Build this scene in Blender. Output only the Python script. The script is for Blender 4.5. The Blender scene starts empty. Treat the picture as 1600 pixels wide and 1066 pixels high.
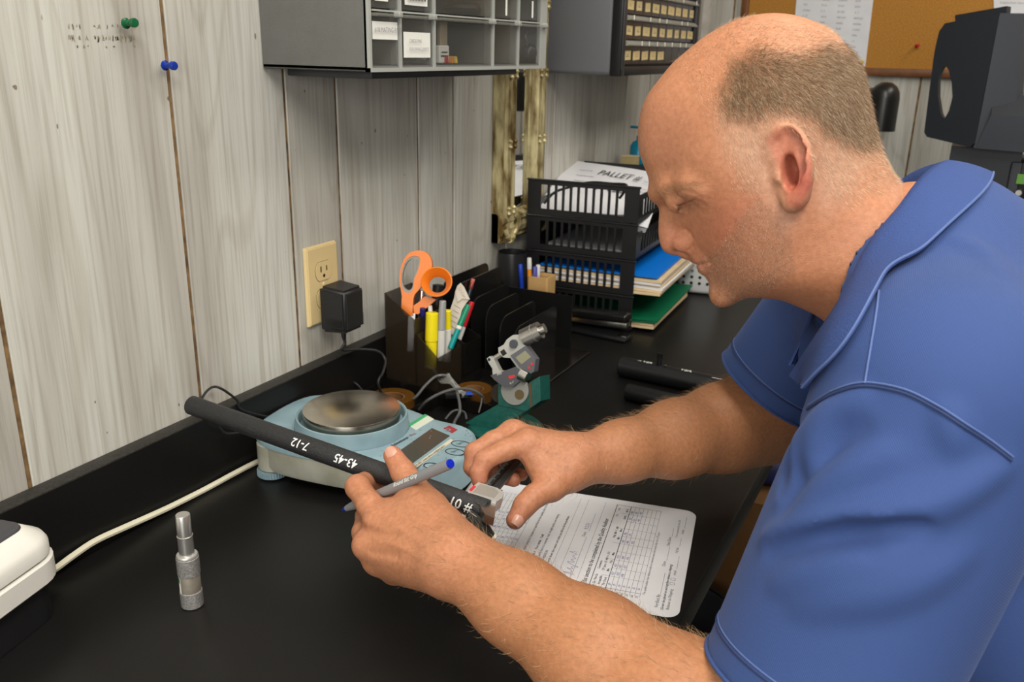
import bpy, bmesh, math, random
import numpy as np
from mathutils import Vector, Matrix
random.seed(7); RNG = np.random.default_rng(11)
SC = bpy.context.scene
COL = SC.collection

# ------------------------------------------------------------------ camera
F = 1363.297                                   # focal length in pixels of a 1600 px wide frame
RX = np.array([0.88851931, 0.16300033, -0.42891063])
RY = np.array([0.45838054, -0.27353968, 0.84561417])
RZ = np.array([0.02051131, -0.94794881, -0.31776146])
ROT = np.stack([RX, RY, RZ], 0)                # world = ROT @ (right, down, forward)
CAM = np.array([0.785, 0.0, 1.26])
cd = bpy.data.cameras.new('camera'); cam = bpy.data.objects.new('camera', cd); COL.objects.link(cam)
m = Matrix.Identity(4)
for i in range(3):
    m[i][0] = ROT[i, 0]; m[i][1] = -ROT[i, 1]; m[i][2] = -ROT[i, 2]; m[i][3] = CAM[i]
cam.matrix_world = m
cd.sensor_width = 36.0; cd.lens = F * 36.0 / 1600.0; cd.clip_start = 0.02
cd.dof.use_dof = True; cd.dof.focus_distance = 0.82; cd.dof.aperture_fstop = 13.0
SC.camera = cam

# ------------------------------------------------------------------ light and exposure
w = bpy.data.worlds.new('world'); SC.world = w; w.use_nodes = True
w.node_tree.nodes['Background'].inputs[0].default_value = (1.0, 0.97, 0.93, 1)
w.node_tree.nodes['Background'].inputs[1].default_value = 0.10
SC.view_settings.view_transform = 'Standard'; SC.view_settings.look = 'None'
SC.view_settings.gamma = 1.0; SC.view_settings.use_curve_mapping = False
SC.view_settings.exposure = 0.0
CEIL = 2.45
LAMPS = [  # centre x, y, size x, size y, watts   (fluorescent troffers of the room's ceiling)
    (1.25, -0.45, 0.60, 1.20, 36.0),
    (0.80, 0.75, 0.60, 1.20, 12.0),
    (1.60, 2.00, 0.60, 1.20, 14.0),
]
FILL_WIN = (0.35, 2.15, 0.95, 2.15)                 # unseen window added behind the viewer for frontal light: x0, x1, z0, z1
wl = bpy.data.lights.new('added_front_light', 'AREA'); wl.shape = 'RECTANGLE'; wl.size = FILL_WIN[1] - FILL_WIN[0] - .1; wl.size_y = FILL_WIN[3] - FILL_WIN[2] - .1
wl.energy = 40.0; wl.color = (1.0, 0.985, 0.95)  # area lamp added to brighten the sides turned towards the viewer
wlo = bpy.data.objects.new('added_front_light', wl); COL.objects.link(wlo); wlo.location = ((FILL_WIN[0] + FILL_WIN[1]) / 2, -1.93, (FILL_WIN[2] + FILL_WIN[3]) / 2); wlo.rotation_euler = (math.radians(90), 0, 0)
for lx, ly, sx, sy, wt in LAMPS:
    ld = bpy.data.lights.new('troffer_light', 'AREA'); ld.shape = 'RECTANGLE'; ld.size = sx - .06; ld.size_y = sy - .06
    ld.energy = wt; ld.color = (1.0, 0.95, 0.87)
    lo = bpy.data.objects.new('troffer_light', ld); COL.objects.link(lo); lo.location = (lx, ly, CEIL - 0.03)

# ------------------------------------------------------------------ helpers: pixels to points
def ray(px, py): return ROT @ np.array([px - 800.0, py - 533.0, F])
def PX(px, py, x=None, y=None, z=None, d=None):
    r = ray(px, py)
    if d is not None: t = d / F
    elif x is not None: t = (x - CAM[0]) / r[0]
    elif y is not None: t = (y - CAM[1]) / r[1]
    else: t = (z - CAM[2]) / r[2]
    return CAM + t * r
def V(p): return np.array(p, float)
def nrm(v): v = V(v); return v / (np.linalg.norm(v) + 1e-12)
def frame(o, xd=None, zd=(0, 0, 1), yd=None):
    """4x4: origin o, local x towards xd, local z as near zd as it can be"""
    z = nrm(zd)
    if xd is not None:
        x = nrm(xd); y = nrm(np.cross(z, x)); z = np.cross(x, y)
    else:
        y = nrm(yd); x = nrm(np.cross(y, z)); z = np.cross(x, y)
    M = np.eye(4); M[:3, 0] = x; M[:3, 1] = y; M[:3, 2] = z; M[:3, 3] = V(o); return M
def frame_z(o, zd, xd=(1, 0, 0)):
    """4x4: origin o, local z exactly zd"""
    z = nrm(zd); x = V(xd) - z * np.dot(xd, z)
    if np.linalg.norm(x) < 1e-3: x = V((0, 1, 0)) - z * z[1]
    x = nrm(x); y = np.cross(z, x)
    M = np.eye(4); M[:3, 0] = x; M[:3, 1] = y; M[:3, 2] = z; M[:3, 3] = V(o); return M
def T(x, y, z): M = np.eye(4); M[:3, 3] = (x, y, z); return M
def RZm(a): c, s = math.cos(a), math.sin(a); M = np.eye(4); M[0, 0] = c; M[0, 1] = -s; M[1, 0] = s; M[1, 1] = c; return M
def xf(M, p): p = np.atleast_2d(V(p)); return p @ M[:3, :3].T + M[:3, 3]

# ------------------------------------------------------------------ helpers: materials
MATS = {}
def mat(name, col, rough=.5, metal=0., noise=None, bump=None, alpha=1., emit=None, spec=.5, coat=0., sss=0., trans=0., stretch=None, attr=False, ior=1.45, anis=None):
    """noise=(scale, amount, colour2) varies the colour; bump=(scale, strength) fine relief"""
    if name in MATS: return MATS[name]
    mt = bpy.data.materials.new(name); mt.use_nodes = True; nt = mt.node_tree; b = nt.nodes['Principled BSDF']
    b.inputs['Base Color'].default_value = (*col, 1); b.inputs['Roughness'].default_value = rough
    b.inputs['Metallic'].default_value = metal; b.inputs['Specular IOR Level'].default_value = spec
    b.inputs['Alpha'].default_value = alpha; b.inputs['Coat Weight'].default_value = coat; b.inputs['IOR'].default_value = ior
    b.inputs['Transmission Weight'].default_value = trans
    if sss: b.inputs['Subsurface Weight'].default_value = sss; b.inputs['Subsurface Radius'].default_value = (.9, .35, .2); b.inputs['Subsurface Scale'].default_value = .004
    if emit: b.inputs['Emission Color'].default_value = (*emit[0], 1); b.inputs['Emission Strength'].default_value = emit[1]
    tc = nt.nodes.new('ShaderNodeTexCoord'); mp = nt.nodes.new('ShaderNodeMapping')
    nt.links.new(tc.outputs['Object'], mp.inputs['Vector'])
    if stretch: mp.inputs['Scale'].default_value = stretch
    colsock = None
    if attr:
        at = nt.nodes.new('ShaderNodeAttribute'); at.attribute_name = 'Col'; colsock = at.outputs['Color']
    if noise:
        n = nt.nodes.new('ShaderNodeTexNoise'); n.inputs['Scale'].default_value = noise[0]; n.inputs['Detail'].default_value = 5
        nt.links.new(mp.outputs[0], n.inputs['Vector'])
        r = nt.nodes.new('ShaderNodeValToRGB'); r.color_ramp.elements[0].position = .5 - .5 / (1 + 4 * noise[1]); r.color_ramp.elements[1].position = .5 + .5 / (1 + 4 * noise[1])
        nt.links.new(n.outputs['Fac'], r.inputs[0])
        mx = nt.nodes.new('ShaderNodeMix'); mx.data_type = 'RGBA'
        if attr: mx.blend_type = 'MULTIPLY'; mx.inputs['Factor'].default_value = 1; nt.links.new(colsock, mx.inputs['A']); r.color_ramp.elements[0].color = (*noise[2], 1); r.color_ramp.elements[1].color = (1.08, 1.06, 1.05, 1); nt.links.new(r.outputs[0], mx.inputs['B'])
        else: mx.inputs['A'].default_value = (*col, 1); mx.inputs['B'].default_value = (*noise[2], 1); nt.links.new(r.outputs[0], mx.inputs['Factor'])
        colsock = mx.outputs['Result']
    if colsock is not None: nt.links.new(colsock, b.inputs['Base Color'])
    if bump:
        n2 = nt.nodes.new('ShaderNodeTexNoise'); n2.inputs['Scale'].default_value = bump[0]; n2.inputs['Detail'].default_value = 4
        nt.links.new(mp.outputs[0], n2.inputs['Vector'])
        bp = nt.nodes.new('ShaderNodeBump'); bp.inputs['Strength'].default_value = bump[1]; bp.inputs['Distance'].default_value = .002
        nt.links.new(n2.outputs['Fac'], bp.inputs['Height']); nt.links.new(bp.outputs[0], b.inputs['Normal'])
    MATS[name] = mt; return mt

def wood_wall_material():
    mt = bpy.data.materials.new('whitewashed_panel'); mt.use_nodes = True; nt = mt.node_tree; b = nt.nodes['Principled BSDF']; L = nt.links.new
    N = nt.nodes.new
    tc = N('ShaderNodeTexCoord'); oi = N('ShaderNodeObjectInfo')
    ofs = N('ShaderNodeCombineXYZ'); mul = N('ShaderNodeMath'); mul.operation = 'MULTIPLY'; mul.inputs[1].default_value = 37.0
    L(oi.outputs['Random'], mul.inputs[0]); L(mul.outputs[0], ofs.inputs[0]); L(mul.outputs[0], ofs.inputs[2])
    add = N('ShaderNodeVectorMath'); add.operation = 'ADD'; L(tc.outputs['Object'], add.inputs[0]); L(ofs.outputs[0], add.inputs[1])
    def noise(sx, sy, sz, detail, dist=0., rough=.5):
        mp = N('ShaderNodeMapping'); mp.inputs['Scale'].default_value = (sx, sy, sz); L(add.outputs[0], mp.inputs[0])
        n = N('ShaderNodeTexNoise'); n.inputs['Scale'].default_value = 1; n.inputs['Detail'].default_value = detail; n.inputs['Distortion'].default_value = dist; n.inputs['Roughness'].default_value = rough
        L(mp.outputs[0], n.inputs['Vector']); return n.outputs['Fac']
    def ramp(s, stops):
        r = N('ShaderNodeValToRGB'); e = r.color_ramp.elements
        e[0].position, e[0].color = stops[0][0], (*stops[0][1], 1); e[1].position, e[1].color = stops[-1][0], (*stops[-1][1], 1)
        for p, c in stops[1:-1]: q = e.new(p); q.color = (*c, 1)
        L(s, r.inputs[0]); return r.outputs[0]
    broad = noise(9, 9, .9, 3, .6)
    bands = ramp(broad, [(.30, (.40, .378, .335)), (.42, (.495, .48, .43)), (.55, (.575, .568, .515)), (.75, (.635, .632, .585))])
    # flame figure: long nested arches
    warp = noise(5, 5, .8, 2, .2)
    wv = N('ShaderNodeMath'); wv.operation = 'MULTIPLY'; wv.inputs[1].default_value = 95.0; L(warp, wv.inputs[0])
    sn = N('ShaderNodeMath'); sn.operation = 'SINE'; L(wv.outputs[0], sn.inputs[0])
    arch = ramp(sn.outputs[0], [(.0, (1, 1, 1)), (.75, (.98, .975, .97)), (1., (.86, .84, .81))])
    m1 = N('ShaderNodeMix'); m1.data_type = 'RGBA'; m1.blend_type = 'MULTIPLY'; m1.inputs['Factor'].default_value = .8; L(bands, m1.inputs['A']); L(arch, m1.inputs['B'])
    fine = noise(190, 190, 5, 3, 0, .6)
    fr = ramp(fine, [(.34, (.76, .74, .71)), (.52, (1, 1, 1)), (.7, (1.06, 1.06, 1.06))])
    m2 = N('ShaderNodeMix'); m2.data_type = 'RGBA'; m2.blend_type = 'MULTIPLY'; m2.inputs['Factor'].default_value = .75; L(m1.outputs['Result'], m2.inputs['A']); L(fr, m2.inputs['B'])
    spk = noise(120, 120, 70, 0); sp = ramp(spk, [(.12, (.25, .18, .12)), (.135, (1, 1, 1))])
    m3 = N('ShaderNodeMix'); m3.data_type = 'RGBA'; m3.blend_type = 'MULTIPLY'; m3.inputs['Factor'].default_value = .8; L(m2.outputs['Result'], m3.inputs['A']); L(sp, m3.inputs['B'])
    L(m3.outputs['Result'], b.inputs['Base Color']); b.inputs['Roughness'].default_value = .55; b.inputs['Specular IOR Level'].default_value = .3
    bp = N('ShaderNodeBump'); bp.inputs['Strength'].default_value = .25; bp.inputs['Distance'].default_value = .001; L(fine, bp.inputs['Height']); L(bp.outputs[0], b.inputs['Normal'])
    return mt

# ------------------------------------------------------------------ helpers: meshes
class MB:
    def __init__(s): s.v = []; s.f = []; s.n = 0
    def add(s, verts, faces, M=None):
        verts = np.asarray(verts, float)
        if M is not None: verts = xf(M, verts)
        s.v.append(verts); s.f += [tuple(i + s.n for i in f) for f in faces]; s.n += len(verts); return s
    def box(s, c, d, M=None):
        x, y, z = [k / 2 for k in d]; c = V(c)
        v = [c + (sx * x, sy * y, sz * z) for sx in (-1, 1) for sy in (-1, 1) for sz in (-1, 1)]
        return s.add(v, [(0, 1, 3, 2), (4, 6, 7, 5), (0, 4, 5, 1), (2, 3, 7, 6), (0, 2, 6, 4), (1, 5, 7, 3)], M)
    def b2(s, lo, hi, M=None): lo, hi = V(lo), V(hi); return s.box((lo + hi) / 2, hi - lo, M)
    def rbox(s, c, d, r, M=None, seg=2):
        bm = bmesh.new(); bmesh.ops.create_cube(bm, size=1.0)
        for v in bm.verts: v.co = Vector((v.co.x * d[0], v.co.y * d[1], v.co.z * d[2])) + Vector(c)
        bmesh.ops.bevel(bm, geom=bm.edges[:], offset=r, segments=seg, affect='EDGES', profile=.5)
        return s.bm(bm, M)
    def bm(s, bm, M=None):
        bm.verts.index_update(); v = [tuple(q.co) for q in bm.verts]; f = [[q.index for q in p.verts] for p in bm.faces]; bm.free(); return s.add(v, f, M)
    def tube(s, path, r, n=10, M=None, cap=True, flat=1.0):
        P = np.asarray(path, float); k = len(P); rr = np.full(k, r, float) if np.isscalar(r) else np.asarray(r, float)
        tg = np.gradient(P, axis=0); tg /= np.linalg.norm(tg, axis=1)[:, None] + 1e-12
        up = V((0, 0, 1)) if abs(tg[0][2]) < .9 else V((1, 0, 0)); vs = []
        x = nrm(np.cross(up, tg[0]))
        for i in range(k):
            x = nrm(x - tg[i] * np.dot(x, tg[i])); y = np.cross(tg[i], x)
            a = np.linspace(0, 2 * np.pi, n, endpoint=False)
            vs.append(P[i] + rr[i] * (np.cos(a)[:, None] * x + flat * np.sin(a)[:, None] * y))
        f = [(i * n + j, i * n + (j + 1) % n, (i + 1) * n + (j + 1) % n, (i + 1) * n + j) for i in range(k - 1) for j in range(n)]
        if cap: f += [tuple(range(n - 1, -1, -1)), tuple((k - 1) * n + j for j in range(n))]
        return s.add(np.concatenate(vs), f, M)
    def cyl(s, a, b, r, r2=None, n=24, M=None): return s.tube([a, b], [r, r if r2 is None else r2], n, M)
    def lathe(s, prof, n=32, M=None, cap=True):
        vs = []; k = len(prof)
        for r, z in prof:
            a = np.linspace(0, 2 * np.pi, n, endpoint=False); vs.append(np.stack([r * np.cos(a), r * np.sin(a), np.full(n, z)], 1))
        f = [(i * n + j, i * n + (j + 1) % n, (i + 1) * n + (j + 1) % n, (i + 1) * n + j) for i in range(k - 1) for j in range(n)]
        if cap: f += [tuple(range(n - 1, -1, -1)), tuple((k - 1) * n + j for j in range(n))]
        return s.add(np.concatenate(vs), f, M)
    def prism(s, poly, z0, z1, M=None):
        n = len(poly); v = [(x, y, z0) for x, y in poly] + [(x, y, z1) for x, y in poly]
        f = [tuple(range(n - 1, -1, -1)), tuple(range(n, 2 * n))] + [(i, (i + 1) % n, n + (i + 1) % n, n + i) for i in range(n)]
        return s.add(v, f, M)
    def ring(s, outer, inner, z0, z1, M=None):
        """plate with a hole: outer and inner outlines with the same number of points"""
        n = len(outer); v = [(*p, z0) for p in outer] + [(*p, z0) for p in inner] + [(*p, z1) for p in outer] + [(*p, z1) for p in inner]; f = []
        for i in range(n):
            j = (i + 1) % n
            f += [(j, i, n + i, n + j), (2 * n + i, 2 * n + j, 3 * n + j, 3 * n + i), (i, j, 2 * n + j, 2 * n + i), (n + j, n + i, 3 * n + i, 3 * n + j)]
        return s.add(v, f, M)
    def sphere(s, c, r, n=16, M=None, sc=(1, 1, 1)):
        bm = bmesh.new(); bmesh.ops.create_uvsphere(bm, u_segments=n, v_segments=max(6, n // 2), radius=1)
        for v in bm.verts: v.co = Vector((v.co.x * r * sc[0] + c[0], v.co.y * r * sc[1] + c[1], v.co.z * r * sc[2] + c[2]))
        return s.bm(bm, M)
    def text(s, string, size, M, align='LEFT', depth=0.0, sx=1.0, shear=0.0, thick=0.0, spacing=1.0):
        cu = bpy.data.curves.new('t', 'FONT'); cu.body = string; cu.size = size; cu.align_x = align; cu.extrude = depth; cu.shear = shear; cu.offset = thick; cu.space_character = spacing
        cu.resolution_u = 2
        o = bpy.data.objects.new('t', cu); me = o.to_mesh()
        v = np.array([tuple(q.co) for q in me.vertices]); f = [tuple(p.vertices) for p in me.polygons]
        o.to_mesh_clear(); bpy.data.objects.remove(o); bpy.data.curves.remove(cu)
        if len(v): v[:, 0] *= sx; s.add(v, f, M)
        return s
    def strokes(s, lines, wd, M, z=0.0):
        """pen strokes on a plane: each polyline a flat ribbon"""
        for P in lines:
            P = [V(p) for p in P]
            for a, b in zip(P[:-1], P[1:]):
                t = b - a; L_ = np.linalg.norm(t)
                if L_ < 1e-9: continue
                t = t / L_; q = V((-t[1], t[0])) * wd / 2; a2 = a - t * wd * .3; b2 = b + t * wd * .3
                s.add([(*(a2 + q), z), (*(a2 - q), z), (*(b2 - q), z), (*(b2 + q), z)], [(0, 1, 2, 3)], M)
        return s
    def mesh(s, name, smooth=True, angle=35):
        me = bpy.data.meshes.new(name)
        me.from_pydata([tuple(p) for p in np.concatenate(s.v)], [], s.f); me.update()
        if smooth:
            for p in me.polygons: p.use_smooth = True
            me.set_sharp_from_angle(angle=math.radians(angle))
        return me

def tag(o, label=None, cat=None, group=None, kind=None):
    if label: o['label'] = label
    if cat: o['category'] = cat
    if group: o['group'] = group
    if kind: o['kind'] = kind
    return o
def link(name, data, parent=None, M=None):
    o = bpy.data.objects.new(name, data); COL.objects.link(o)
    if parent is not None: o.parent = parent
    if M is not None: o.matrix_local = Matrix([list(r) for r in M])
    return o
def obj(name, mb, m, parent=None, M=None, smooth=True, angle=35, **t):
    me = mb.mesh(name, smooth, angle) if isinstance(mb, MB) else mb
    if m is not None and not me.materials: me.materials.append(m)
    return tag(link(name, me, parent, M), **t)
def thing(name, label, cat, M=None, group=None, kind=None):
    return tag(link(name, None, None, M if M is not None else np.eye(4)), label, cat, group, kind)
def smooth_path(pts, n=12, closed=False):
    """Catmull-Rom through the points"""
    P = [V(p) for p in pts]; out = []
    P = [P[-1]] + P + [P[0], P[1]] if closed else [2 * P[0] - P[1]] + P + [2 * P[-1] - P[-2]]
    for i in range(1, len(P) - 2):
        for t in np.linspace(0, 1, n, endpoint=False):
            a, b, c, d = P[i - 1], P[i], P[i + 1], P[i + 2]
            out.append(.5 * (2 * b + (c - a) * t + (2 * a - 5 * b + 4 * c - d) * t * t + (-a + 3 * b - 3 * c + d) * t ** 3))
    if not closed: out.append(P[-2])
    return np.array(out)
def rrect(w, h, r, n=5, cx=0, cy=0):
    out = []
    for sx, sy, a0 in ((1, 1, 0), (-1, 1, 90), (-1, -1, 180), (1, -1, 270)):
        for k in range(n + 1):
            a = math.radians(a0 + 90 * k / n); out.append((cx + sx * (w / 2 - r) + r * math.cos(a), cy + sy * (h / 2 - r) + r * math.sin(a)))
    return out
def ell(rx, ry, n=32, cx=0, cy=0): return [(cx + rx * math.cos(a), cy + ry * math.sin(a)) for a in np.linspace(0, 2 * math.pi, n, endpoint=False)]
# ------------------------------------------------------------------ shared materials
DESK = 0.74
WOOD = wood_wall_material()
m_groove = mat('groove_tan', (.27, .165, .07), .7, noise=(60, .6, (.10, .055, .025)))
m_lam = mat('black_laminate', (.0062, .0058, .0054), .36, spec=.30, noise=(900, .5, (.0095, .009, .0085)))
m_lamedge = mat('greyer_black_edge', (.034, .032, .028), .45, spec=.3, noise=(300, .6, (.018, .017, .015)))  # lighter than the laminate; backsplash body and top
m_white = mat('white_plastic', (.72, .70, .64), .38)
m_paper = mat('white_paper', (.78, .78, .80), .7, noise=(18, .4, (.70, .70, .73)))
m_ink = mat('black_ink', (.015, .015, .018), .7)
m_grayink = mat('grey_print', (.22, .22, .25), .7)
m_blueink = mat('blue_ink', (.08, .09, .30), .7)
m_steel = mat('brushed_steel', (.56, .54, .50), .30, 1.0, noise=(40, .5, (.42, .40, .36)))
m_chrome = mat('chrome', (.75, .74, .72), .14, 1.0)
m_blackpl = mat('black_plastic', (.010, .010, .011), .36)
m_blackrub = mat('black_rubber_cord', (.012, .012, .012), .5)
m_dkpl = mat('dark_grey_plastic', (.035, .036, .042), .42)
m_pencil = mat('tan_print', (.55, .40, .2), .6)

# ------------------------------------------------------------------ room shell
ROOM_X, ROOM_Y0, ROOM_Y1 = 3.4, -1.9, 2.8
mb = MB().b2((0, ROOM_Y0, -.1), (ROOM_X, ROOM_Y1, 0))
obj('floor', mb, mat('grey_vinyl_floor', (.16, .15, .135), .5, noise=(12, .5, (.10, .095, .085))), kind='structure')
obj('ceiling', MB().b2((-.1, ROOM_Y0, CEIL), (ROOM_X, ROOM_Y1 + .1, CEIL + .08)), mat('ceiling_white', (.72, .71, .68), .8, bump=(300, .2)), kind='structure')
def paneling(name, along, u0, u1, cuts, z0, z1):
    """backing sheet with a plank per groove-to-groove strip; the joints are 5 mm wide and 2 mm deep"""
    bk = MB()
    if along == 'y': bk.b2((-.10, u0, z0), (-.0022, u1, z1))
    else: bk.b2((u0, ROOM_Y1 + .0022, z0), (u1, ROOM_Y1 + .10, z1))
    wall = obj(name, bk, m_groove, smooth=False, kind='structure')
    e = [u0] + cuts + [u1]; g = .0027
    for a, b in zip(e[:-1], e[1:]):
        wd = b - a - 2 * g; ch = .0007
        pr = [(-wd / 2, -.0022), (wd / 2, -.0022), (wd / 2, -ch), (wd / 2 - ch, 0), (-wd / 2 + ch, 0), (-wd / 2, -ch)]
        q = MB()
        if along == 'y': q.prism(pr, z0, z1, np.array([[0, 1, 0, 0], [1, 0, 0, 0], [0, 0, 1, 0], [0, 0, 0, 1.]]))
        else: q.prism([(x, -y) for x, y in pr], z0, z1)
        obj('plank', q, WOOD, wall, T(0, (a + b) / 2, 0) if along == 'y' else T((a + b) / 2, ROOM_Y1, 0), smooth=False)
    return wall
cuts = [-1.6, -1.3, -1.1, -.8, -.62, -.38, -.2, .02, .17, .34, .482, .71, .893, .996, 1.2, 1.31, 1.51, 1.72, 1.96, 2.15, 2.33, 2.44, 2.62]
wall_left = paneling('wall_left', 'y', ROOM_Y0, ROOM_Y1, cuts, 0, CEIL)
cuts = [.09, .30, .44, .635, .83, .95, 1.2, 1.4, 1.6, 1.85, 2.0, 2.3, 2.5, 2.7, 2.95, 3.15]
wall_back = paneling('wall_back', 'x', 0, ROOM_X, cuts, 0, CEIL)
obj('trim_1', MB().prism([(0, 0), (.022, 0), (.018, -.012), (.012, -.018), (0, -.022)], 0, CEIL, T(.0005, ROOM_Y1 - .0005, 0)), mat('corner_trim', (.55, .52, .46), .5, noise=(30, .5, (.42, .38, .32))), smooth=False, kind='structure')

# ceiling light fixtures
for lx, ly, sx, sy, wt in LAMPS:
    t = thing('ceiling_light', 'recessed fluorescent ceiling panel ' + {LAMPS[0]: 'nearest the room entrance', LAMPS[1]: 'over the black counter', LAMPS[2]: 'beside the panelled back wall'}[(lx, ly, sx, sy, wt)], 'ceiling light', T(lx, ly, CEIL), group='ceiling panels')
    obj('frame', MB().ring(rrect(sx, sy, .01), rrect(sx - .05, sy - .05, .006), -.012, .0), m_white, t)
    obj('diffuser', MB().b2((-sx / 2 + .026, -sy / 2 + .026, -.008), (sx / 2 - .026, sy / 2 - .026, -.003)), mat('diffuser', (.9, .9, .86), .4, emit=((1, .95, .88), 1.5)), t)

# the wall behind the viewer with a window added for the frontal light
wr = MB(); y0_, y1_ = ROOM_Y0 - .1, ROOM_Y0
for a, b in (((0, y0_, 0), (FILL_WIN[0], y1_, CEIL)), ((FILL_WIN[1], y0_, 0), (ROOM_X, y1_, CEIL)), ((FILL_WIN[0], y0_, 0), (FILL_WIN[1], y1_, FILL_WIN[2])), ((FILL_WIN[0], y0_, FILL_WIN[3]), (FILL_WIN[1], y1_, CEIL))): wr.b2(a, b)
obj('wall_rear', wr, mat('painted_wall', (.58, .57, .53), .8, bump=(200, .1)), smooth=False, kind='structure')
wn = link('added_window_1', None, None, T((FILL_WIN[0] + FILL_WIN[1]) / 2, ROOM_Y0 - .05, (FILL_WIN[2] + FILL_WIN[3]) / 2)); wn['kind'] = 'structure'  # made-up window built around the added frontal lamp
ww, wh = FILL_WIN[1] - FILL_WIN[0], FILL_WIN[3] - FILL_WIN[2]
for c_, d_ in (((0, 0, wh / 2 - .03), (ww, .07, .06)), ((0, 0, -wh / 2 + .03), (ww, .07, .06)), ((-ww / 2 + .03, 0, 0), (.06, .07, wh - .12)), ((ww / 2 - .03, 0, 0), (.06, .07, wh - .12)), ((0, 0, 0), (.05, .06, wh - .12))): obj('added_window_frame', MB().rbox(c_, d_, .004), m_white, wn)
obj('added_window_sill', MB().rbox((0, .07, -wh / 2 - .012), (ww + .1, .14, .024), .005), m_white, wn)

# residue of an old sticker on the plank, and nail holes
def on_wall(px, py, x=.0004): return PX(px, py, x=x)
q = MB()
for row, (y0, y1, n, dens) in enumerate(((37, 47, 26, .5), (55, 66, 34, .75), (71, 75, 22, .4))):
    for i in range(n):
        if random.random() > dens: continue
        px = 107 + 104 * (i + random.random()) / n; h = random.uniform(.4, 1)
        for k in range(2):
            a = on_wall(px + random.uniform(-1, 1), y0 + (y1 - y0) * random.uniform(0, .4)); b = on_wall(px + random.uniform(-2, 2.5), y0 + (y1 - y0) * h)
            wy = random.uniform(.0005, .0014)
            q.add([a, b, b + (0, wy, 0), a + (0, wy, .0006)], [(0, 1, 2, 3)])
obj('sticker_residue', q, mat('residue_brown', (.33, .29, .20), .8), wall_left, label='brownish flaked glue left by a removed sticker', kind='stuff')

# ------------------------------------------------------------------ counter with backsplash
desk = thing('counter', 'long black laminate counter with low backsplash along the panelled wall', 'counter', T(0, 0, 0))
obj('worktop', MB().rbox((.3065, 1.2, DESK - .019), (.611, 3.19, .038), .004), m_lam, desk)
obj('return_worktop', MB().rbox((1.2, 2.42, DESK - .019), (1.17, .75, .038), .004), m_lam, desk)
obj('backsplash', MB().rbox((.0115, 1.2, DESK + .0455), (.021, 3.19, .091), .0015), m_lamedge, desk)
obj('backsplash_face', MB().b2((.0222, -.39, DESK + .0005), (.0228, 2.79, DESK + .0895)), m_lam, desk, smooth=False)
obj('back_splash_return', MB().rbox((.91, 2.7885, DESK + .0455), (1.77, .021, .091), .0015), m_lamedge, desk)
for y in (-.36, .3, 1.98, 2.6): obj('support_panel', MB().b2((.03, y, .001), (.56, y + .02, DESK - .039)), m_dkpl, desk, smooth=False)
obj('support_panel', MB().b2((1.74, 2.1, .001), (1.76, 2.78, DESK - .039)), m_dkpl, desk, smooth=False)

# carton and a dark bin under the counter
M = frame((.44, 1.70, 0), (1, .06, 0))
t = thing('carton', 'brown cardboard carton on the floor under the counter edge', 'box', M)
m_card = mat('cardboard', (.20, .095, .028), .8, noise=(25, .4, (.16, .072, .02)))
obj('body', MB().b2((-.17, -.22, .001), (.17, .22, .47)), m_card, t, smooth=False)
for sx in (-1, 1): obj('flap', MB().b2((min(.003 * sx, .17 * sx), -.22, .4705), (max(.003 * sx, .17 * sx), .22, .474)), m_card, t, smooth=False)
obj('packing_tape', MB().b2((-.025, -.2205, .33), (.025, .2205, .4752)), mat('packing_tape', (.42, .28, .12), .3), t, smooth=False)
M = frame((.50, 1.66, .476), (1, .2, 0))
t = thing('parts_pouch', 'dark blue parts pouch lying on the carton under the counter', 'pouch', M)
obj('body', MB().rbox((0, 0, .03), (.2, .24, .058), .02, seg=3), mat('navy_pouch', (.012, .018, .09), .5, bump=(60, .4)), t)
obj('tab', MB().rbox((.08, -.06, .0595), (.03, .05, .004), .0015), mat('teal_tab', (.01, .10, .16), .4), t)

t = thing('waste_bin', 'black waste bin on the floor under the counter', 'bin', T(.44, 1.30, 0))
obj('wall', MB().lathe([(.105, .001), (.135, .30), (.140, .305), (.132, .306), (.128, .30), (.100, .006), (.001, .006)], 36, cap=False), m_dkpl, t); obj('rim', MB().lathe([(.132, .298), (.142, .300), (.143, .308), (.134, .309)], 36, cap=False), m_blackpl, t)
# ------------------------------------------------------------------ a working plane in the room that faces the viewer's side
class Plane:
    def __init__(s, o, n, up=(0, 0, 1)):
        s.M = frame_z(o, n, np.cross(up, n)); s.Mi = np.linalg.inv(s.M); s.o = V(o); s.n = s.M[:3, 2]
    def w(s, px, py):
        r = ray(px, py); t = np.dot(s.o - CAM, s.n) / np.dot(r, s.n); return CAM + t * r
    def l(s, px, py): return tuple(xf(s.Mi, s.w(px, py))[0][:2])
    def poly(s, pts, zoom=None):
        if zoom: ox, oy, k = zoom; pts = [(ox + x / k, oy + y / k) for x, y in pts]
        return [s.l(*p) for p in pts]

# ------------------------------------------------------------------ push pins on the left wall
def push_pin(p, axis, m, label, k=1.0):
    M = frame_z(p, axis)
    t = thing('push_pin', label, 'push pin', M)
    obj('head', MB().lathe([(.001, .006), (.0052, .006), (.0054, .0072), (.0034, .0082), (.0028, .013), (.0030, .0145), (.0044, .0165), (.0046, .0205), (.0040, .0215), (.001, .0218)], 20, M=np.diag([k, k, k, 1.])), m, t)
    obj('needle', MB().cyl((0, 0, -.004), (0, 0, .0065), .0005, n=8, M=np.diag([k, k, k, 1.])), m_chrome, t)
push_pin(PX(190, 37, x=.0005), (1, -.05, .05), mat('green_pin', (.004, .10, .035), .25), 'small green push pin in the panelled wall above brown residue')
push_pin(PX(251, 102, x=.0005), (1, 0, 0), mat('blue_pin', (.005, .03, .28), .25), 'small blue push pin beside a tan panel groove')

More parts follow.
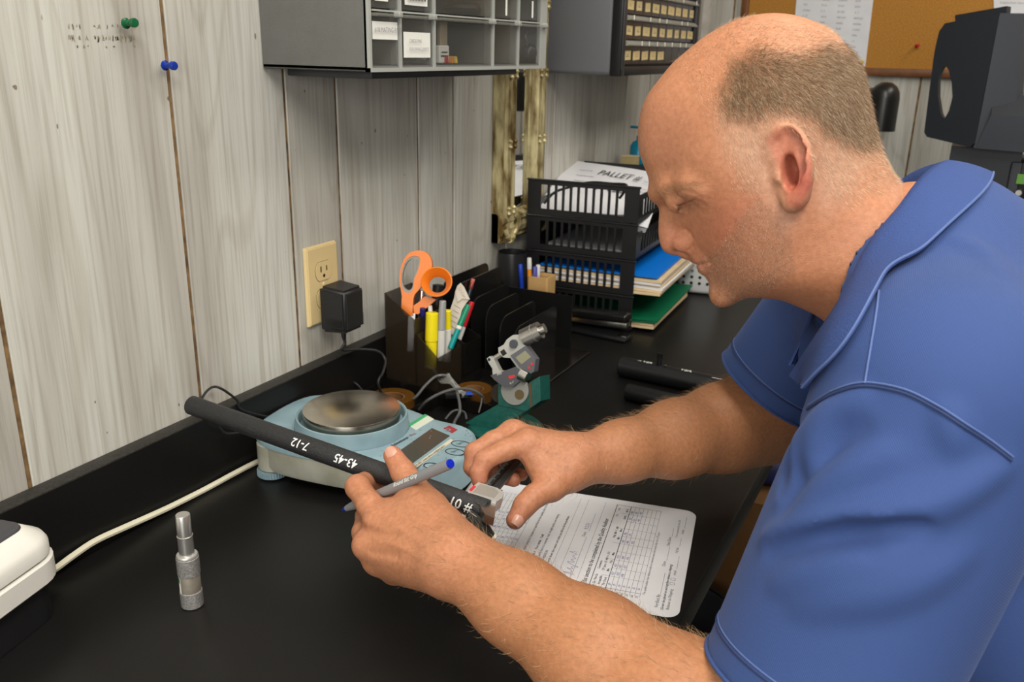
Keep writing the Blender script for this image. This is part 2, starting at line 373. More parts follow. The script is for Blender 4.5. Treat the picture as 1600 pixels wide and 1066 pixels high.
# ------------------------------------------------------------------ outlet, adapter
m_ivory = mat('ivory_plastic', (.70, .54, .27), .38)
oy, oz = .9435, .9390
t = thing('wall_outlet', 'ivory duplex outlet plate on the panelled wall', 'outlet', frame_z((.0003, oy, oz), (1, 0, 0), (0, 1, 0)))
bm = bmesh.new(); bmesh.ops.create_cube(bm, size=1)
for v in bm.verts:
    k = .92 if v.co.z > 0 else 1.0; v.co = Vector((v.co.x * .070 * k, v.co.y * .1145 * (.95 if v.co.z > 0 else 1), v.co.z * .006 + .003))
bmesh.ops.bevel(bm, geom=bm.edges[:], offset=.0012, segments=2, affect='EDGES')
obj('cover_plate', MB().bm(bm), m_ivory, t)
m_slot = mat('slot_dark', (.02, .012, .006), .6)
for s in (1, -1):
    r = obj('receptacle', MB().prism([(x, min(max(y, -.0135), .0135)) for x, y in ell(.0172, .0172, 40)], .004, .0072, T(0, s * .0195, 0)), m_ivory, t)
    obj('seam', MB().ring([(x * 1.03, min(max(y, -.0135), .0135) * 1.03) for x, y in ell(.0172, .0172, 40)], [(x, min(max(y, -.0135), .0135)) for x, y in ell(.0172, .0172, 40)], .0058, .0063, T(0, s * .0195, 0)), m_slot, r)
    for x, h in ((-.0062, .0085), (.0062, .0072)):
        obj('slot', MB().b2((x - .0011, -h / 2 + .003, .0068), (x + .0011, h / 2 + .003, .0074), T(0, s * .0195, 0)), m_slot, r, smooth=False)
    obj('ground_hole', MB().prism(ell(.0024, .0026, 14), .0068, .0074, T(0, s * .0195 - .007, 0)), m_slot, r)
obj('screw', MB().lathe([(.0001, .0060), (.0030, .0060), (.0026, .0074), (.0001, .0078)], 14), m_ivory, t)
ad = thing('power_adapter', 'black plug-in power adapter hanging in the ivory outlet', 'power adapter', frame_z((.0086, oy + .008, oz - .033), (1, 0, 0), (0, 1, 0)))
bm = bmesh.new(); bmesh.ops.create_cube(bm, size=1)
for v in bm.verts:
    k = .9 if v.co.z > 0 else 1.0; v.co = Vector((v.co.x * .050 * k, v.co.y * .068 * k, v.co.z * .045 + .0225))
bmesh.ops.bevel(bm, geom=bm.edges[:], offset=.005, segments=3, affect='EDGES')
obj('body', MB().bm(bm), mat('adapter_black', (.014, .014, .015), .42, bump=(900, .15)), ad)
for k in range(7):
    obj('grip_rib', MB().rbox((-.0238, -.012 - k * .0026, .026), (.0022, .0011, .030), .0004, seg=1), m_blackpl, ad)
    obj('grip_rib', MB().rbox((.0238, -.012 - k * .0026, .026), (.0022, .0011, .030), .0004, seg=1), m_blackpl, ad)
c0 = np.array([.030, oy + .008, oz - .066])
obj('strain_relief', MB().tube([(0, -.031, .022), (0, -.036, .022), (.001, -.048, .022)], [.0040, .0036, .0026], 10), m_blackrub, ad)
for k in range(4): obj('relief_ring', MB().tube([(.0002 * k, -.0345 - k * .003, .022), (.0002 * k, -.0358 - k * .003, .022)], .0043 - .0003 * k, 12), m_blackrub, ad)
e = V((.0306, oy + .009, oz - .081))
path = smooth_path([e, e + (.001, .0, -.006), PX(535, 547, x=.030), PX(560, 546, x=.036), PX(590, 549, x=.05), PX(602, 563, x=.06), PX(598, 583, x=.07), PX(591, 600, x=.075), V((.078, .985, DESK + .003)), V((.06, .95, DESK + .0025)), V((.05, .93, DESK + .0025))], 8)
obj('cord', MB().tube(xf(np.linalg.inv(frame_z((.0086, oy + .008, oz - .033), (1, 0, 0), (0, 1, 0))), path), .0021, 8), m_blackrub, ad)

# ------------------------------------------------------------------ cords around the scale
def cord(name, pts, r, m, label, n=8): return obj(name, MB().tube(smooth_path(pts, n), r, 8), m, label=label, cat='cable')
zc = DESK + .0021
cord('looped_cable', [V((.05, .925, zc)), V((.036, .86, zc + .02)), PX(385, 643, x=.026), PX(370, 625, x=.025), PX(345, 607, x=.022), PX(330, 606, x=.012), PX(317, 620, x=.012), PX(312, 640, x=.025), PX(318, 655, x=.034), PX(338, 663, x=.034), PX(352, 677, x=.033), PX(375, 676, x=.034), PX(400, 672, x=.036), V((.06, .80, zc + .012)), V((.075, .85, zc + .012))], .0016, m_blackrub, 'thin black cord looping up onto the backsplash behind the held tube')
cord('thin_cable', [PX(520, 600, z=.79), PX(505, 598, z=.80), PX(492, 603, z=.80), PX(489, 610, z=.79), V((.04, .90, .76)), V((.036, .93, zc))][::-1] + [PX(535, 596, z=.788), PX(560, 603, z=.775), V((.09, .955, zc))], .0016, m_blackrub, 'thin black cord looping behind the steel weighing pan')
cord('white_cable', [PX(70, 899, z=DESK + .004), PX(88, 888, x=.030), PX(115, 868, x=.029), PX(150, 845, x=.0275), PX(200, 822, x=.0275), PX(260, 795, x=.0275), PX(320, 765, x=.0275), PX(370, 738, x=.030), PX(410, 718, z=DESK + .004), V((.043, .86, DESK + .0042)), V((.04, .95, DESK + .0042)), V((.04, 1.02, DESK + .0042))], .0036, mat('cream_cable', (.70, .66, .50), .45), 'cream data cable lying along the foot of the backsplash', 10)

# ------------------------------------------------------------------ white device at the left edge
M = frame((.0, 0, 0), (1, 0, 0))
t = thing('label_printer', 'white rounded desktop device with grey lid, cut by the left picture edge', 'device', T(0, 0, DESK))
LIFT = .038; A = PX(85, 893, z=DESK + LIFT + .004); 
ux = nrm((PX(0, 955, z=DESK + LIFT + .004) - A) * (1, 1, 0))            # along the front face, towards the viewer's left
pl = [(0, 0)]
wdir = V((-ux[1], ux[0], 0)); wdir = wdir if wdir[0] < 0 else -wdir
Md = np.eye(4); Md[:3, 0] = ux; Md[:3, 1] = wdir; Md[:3, 2] = (0, 0, 1); 
if np.linalg.det(Md[:3, :3]) < 0: flip = -1
else: flip = 1
c = A + ux * .0 ; Md[:3, 3] = (c[0], c[1], LIFT)
def dev_outline(ins=0, r=.030): 
    L_, W_ = .22, .082
    return rrect(L_ - 2 * ins, W_ - 2 * ins, max(r - ins * .8, .006), 6, L_ / 2 - .010, W_ / 2 - .010)
def loft(mb_, rings, M=None, cap=True):
    n = len(rings[0][0]); vs = [(x, y, z) for o, z in rings for x, y in o]; k = len(rings)
    f = [(i * n + j, i * n + (j + 1) % n, (i + 1) * n + (j + 1) % n, (i + 1) * n + j) for i in range(k - 1) for j in range(n)]
    if cap: f += [tuple(range(n - 1, -1, -1)), tuple((k - 1) * n + j for j in range(n))]
    return mb_.add(vs, f, M)
obj('plinth', loft(MB(), [(dev_outline(.008), .0006 - LIFT), (dev_outline(.008), .0008)]), m_blackpl, t, Md)
obj('lower_shell', loft(MB(), [(dev_outline(.004), .001), (dev_outline(0), .005), (dev_outline(0), .025), (dev_outline(.0015), .0265)]), m_white, t, Md)
obj('gap', loft(MB(), [(dev_outline(.005), .0262), (dev_outline(.005), .0285)]), m_dkpl, t, Md)
obj('upper_shell', loft(MB(), [(dev_outline(.003), .0283), (dev_outline(.0020), .0295), (dev_outline(.0020), .040), (dev_outline(.005), .046), (dev_outline(.020), .0570, ), (dev_outline(.024), .0575)]), m_white, t, Md)
obj('lid', loft(MB(), [(dev_outline(.0205), .0572), (dev_outline(.0215), .0590), (dev_outline(.023), .0595)]), mat('grey_lid', (.055, .056, .062), .35), t, Md)

# ------------------------------------------------------------------ knurled gauge pin standing on the counter
g0 = PX(301, 945, z=DESK)
M = T(g0[0], g0[1], DESK)
t = thing('plug_gauge', 'steel plug gauge with knurled grip standing on the black counter', 'gauge', M)
m_satin = mat('satin_steel', (.58, .57, .54), .42, .75)
m_knurl = mat('knurled_steel', (.44, .43, .41), .42, .7, bump=(1500, .6), noise=(500, .7, (.28, .27, .26)))
def knurl(z0, z1, r, n=72, k=30):
    b = MB(); vs = []; rows = max(3, int((z1 - z0) / .00075))
    for i in range(rows + 1):
        z = z0 + (z1 - z0) * i / rows
        a = np.arange(n) * 2 * np.pi / n; h = (np.abs(np.sin(a * 18 + i * .55)) + np.abs(np.sin(a * 18 - i * .55))) * .00022
        e_ = -.0006 if i in (0, rows) else 0
        vs.append(np.stack([(r + h + e_) * np.cos(a), (r + h + e_) * np.sin(a), np.full(n, z)], 1))
    f = [(i * n + j, i * n + (j + 1) % n, (i + 1) * n + (j + 1) % n, (i + 1) * n + j) for i in range(rows) for j in range(n)]
    f += [tuple(range(n - 1, -1, -1)), tuple(rows * n + j for j in range(n))]
    return b.add(np.concatenate(vs), f)
obj('knurled_foot', knurl(.0004, .0175, .0102), m_knurl, t)
obj('handle_band', MB().lathe([(.0097, .0170), (.0099, .0178), (.0099, .0345), (.0097, .0355)], 40), mat('worn_band', (.46, .42, .35), .45, .6, noise=(60, .5, (.36, .31, .25))), t)
obj('knurled_grip', knurl(.0350, .0545, .0102), m_knurl, t)
obj('collar', MB().lathe([(.0099, .0540), (.0101, .0548), (.0101, .0560), (.0094, .0572), (.0070, .0574)], 40), m_satin, t)
obj('gauge_pin', MB().lathe([(.0071, .0560), (.0071, .0760), (.0074, .0764), (.0074, .0772), (.0067, .0776), (.0067, .0985), (.0062, .0993)], 40), mat('pin_steel', (.60, .59, .56), .28, .85), t)
lab = MB(); aa = np.linspace(math.radians(205), math.radians(245), 9); rr_ = .01005
def cyl_patch(r, a0, a1, z0, z1, n=9):
    a = np.linspace(a0, a1, n); v = [(r * math.cos(q), r * math.sin(q), z) for z in (z0, z1) for q in a]
    return v, [(i, i + 1, n + i + 1, n + i) for i in range(n - 1)]
lab.add(*cyl_patch(.01005, math.radians(215), math.radians(262), .0172, .0345))
obj('sticker', lab, m_white, t, label='white sticker with green square')
obj('green_mark', MB().add(*cyl_patch(.01015, math.radians(220), math.radians(257), .0285, .0340)), mat('green_mark', (.01, .20, .07), .5), t)

# ------------------------------------------------------------------ precision scale
SM = frame((.147, .815, DESK), (.996, .090, 0))
SMi = np.linalg.inv(SM)
def sl(px, py, z): return tuple(xf(SMi, PX(px, py, z=z))[0][:2])
t = thing('precision_scale', 'light blue laboratory scale with round steel pan on the counter', 'scale', SM)
out = smooth_path([(-.098, -.064), (-.118, -.035), (-.120, .04), (-.100, .078), (-.04, .092), (.03, .086), (.085, .070), (.125, .066), (.148, .052), (.163, .02), (.164, -.02), (.150, -.048), (.118, -.063), (.05, -.074), (-.03, -.078), (-.075, -.074)], 5, True)
def inset(o, d):
    o = V(o); c = o.mean(0); nx = np.roll(o, -1, 0) - np.roll(o, 1, 0); nn = np.stack([nx[:, 1], -nx[:, 0]], 1); nn /= np.linalg.norm(nn, axis=1)[:, None]
    s_ = np.sign(((o - c) * nn).sum(1).mean()); return o - s_ * nn * d
m_sblue = mat('scale_blue', (.25, .365, .41), .45, noise=(30, .7, (.21, .31, .35)))
m_scream = mat('scale_cream', (.42, .42, .355), .48, noise=(18, .8, (.29, .285, .22)))
def blend_ring(ins, zl, zr):
    o = inset(out, ins); return [(x, y, zl + (zr - zl) * min(max((x - .03) / .09, 0), 1)) for x, y in o]
def loft3(mb_, rings, cap=True):
    n = len(rings[0]); k = len(rings); vs = [p for r in rings for p in r]
    f = [(i * n + j, i * n + (j + 1) % n, (i + 1) * n + (j + 1) % n, (i + 1) * n + j) for i in range(k - 1) for j in range(n)]
    if cap: f += [tuple(range(n - 1, -1, -1)), tuple((k - 1) * n + j for j in range(n))]
    return mb_.add(vs, f)
obj('base', loft3(MB(), [blend_ring(.016, .012, .012), blend_ring(.004, .014, .014), blend_ring(.0015, .020, .0165), blend_ring(.0015, .046, .020)]), m_scream, t)
cover_o = smooth_path([(-.070, -.070), (-.098, -.045), (-.112, -.005), (-.112, .04), (-.094, .072), (-.04, .088), (.03, .084), (.085, .070), (.125, .066), (.148, .052), (.163, .02), (.164, -.02), (.150, -.048), (.118, -.063), (.05, -.074), (-.03, -.078)], 5, True)
obj('top_cover', loft3(MB(), [blend_ring(0, .0465, .0185), blend_ring(0, .050, .022), blend_ring(0, .055, .052), blend_ring(.002, .0585, .057), blend_ring(.006, .060, .0600), blend_ring(.030, .0603, .0602)]), m_sblue, t)
obj('corner_post', MB().lathe([(.018, .011), (.021, .013), (.021, .046), (.019, .0475)], 28, T(-.083, -.052, 0)), m_scream, t)
for fx, fy in ((-.085, -.055), (-.085, .055), (.125, -.04), (.125, .04)):
    f_ = obj('levelling_foot', MB().lathe([(.016, .0012), (.0185, .002), (.0185, .0105), (.012, .012)], 40, T(fx, fy, 0)), m_sblue, t)
    for a in np.linspace(0, 2 * math.pi, 30, endpoint=False): pass
    rb = MB()
    for a in np.linspace(0, 2 * math.pi, 36, endpoint=False): rb.box((fx + .0186 * math.cos(a), fy + .0186 * math.sin(a), .0063), (.0014, .0014, .008))
    obj('grip_ring', rb, m_sblue, f_, smooth=False)
obj('pan_ring', MB().lathe([(.0712, .0600), (.0706, .0735), (.0694, .0790), (.0680, .0796), (.0665, .078), (.0652, .066), (.05, .064)], 64, cap=False), m_sblue, t)
obj('pan_ring_seam', MB().lathe([(.0714, .0602), (.0719, .0606), (.0724, .0602)], 64, cap=False), mat('seam_grey', (.10, .15, .18), .6), t)
obj('pan_well', MB().lathe([(.0660, .0645), (.0655, .0640)], 48), m_blackpl, t)
obj('weighing_pan', MB().lathe([(.0560, .0680), (.0600, .0705), (.0608, .0760), (.0612, .0835), (.0606, .0862), (.0590, .0870)], 64), mat('stained_steel', (.66, .62, .54), .26, 1.0, noise=(28, .5, (.52, .47, .39))), t)
zt = .0606
def decal(name, px_poly, m, zz=zt, parent=t, **kw):
    return obj(name, MB().prism([sl(*p, DESK + zz) for p in px_poly], zz - .0008, zz), m, parent, smooth=False, **kw)
D = decal('display', [(622, 706), (675, 669), (703, 681), (644, 724)], mat('lcd_dark', (.050, .052, .042), .22))
decal('calibration_sticker', [(637, 664), (664, 647), (678, 655), (650, 672)], mat('sticker_cream', (.62, .66, .55), .55), zt + .0002)
decal('sticker_band', [(637, 664), (664, 647), (668, 649.5), (641, 666.5)], mat('sticker_green', (.05, .36, .14), .5), zt + .0004)
strip = [(647, 727), (704, 686), (708, 688.5), (651, 730)]
decal('label_strip', strip, mat('strip_tan', (.62, .56, .43), .55), zt + .0004)
def sframe(pa, pb, z):
    a = V((*sl(*pa, DESK + z), z)); b = V((*sl(*pb, DESK + z), z)); return frame(a, b - a), np.linalg.norm(b - a)
Mt, L_ = sframe((650, 729.5), (707, 688.8), zt + .0006)
obj('strip_text', MB().text('030-007 Scales before weighing parts', .0052, Mt, sx=L_ / .098), m_ink, t, smooth=False)
Mt, L_ = sframe((614, 698), (657, 674.5), zt + .0003)
obj('model_text', MB().text('Adventurer', .0080, Mt, sx=.84, shear=.2, thick=.0001), m_ink, t, smooth=False)
obj('model_suffix', MB().text('Pro', .0080, Mt @ T(.036, 0, 0), sx=.84, shear=.2), mat('mark_red', (.33, .03, .04), .5), t, smooth=False)
decal('maker_mark', [(693.5, 669), (702, 665), (714.5, 671), (706.5, 676.5)], mat('mark_red', (.33, .03, .04), .5), zt + .0004)
Mt, L_ = sframe((700.5, 673.5), (709, 668.5), zt + .0007)
obj('mark_ring', MB().ring(ell(.0036, .0036, 20, .0022, .0022), ell(.0024, .0024, 20, .0022, .0022), 0, .0001, Mt), m_sblue, t, smooth=False)
for i, (cx, cy, a_, b_) in enumerate(((720, 693.5, .0125, .0085), (711, 706, .0125, .0085), (676, 728, .0115, .0075))):
    x, y = sl(cx, cy, DESK + zt); k = obj('key', MB().ring(ell(a_, b_, 36, x, y), ell(a_ * .92, b_ * .9, 36, x, y), zt - .0006, zt), m_ink, t, smooth=False)
    for dy in (.0018, -.0022): obj('key_text', MB().text('On/Zero' if dy > 0 else 'Off', .0036, frame((x, y + dy, zt + .0002), (.55, .83, 0)), 'CENTER'), m_ink, k, smooth=False)
wear = MB()
for k in range(46):
    x, y = random.uniform(.06, .15), random.uniform(-.06, .05)
    if k > 30: x, y = random.uniform(-.01, .06), random.uniform(-.072, -.03)
    r_ = random.uniform(.0004, .0011); wear.prism([(x + r_ * math.cos(a) * random.uniform(.5, 1.3), y + r_ * math.sin(a) * random.uniform(.5, 1.6)) for a in np.linspace(0, 2 * math.pi, 7, endpoint=False)], zt - .0006, zt + .00008)
obj('wear_marks', wear, m_grayink, t, smooth=False, kind='stuff')

# ------------------------------------------------------------------ micrometer in its green stand
ms = PX(805, 672, z=DESK); sc_ = V((.262, 1.015, DESK))
t = thing('micrometer_stand', 'green enamelled bench stand holding the digital micrometer', 'stand', T(*sc_))
m_green = mat('stand_green', (.010, .105, .085), .38, noise=(160, .5, (.006, .075, .06)))
obj('base', MB().lathe([(.050, .0008), (.053, .003), (.053, .009), (.050, .012), (.02, .0135)], 48), m_green, t)
obj('base_plate_label', MB().b2((.022, -.004, .0132), (.044, .010, .0139)), m_white, t, smooth=False)
MP = Plane((.272, 1.015, .82), (-.06 + .12, -1, .28), (0, 0, 1))
Z5 = (720, 490, 5.078)
lm = lambda M_: np.linalg.inv(T(*sc_)) @ M_
obj('arm', MB().prism(MP.poly([(315, 715), (535, 765), (260, 945), (50, 865)], Z5), -.030, .006), m_green, t, lm(MP.M), angle=20)
obj('clamp_head', MB().prism(MP.poly([(315, 530), (345, 600), (420, 665), (500, 660), (545, 600), (560, 545), (645, 495), (650, 690), (535, 770), (315, 720)], Z5), -.030, .008), m_green, t, lm(MP.M), angle=20)
cx, cy = MP.l(720 + 450 / 5.078, 490 + 605 / 5.078)
obj('clamp_plate', MB().prism(ell(.0205, .0205, 32, cx, cy), .006, .0105), mat('grey_alloy', (.30, .30, .275), .5, .3), t, lm(MP.M))
cx, cy = MP.l(720 + 488 / 5.078, 490 + 640 / 5.078)
obj('clamp_screw', MB().prism(ell(.007, .007, 20, cx, cy), .009, .0112), mat('screw_brass', (.16, .12, .06), .4, .6), t, lm(MP.M))
obj('wear_edge', MB().prism(MP.poly([(560, 548), (576, 545), (586, 735), (570, 745)], Z5), -.0005, .0088), mat('bare_metal', (.13, .07, .04), .5, .4), t, lm(MP.M), smooth=False)
cx, cy = MP.l(720 + 255 / 5.078, 490 + 640 / 5.078)
obj('thumb_wheel', MB().prism(ell(.0115, .0135, 24, cx, cy), -.034, -.020), mat('brown_knob', (.035, .022, .012), .4), t, lm(MP.M))

m_mgrey = mat('micrometer_grey', (.44, .44, .40), .40, .25)
mt_ = thing('micrometer', 'digital outside micrometer with grey frame clamped in the green stand', 'micrometer', MP.M)
obj('frame', MB().prism(MP.poly([(245, 355), (268, 336), (296, 348), (318, 395), (345, 448), (410, 455), (478, 415), (430, 350), (375, 345), (338, 308), (335, 270), (378, 245), (402, 205), (450, 170), (505, 165), (545, 190), (556, 245), (500, 300), (530, 420), (470, 480), (350, 500), (292, 482), (288, 430), (262, 392)], Z5), .006, .017), m_mgrey, mt_, angle=20)
obj('heat_shield', MB().prism(MP.poly([(280, 485), (355, 462), (478, 418), (520, 455), (515, 525), (450, 578), (385, 578), (310, 520)], Z5), .005, .0195), mat('shield_grey', (.075, .075, .085), .42), mt_, angle=20)
obj('display_housing', MB().prism(MP.poly([(440, 330), (560, 252), (638, 358), (625, 455), (600, 470), (510, 420)], Z5), .006, .0215), mat('housing_grey', (.10, .10, .115), .42), mt_, angle=20)
obj('display', MB().prism(MP.poly([(482, 345), (556, 292), (604, 340), (528, 398)], Z5), .0215, .0219), mat('lcd_olive', (.26, .25, .16), .25), mt_, smooth=False)
m_red = mat('red_mark', (.60, .03, .03), .45)
for cx, cy in ((589, 425), (611, 396)):
    obj('button', MB().prism(ell(.0019, .0019, 12, *MP.l(720 + cx / 5.078, 490 + cy / 5.078)), .0214, .0225), m_red, mt_)
obj('emblem', MB().prism(MP.poly([(420, 490), (465, 480), (475, 497), (430, 515)], Z5), .0195, .0198), m_red, mt_, smooth=False)
obj('range_text', MB().text('IP65', .0045, np.linalg.inv(MP.M) @ frame(MP.w(720 + 335 / 5.078, 490 + 488 / 5.078) + MP.n * .0199, MP.w(760, 498) - MP.w(745, 505), MP.n)).text('0-1"', .004, np.linalg.inv(MP.M) @ frame(MP.w(720 + 436 / 5.078, 490 + 556 / 5.078) + MP.n * .0199, MP.w(760, 498) - MP.w(745, 505), MP.n)), m_white, mt_, smooth=False)
mc = lambda a, b, r, r2=None, z=.011, n=24: MB().cyl((*MP.l(720 + a[0] / 5.078, 490 + a[1] / 5.078), z), (*MP.l(720 + b[0] / 5.078, 490 + b[1] / 5.078), z), r, r2, n)
obj('spindle', mc((300, 350), (385, 298), .0038), m_chrome, mt_)
obj('spindle_collar', mc((362, 318), (392, 296), .0072), m_blackpl, mt_)
obj('anvil_hole', MB().prism(ell(.0022, .0022, 12, *MP.l(720 + 264 / 5.078, 490 + 362 / 5.078)), .0168, .0173), m_blackpl, mt_)
obj('thimble', mc((520, 195), (655, 130), .0125, .0122), m_steel, mt_)
obj('thimble_ring', mc((600, 157), (608, 153), .0128), m_knurl, mt_)
obj('ratchet_stop', mc((655, 130), (690, 115), .0075, .0068), m_steel, mt_)
obj('lock_lever', MB().prism(ell(.0052, .0062, 16, *MP.l(720 + 463 / 5.078, 490 + 240 / 5.078)), .016, .0235), mat('lever_grey', (.055, .06, .075), .35), mt_)
obj('clamp_pad', mc((505, 470), (560, 500), .011, .011, .0125), m_steel, mt_)

# ------------------------------------------------------------------ smoked desk organiser with cups, dividers and trays
def smoke(name, col, a): return mat(name, col, .16, alpha=a, spec=.5)
m_smoke = smoke('smoked_plastic', (.008, .007, .006), .90)
m_smoke2 = smoke('smoked_plastic_thin', (.030, .022, .014), .62)
OY = 1.055
t = thing('desk_organizer', 'smoked black desk organiser with pen cups and upright file dividers', 'organizer', T(0, 0, DESK))
def cup(name, x0, x1, y0, y1, za, zb, m, fl=.004):
    """open box whose rim slopes from za at x0 to zb at x1"""
    w_ = .002; g = obj(name, MB().b2((x0, y0, fl - .003), (x1, y1, fl)), m, t, smooth=False)
    M_ = np.array([[1, 0, 0, 0], [0, 0, 1, 0], [0, 1, 0, 0], [0, 0, 0, 1.]])
    for a, b in ((y0, y0 + w_), (y1 - w_, y1)):
        obj('cup_wall', MB().prism([(x0, fl), (x1, fl), (x1, zb), (x0, za)], a, b, M_), m, g, smooth=False)
    obj('cup_wall', MB().b2((x0, y0 + w_, fl), (x0 + w_, y1 - w_, za)), m, g, smooth=False)
    obj('cup_wall', MB().b2((x1 - w_, y0 + w_, fl), (x1, y1 - w_, zb)), m, g, smooth=False)
    return g
cup('rear_cup', .030, .0835, OY, OY + .075, .163, .128, m_smoke2)
cup('front_cup', .0845, .122, OY + .004, OY + .075, .105, .072, m_smoke2)
cup('side_cup', .0845, .130, OY + .0765, OY + .125, .095, .075, m_smoke)
cup('low_tray', .133, .236, OY - .005, OY + .12, .022, .018, m_smoke)
cup('clip_tray', .033, .130, OY - .11, OY - .002, .026, .022, m_smoke)
cup('back_cup', .032, .082, OY + .077, OY + .127, .115, .1, m_smoke)
obj('base', MB().rbox((.133, 1.223, .0022), (.208, .34, .003), .001, seg=1), m_smoke, t)
for i, (x, zt_, y1) in enumerate(((.050, .156, 1.345), (.077, .152, 1.342), (.106, .131, 1.318), (.133, .122, 1.305), (.159, .108, 1.318), (.184, .094, 1.352))):
    y0 = 1.188; r_ = .024; o_ = [(y1, .003), (y0, .003)] + [(y0 + r_ - r_ * math.cos(a), zt_ - r_ + r_ * math.sin(a)) for a in np.linspace(0, math.pi / 2, 7)] + [(y1 - .014 + .014 * math.sin(a), zt_ + .0 - .014 + .014 * math.cos(a)) for a in np.linspace(0, math.pi / 2, 6)]
    M_ = np.array([[0, 0, 1, x], [1, 0, 0, 0], [0, 1, 0, 0], [0, 0, 0, 1.]])
    obj('divider', MB().prism(o_, 0, .0024, M_), mat('black_gloss', (.008, .008, .008), .22), t, angle=25)

obj('end_wall', MB().b2((.034, 1.388, .003), (.200, 1.3905, .103)), mat('black_gloss', (.008, .008, .008), .22), t, smooth=False)

# scissors standing in the rear cup, drawn on a plane that faces the room
SP = Plane((.066, OY + .045, .93), (.45, -1, .25))
Z1 = (580, 380, 5.33)
m_orange = mat('orange_handle', (.80, .20, .012), .38)
t = thing('scissors', 'orange-handled scissors standing upside down in the smoked pen cup', 'scissors', SP.M)
ho = SP.poly([(345, 70), (415, 62), (470, 85), (505, 140), (508, 205), (480, 280), (445, 335), (395, 395), (360, 440), (352, 520), (345, 605), (300, 600), (265, 560), (265, 480), (255, 400), (243, 330), (245, 250), (265, 165), (300, 105)], Z1)
hi = SP.poly([(360, 108), (395, 110), (412, 130), (405, 185), (385, 250), (362, 300), (358, 350), (345, 395), (322, 412), (300, 412), (280, 398), (262, 370), (255, 325), (255, 280), (262, 235), (275, 190), (292, 155), (312, 130), (335, 113)], Z1)
ho2 = smooth_path(ho, 3, True); hi2 = smooth_path(hi, 3, True)
# pair outline points by angle around the hole
def by_angle(o, n=72):
    c = np.mean(np.array(hi2), 0); d = np.array(o) - c; a = np.arctan2(d[:, 1], d[:, 0]); k = np.argsort(a); a, r = a[k], np.linalg.norm(d, axis=1)[k]
    g = np.linspace(-np.pi, np.pi, n, endpoint=False); rr = np.interp(g, a, r, period=2 * np.pi); return [tuple(c + rr[i] * np.array([math.cos(g[i]), math.sin(g[i])])) for i in range(n)]
obj('large_handle', MB().ring(by_angle(ho2), by_angle(hi2), -.006, .006), m_orange, t, angle=50)
obj('grip_liner', MB().ring(by_angle(hi2), [tuple(np.mean(hi2, 0) + (V(p) - np.mean(hi2, 0)) * .86) for p in by_angle(hi2)], -.0045, .0045), mat('grey_liner', (.30, .29, .26), .5), t, angle=50)
obj('handle_shank', MB().prism(SP.poly([(258, 455), (352, 455), (350, 605), (305, 605), (255, 550)], Z1), -.0055, .0055), m_orange, t)
RP = SP.l(580 + 555 / 5.33, 380 + 340 / 5.33)
ringM = T(RP[0], RP[1], .004) @ np.array([[1, 0, 0, 0], [0, .94, .33, 0], [0, -.33, .94, 0], [0, 0, 0, 1.]])
obj('small_handle', MB().lathe([(.0150, -.006), (.0205, .0), (.0232, .008), (.0240, .012), (.0222, .0128), (.0195, .009), (.0150, .002), (.0128, -.004), (.0150, -.006)], 40, ringM, cap=False), m_orange, t)
obj('small_shank', MB().prism(SP.poly([(452, 440), (545, 470), (470, 535), (395, 590), (362, 585), (355, 520), (400, 490)], Z1), -.004, .006), m_orange, t)
obj('pivot_hole', MB().prism(ell(.0042, .0042, 18, *SP.l(580 + 288 / 5.33, 380 + 550 / 5.33)), .0052, .0058), mat('pivot_brown', (.10, .03, .005), .5), t)
bl = MB(); bl.prism(SP.poly([(355, 590), (310, 600), (300, 900), (330, 900)], Z1), -.0016, .0004); obj('blade', bl, m_chrome, t)
bl = MB(); bl.prism(SP.poly([(370, 580), (330, 590), (335, 900), (350, 900)], Z1), .0006, .0024); obj('blade', bl, m_chrome, t)

# writing tools in the cups
def pen(name, label, cat, a, b, segs, group='tools in the pen cups', clip=None):
    """a = top point, b = bottom point; segs = (part, from, to, radius0, radius1, material) along the barrel from the top, metres"""
    a, b = V(a), V(b); t_ = thing(name, label, cat, frame_z(a, b - a), group)
    for nm, s0, s1, r0, r1, m_ in segs: obj(nm, MB().tube([(0, 0, s0), (0, 0, s0 + min(.0008, (s1 - s0) / 4)), (0, 0, s1 - min(.0008, (s1 - s0) / 4)), (0, 0, s1)], [r0 * .86, r0, r1, r1 * .86], 16), m_, t_)
    if clip: obj('clip', MB().box((0, -clip[0] - .0016, clip[1] / 2 + .002), (.0032, .0012, clip[1])), clip[2], t_, smooth=False)
    return t_
m_yel = mat('highlighter_yellow', (.85, .70, .01), .35); m_pinkr = mat('eraser_pink', (.55, .13, .10), .7)
m_silver = mat('silver_marker', (.36, .36, .36), .35, .2)
def cupbase(x, y): return V((x, y, DESK + .006))
a = PX(580 + 508 / 5.33, 380 + 578 / 5.33, x=.097); pen('highlighter', 'thick yellow highlighter, the left one in the front pen cup', 'highlighter', a, cupbase(.097, OY + .02), [('cap', 0, .045, .0098, .0098, m_yel), ('barrel', .045, .088, .0092, .0092, m_yel)])
a = PX(580 + 635 / 5.33, 380 + 560 / 5.33, x=.108); pen('highlighter', 'yellow and white highlighter behind the silver marker', 'highlighter', a, cupbase(.103, OY + .060), [('clip_cap', 0, .03, .0058, .0066, m_yel), ('barrel', .03, .085, .0068, .0068, m_white)])
a = PX(580 + 596 / 5.33, 380 + 480 / 5.33, x=.110); pen('marker', 'silver grey capped marker between the two yellow highlighters', 'marker', a, cupbase(.110, OY + .028), [('cap', 0, .046, .0052, .0062, m_silver), ('barrel', .046, .095, .0058, .0058, mat('pale_grey', (.6, .6, .58), .4))])
m_pg = mat('pen_green', (.005, .22, .12), .35); m_pr = mat('pen_red', (.50, .012, .02), .3)
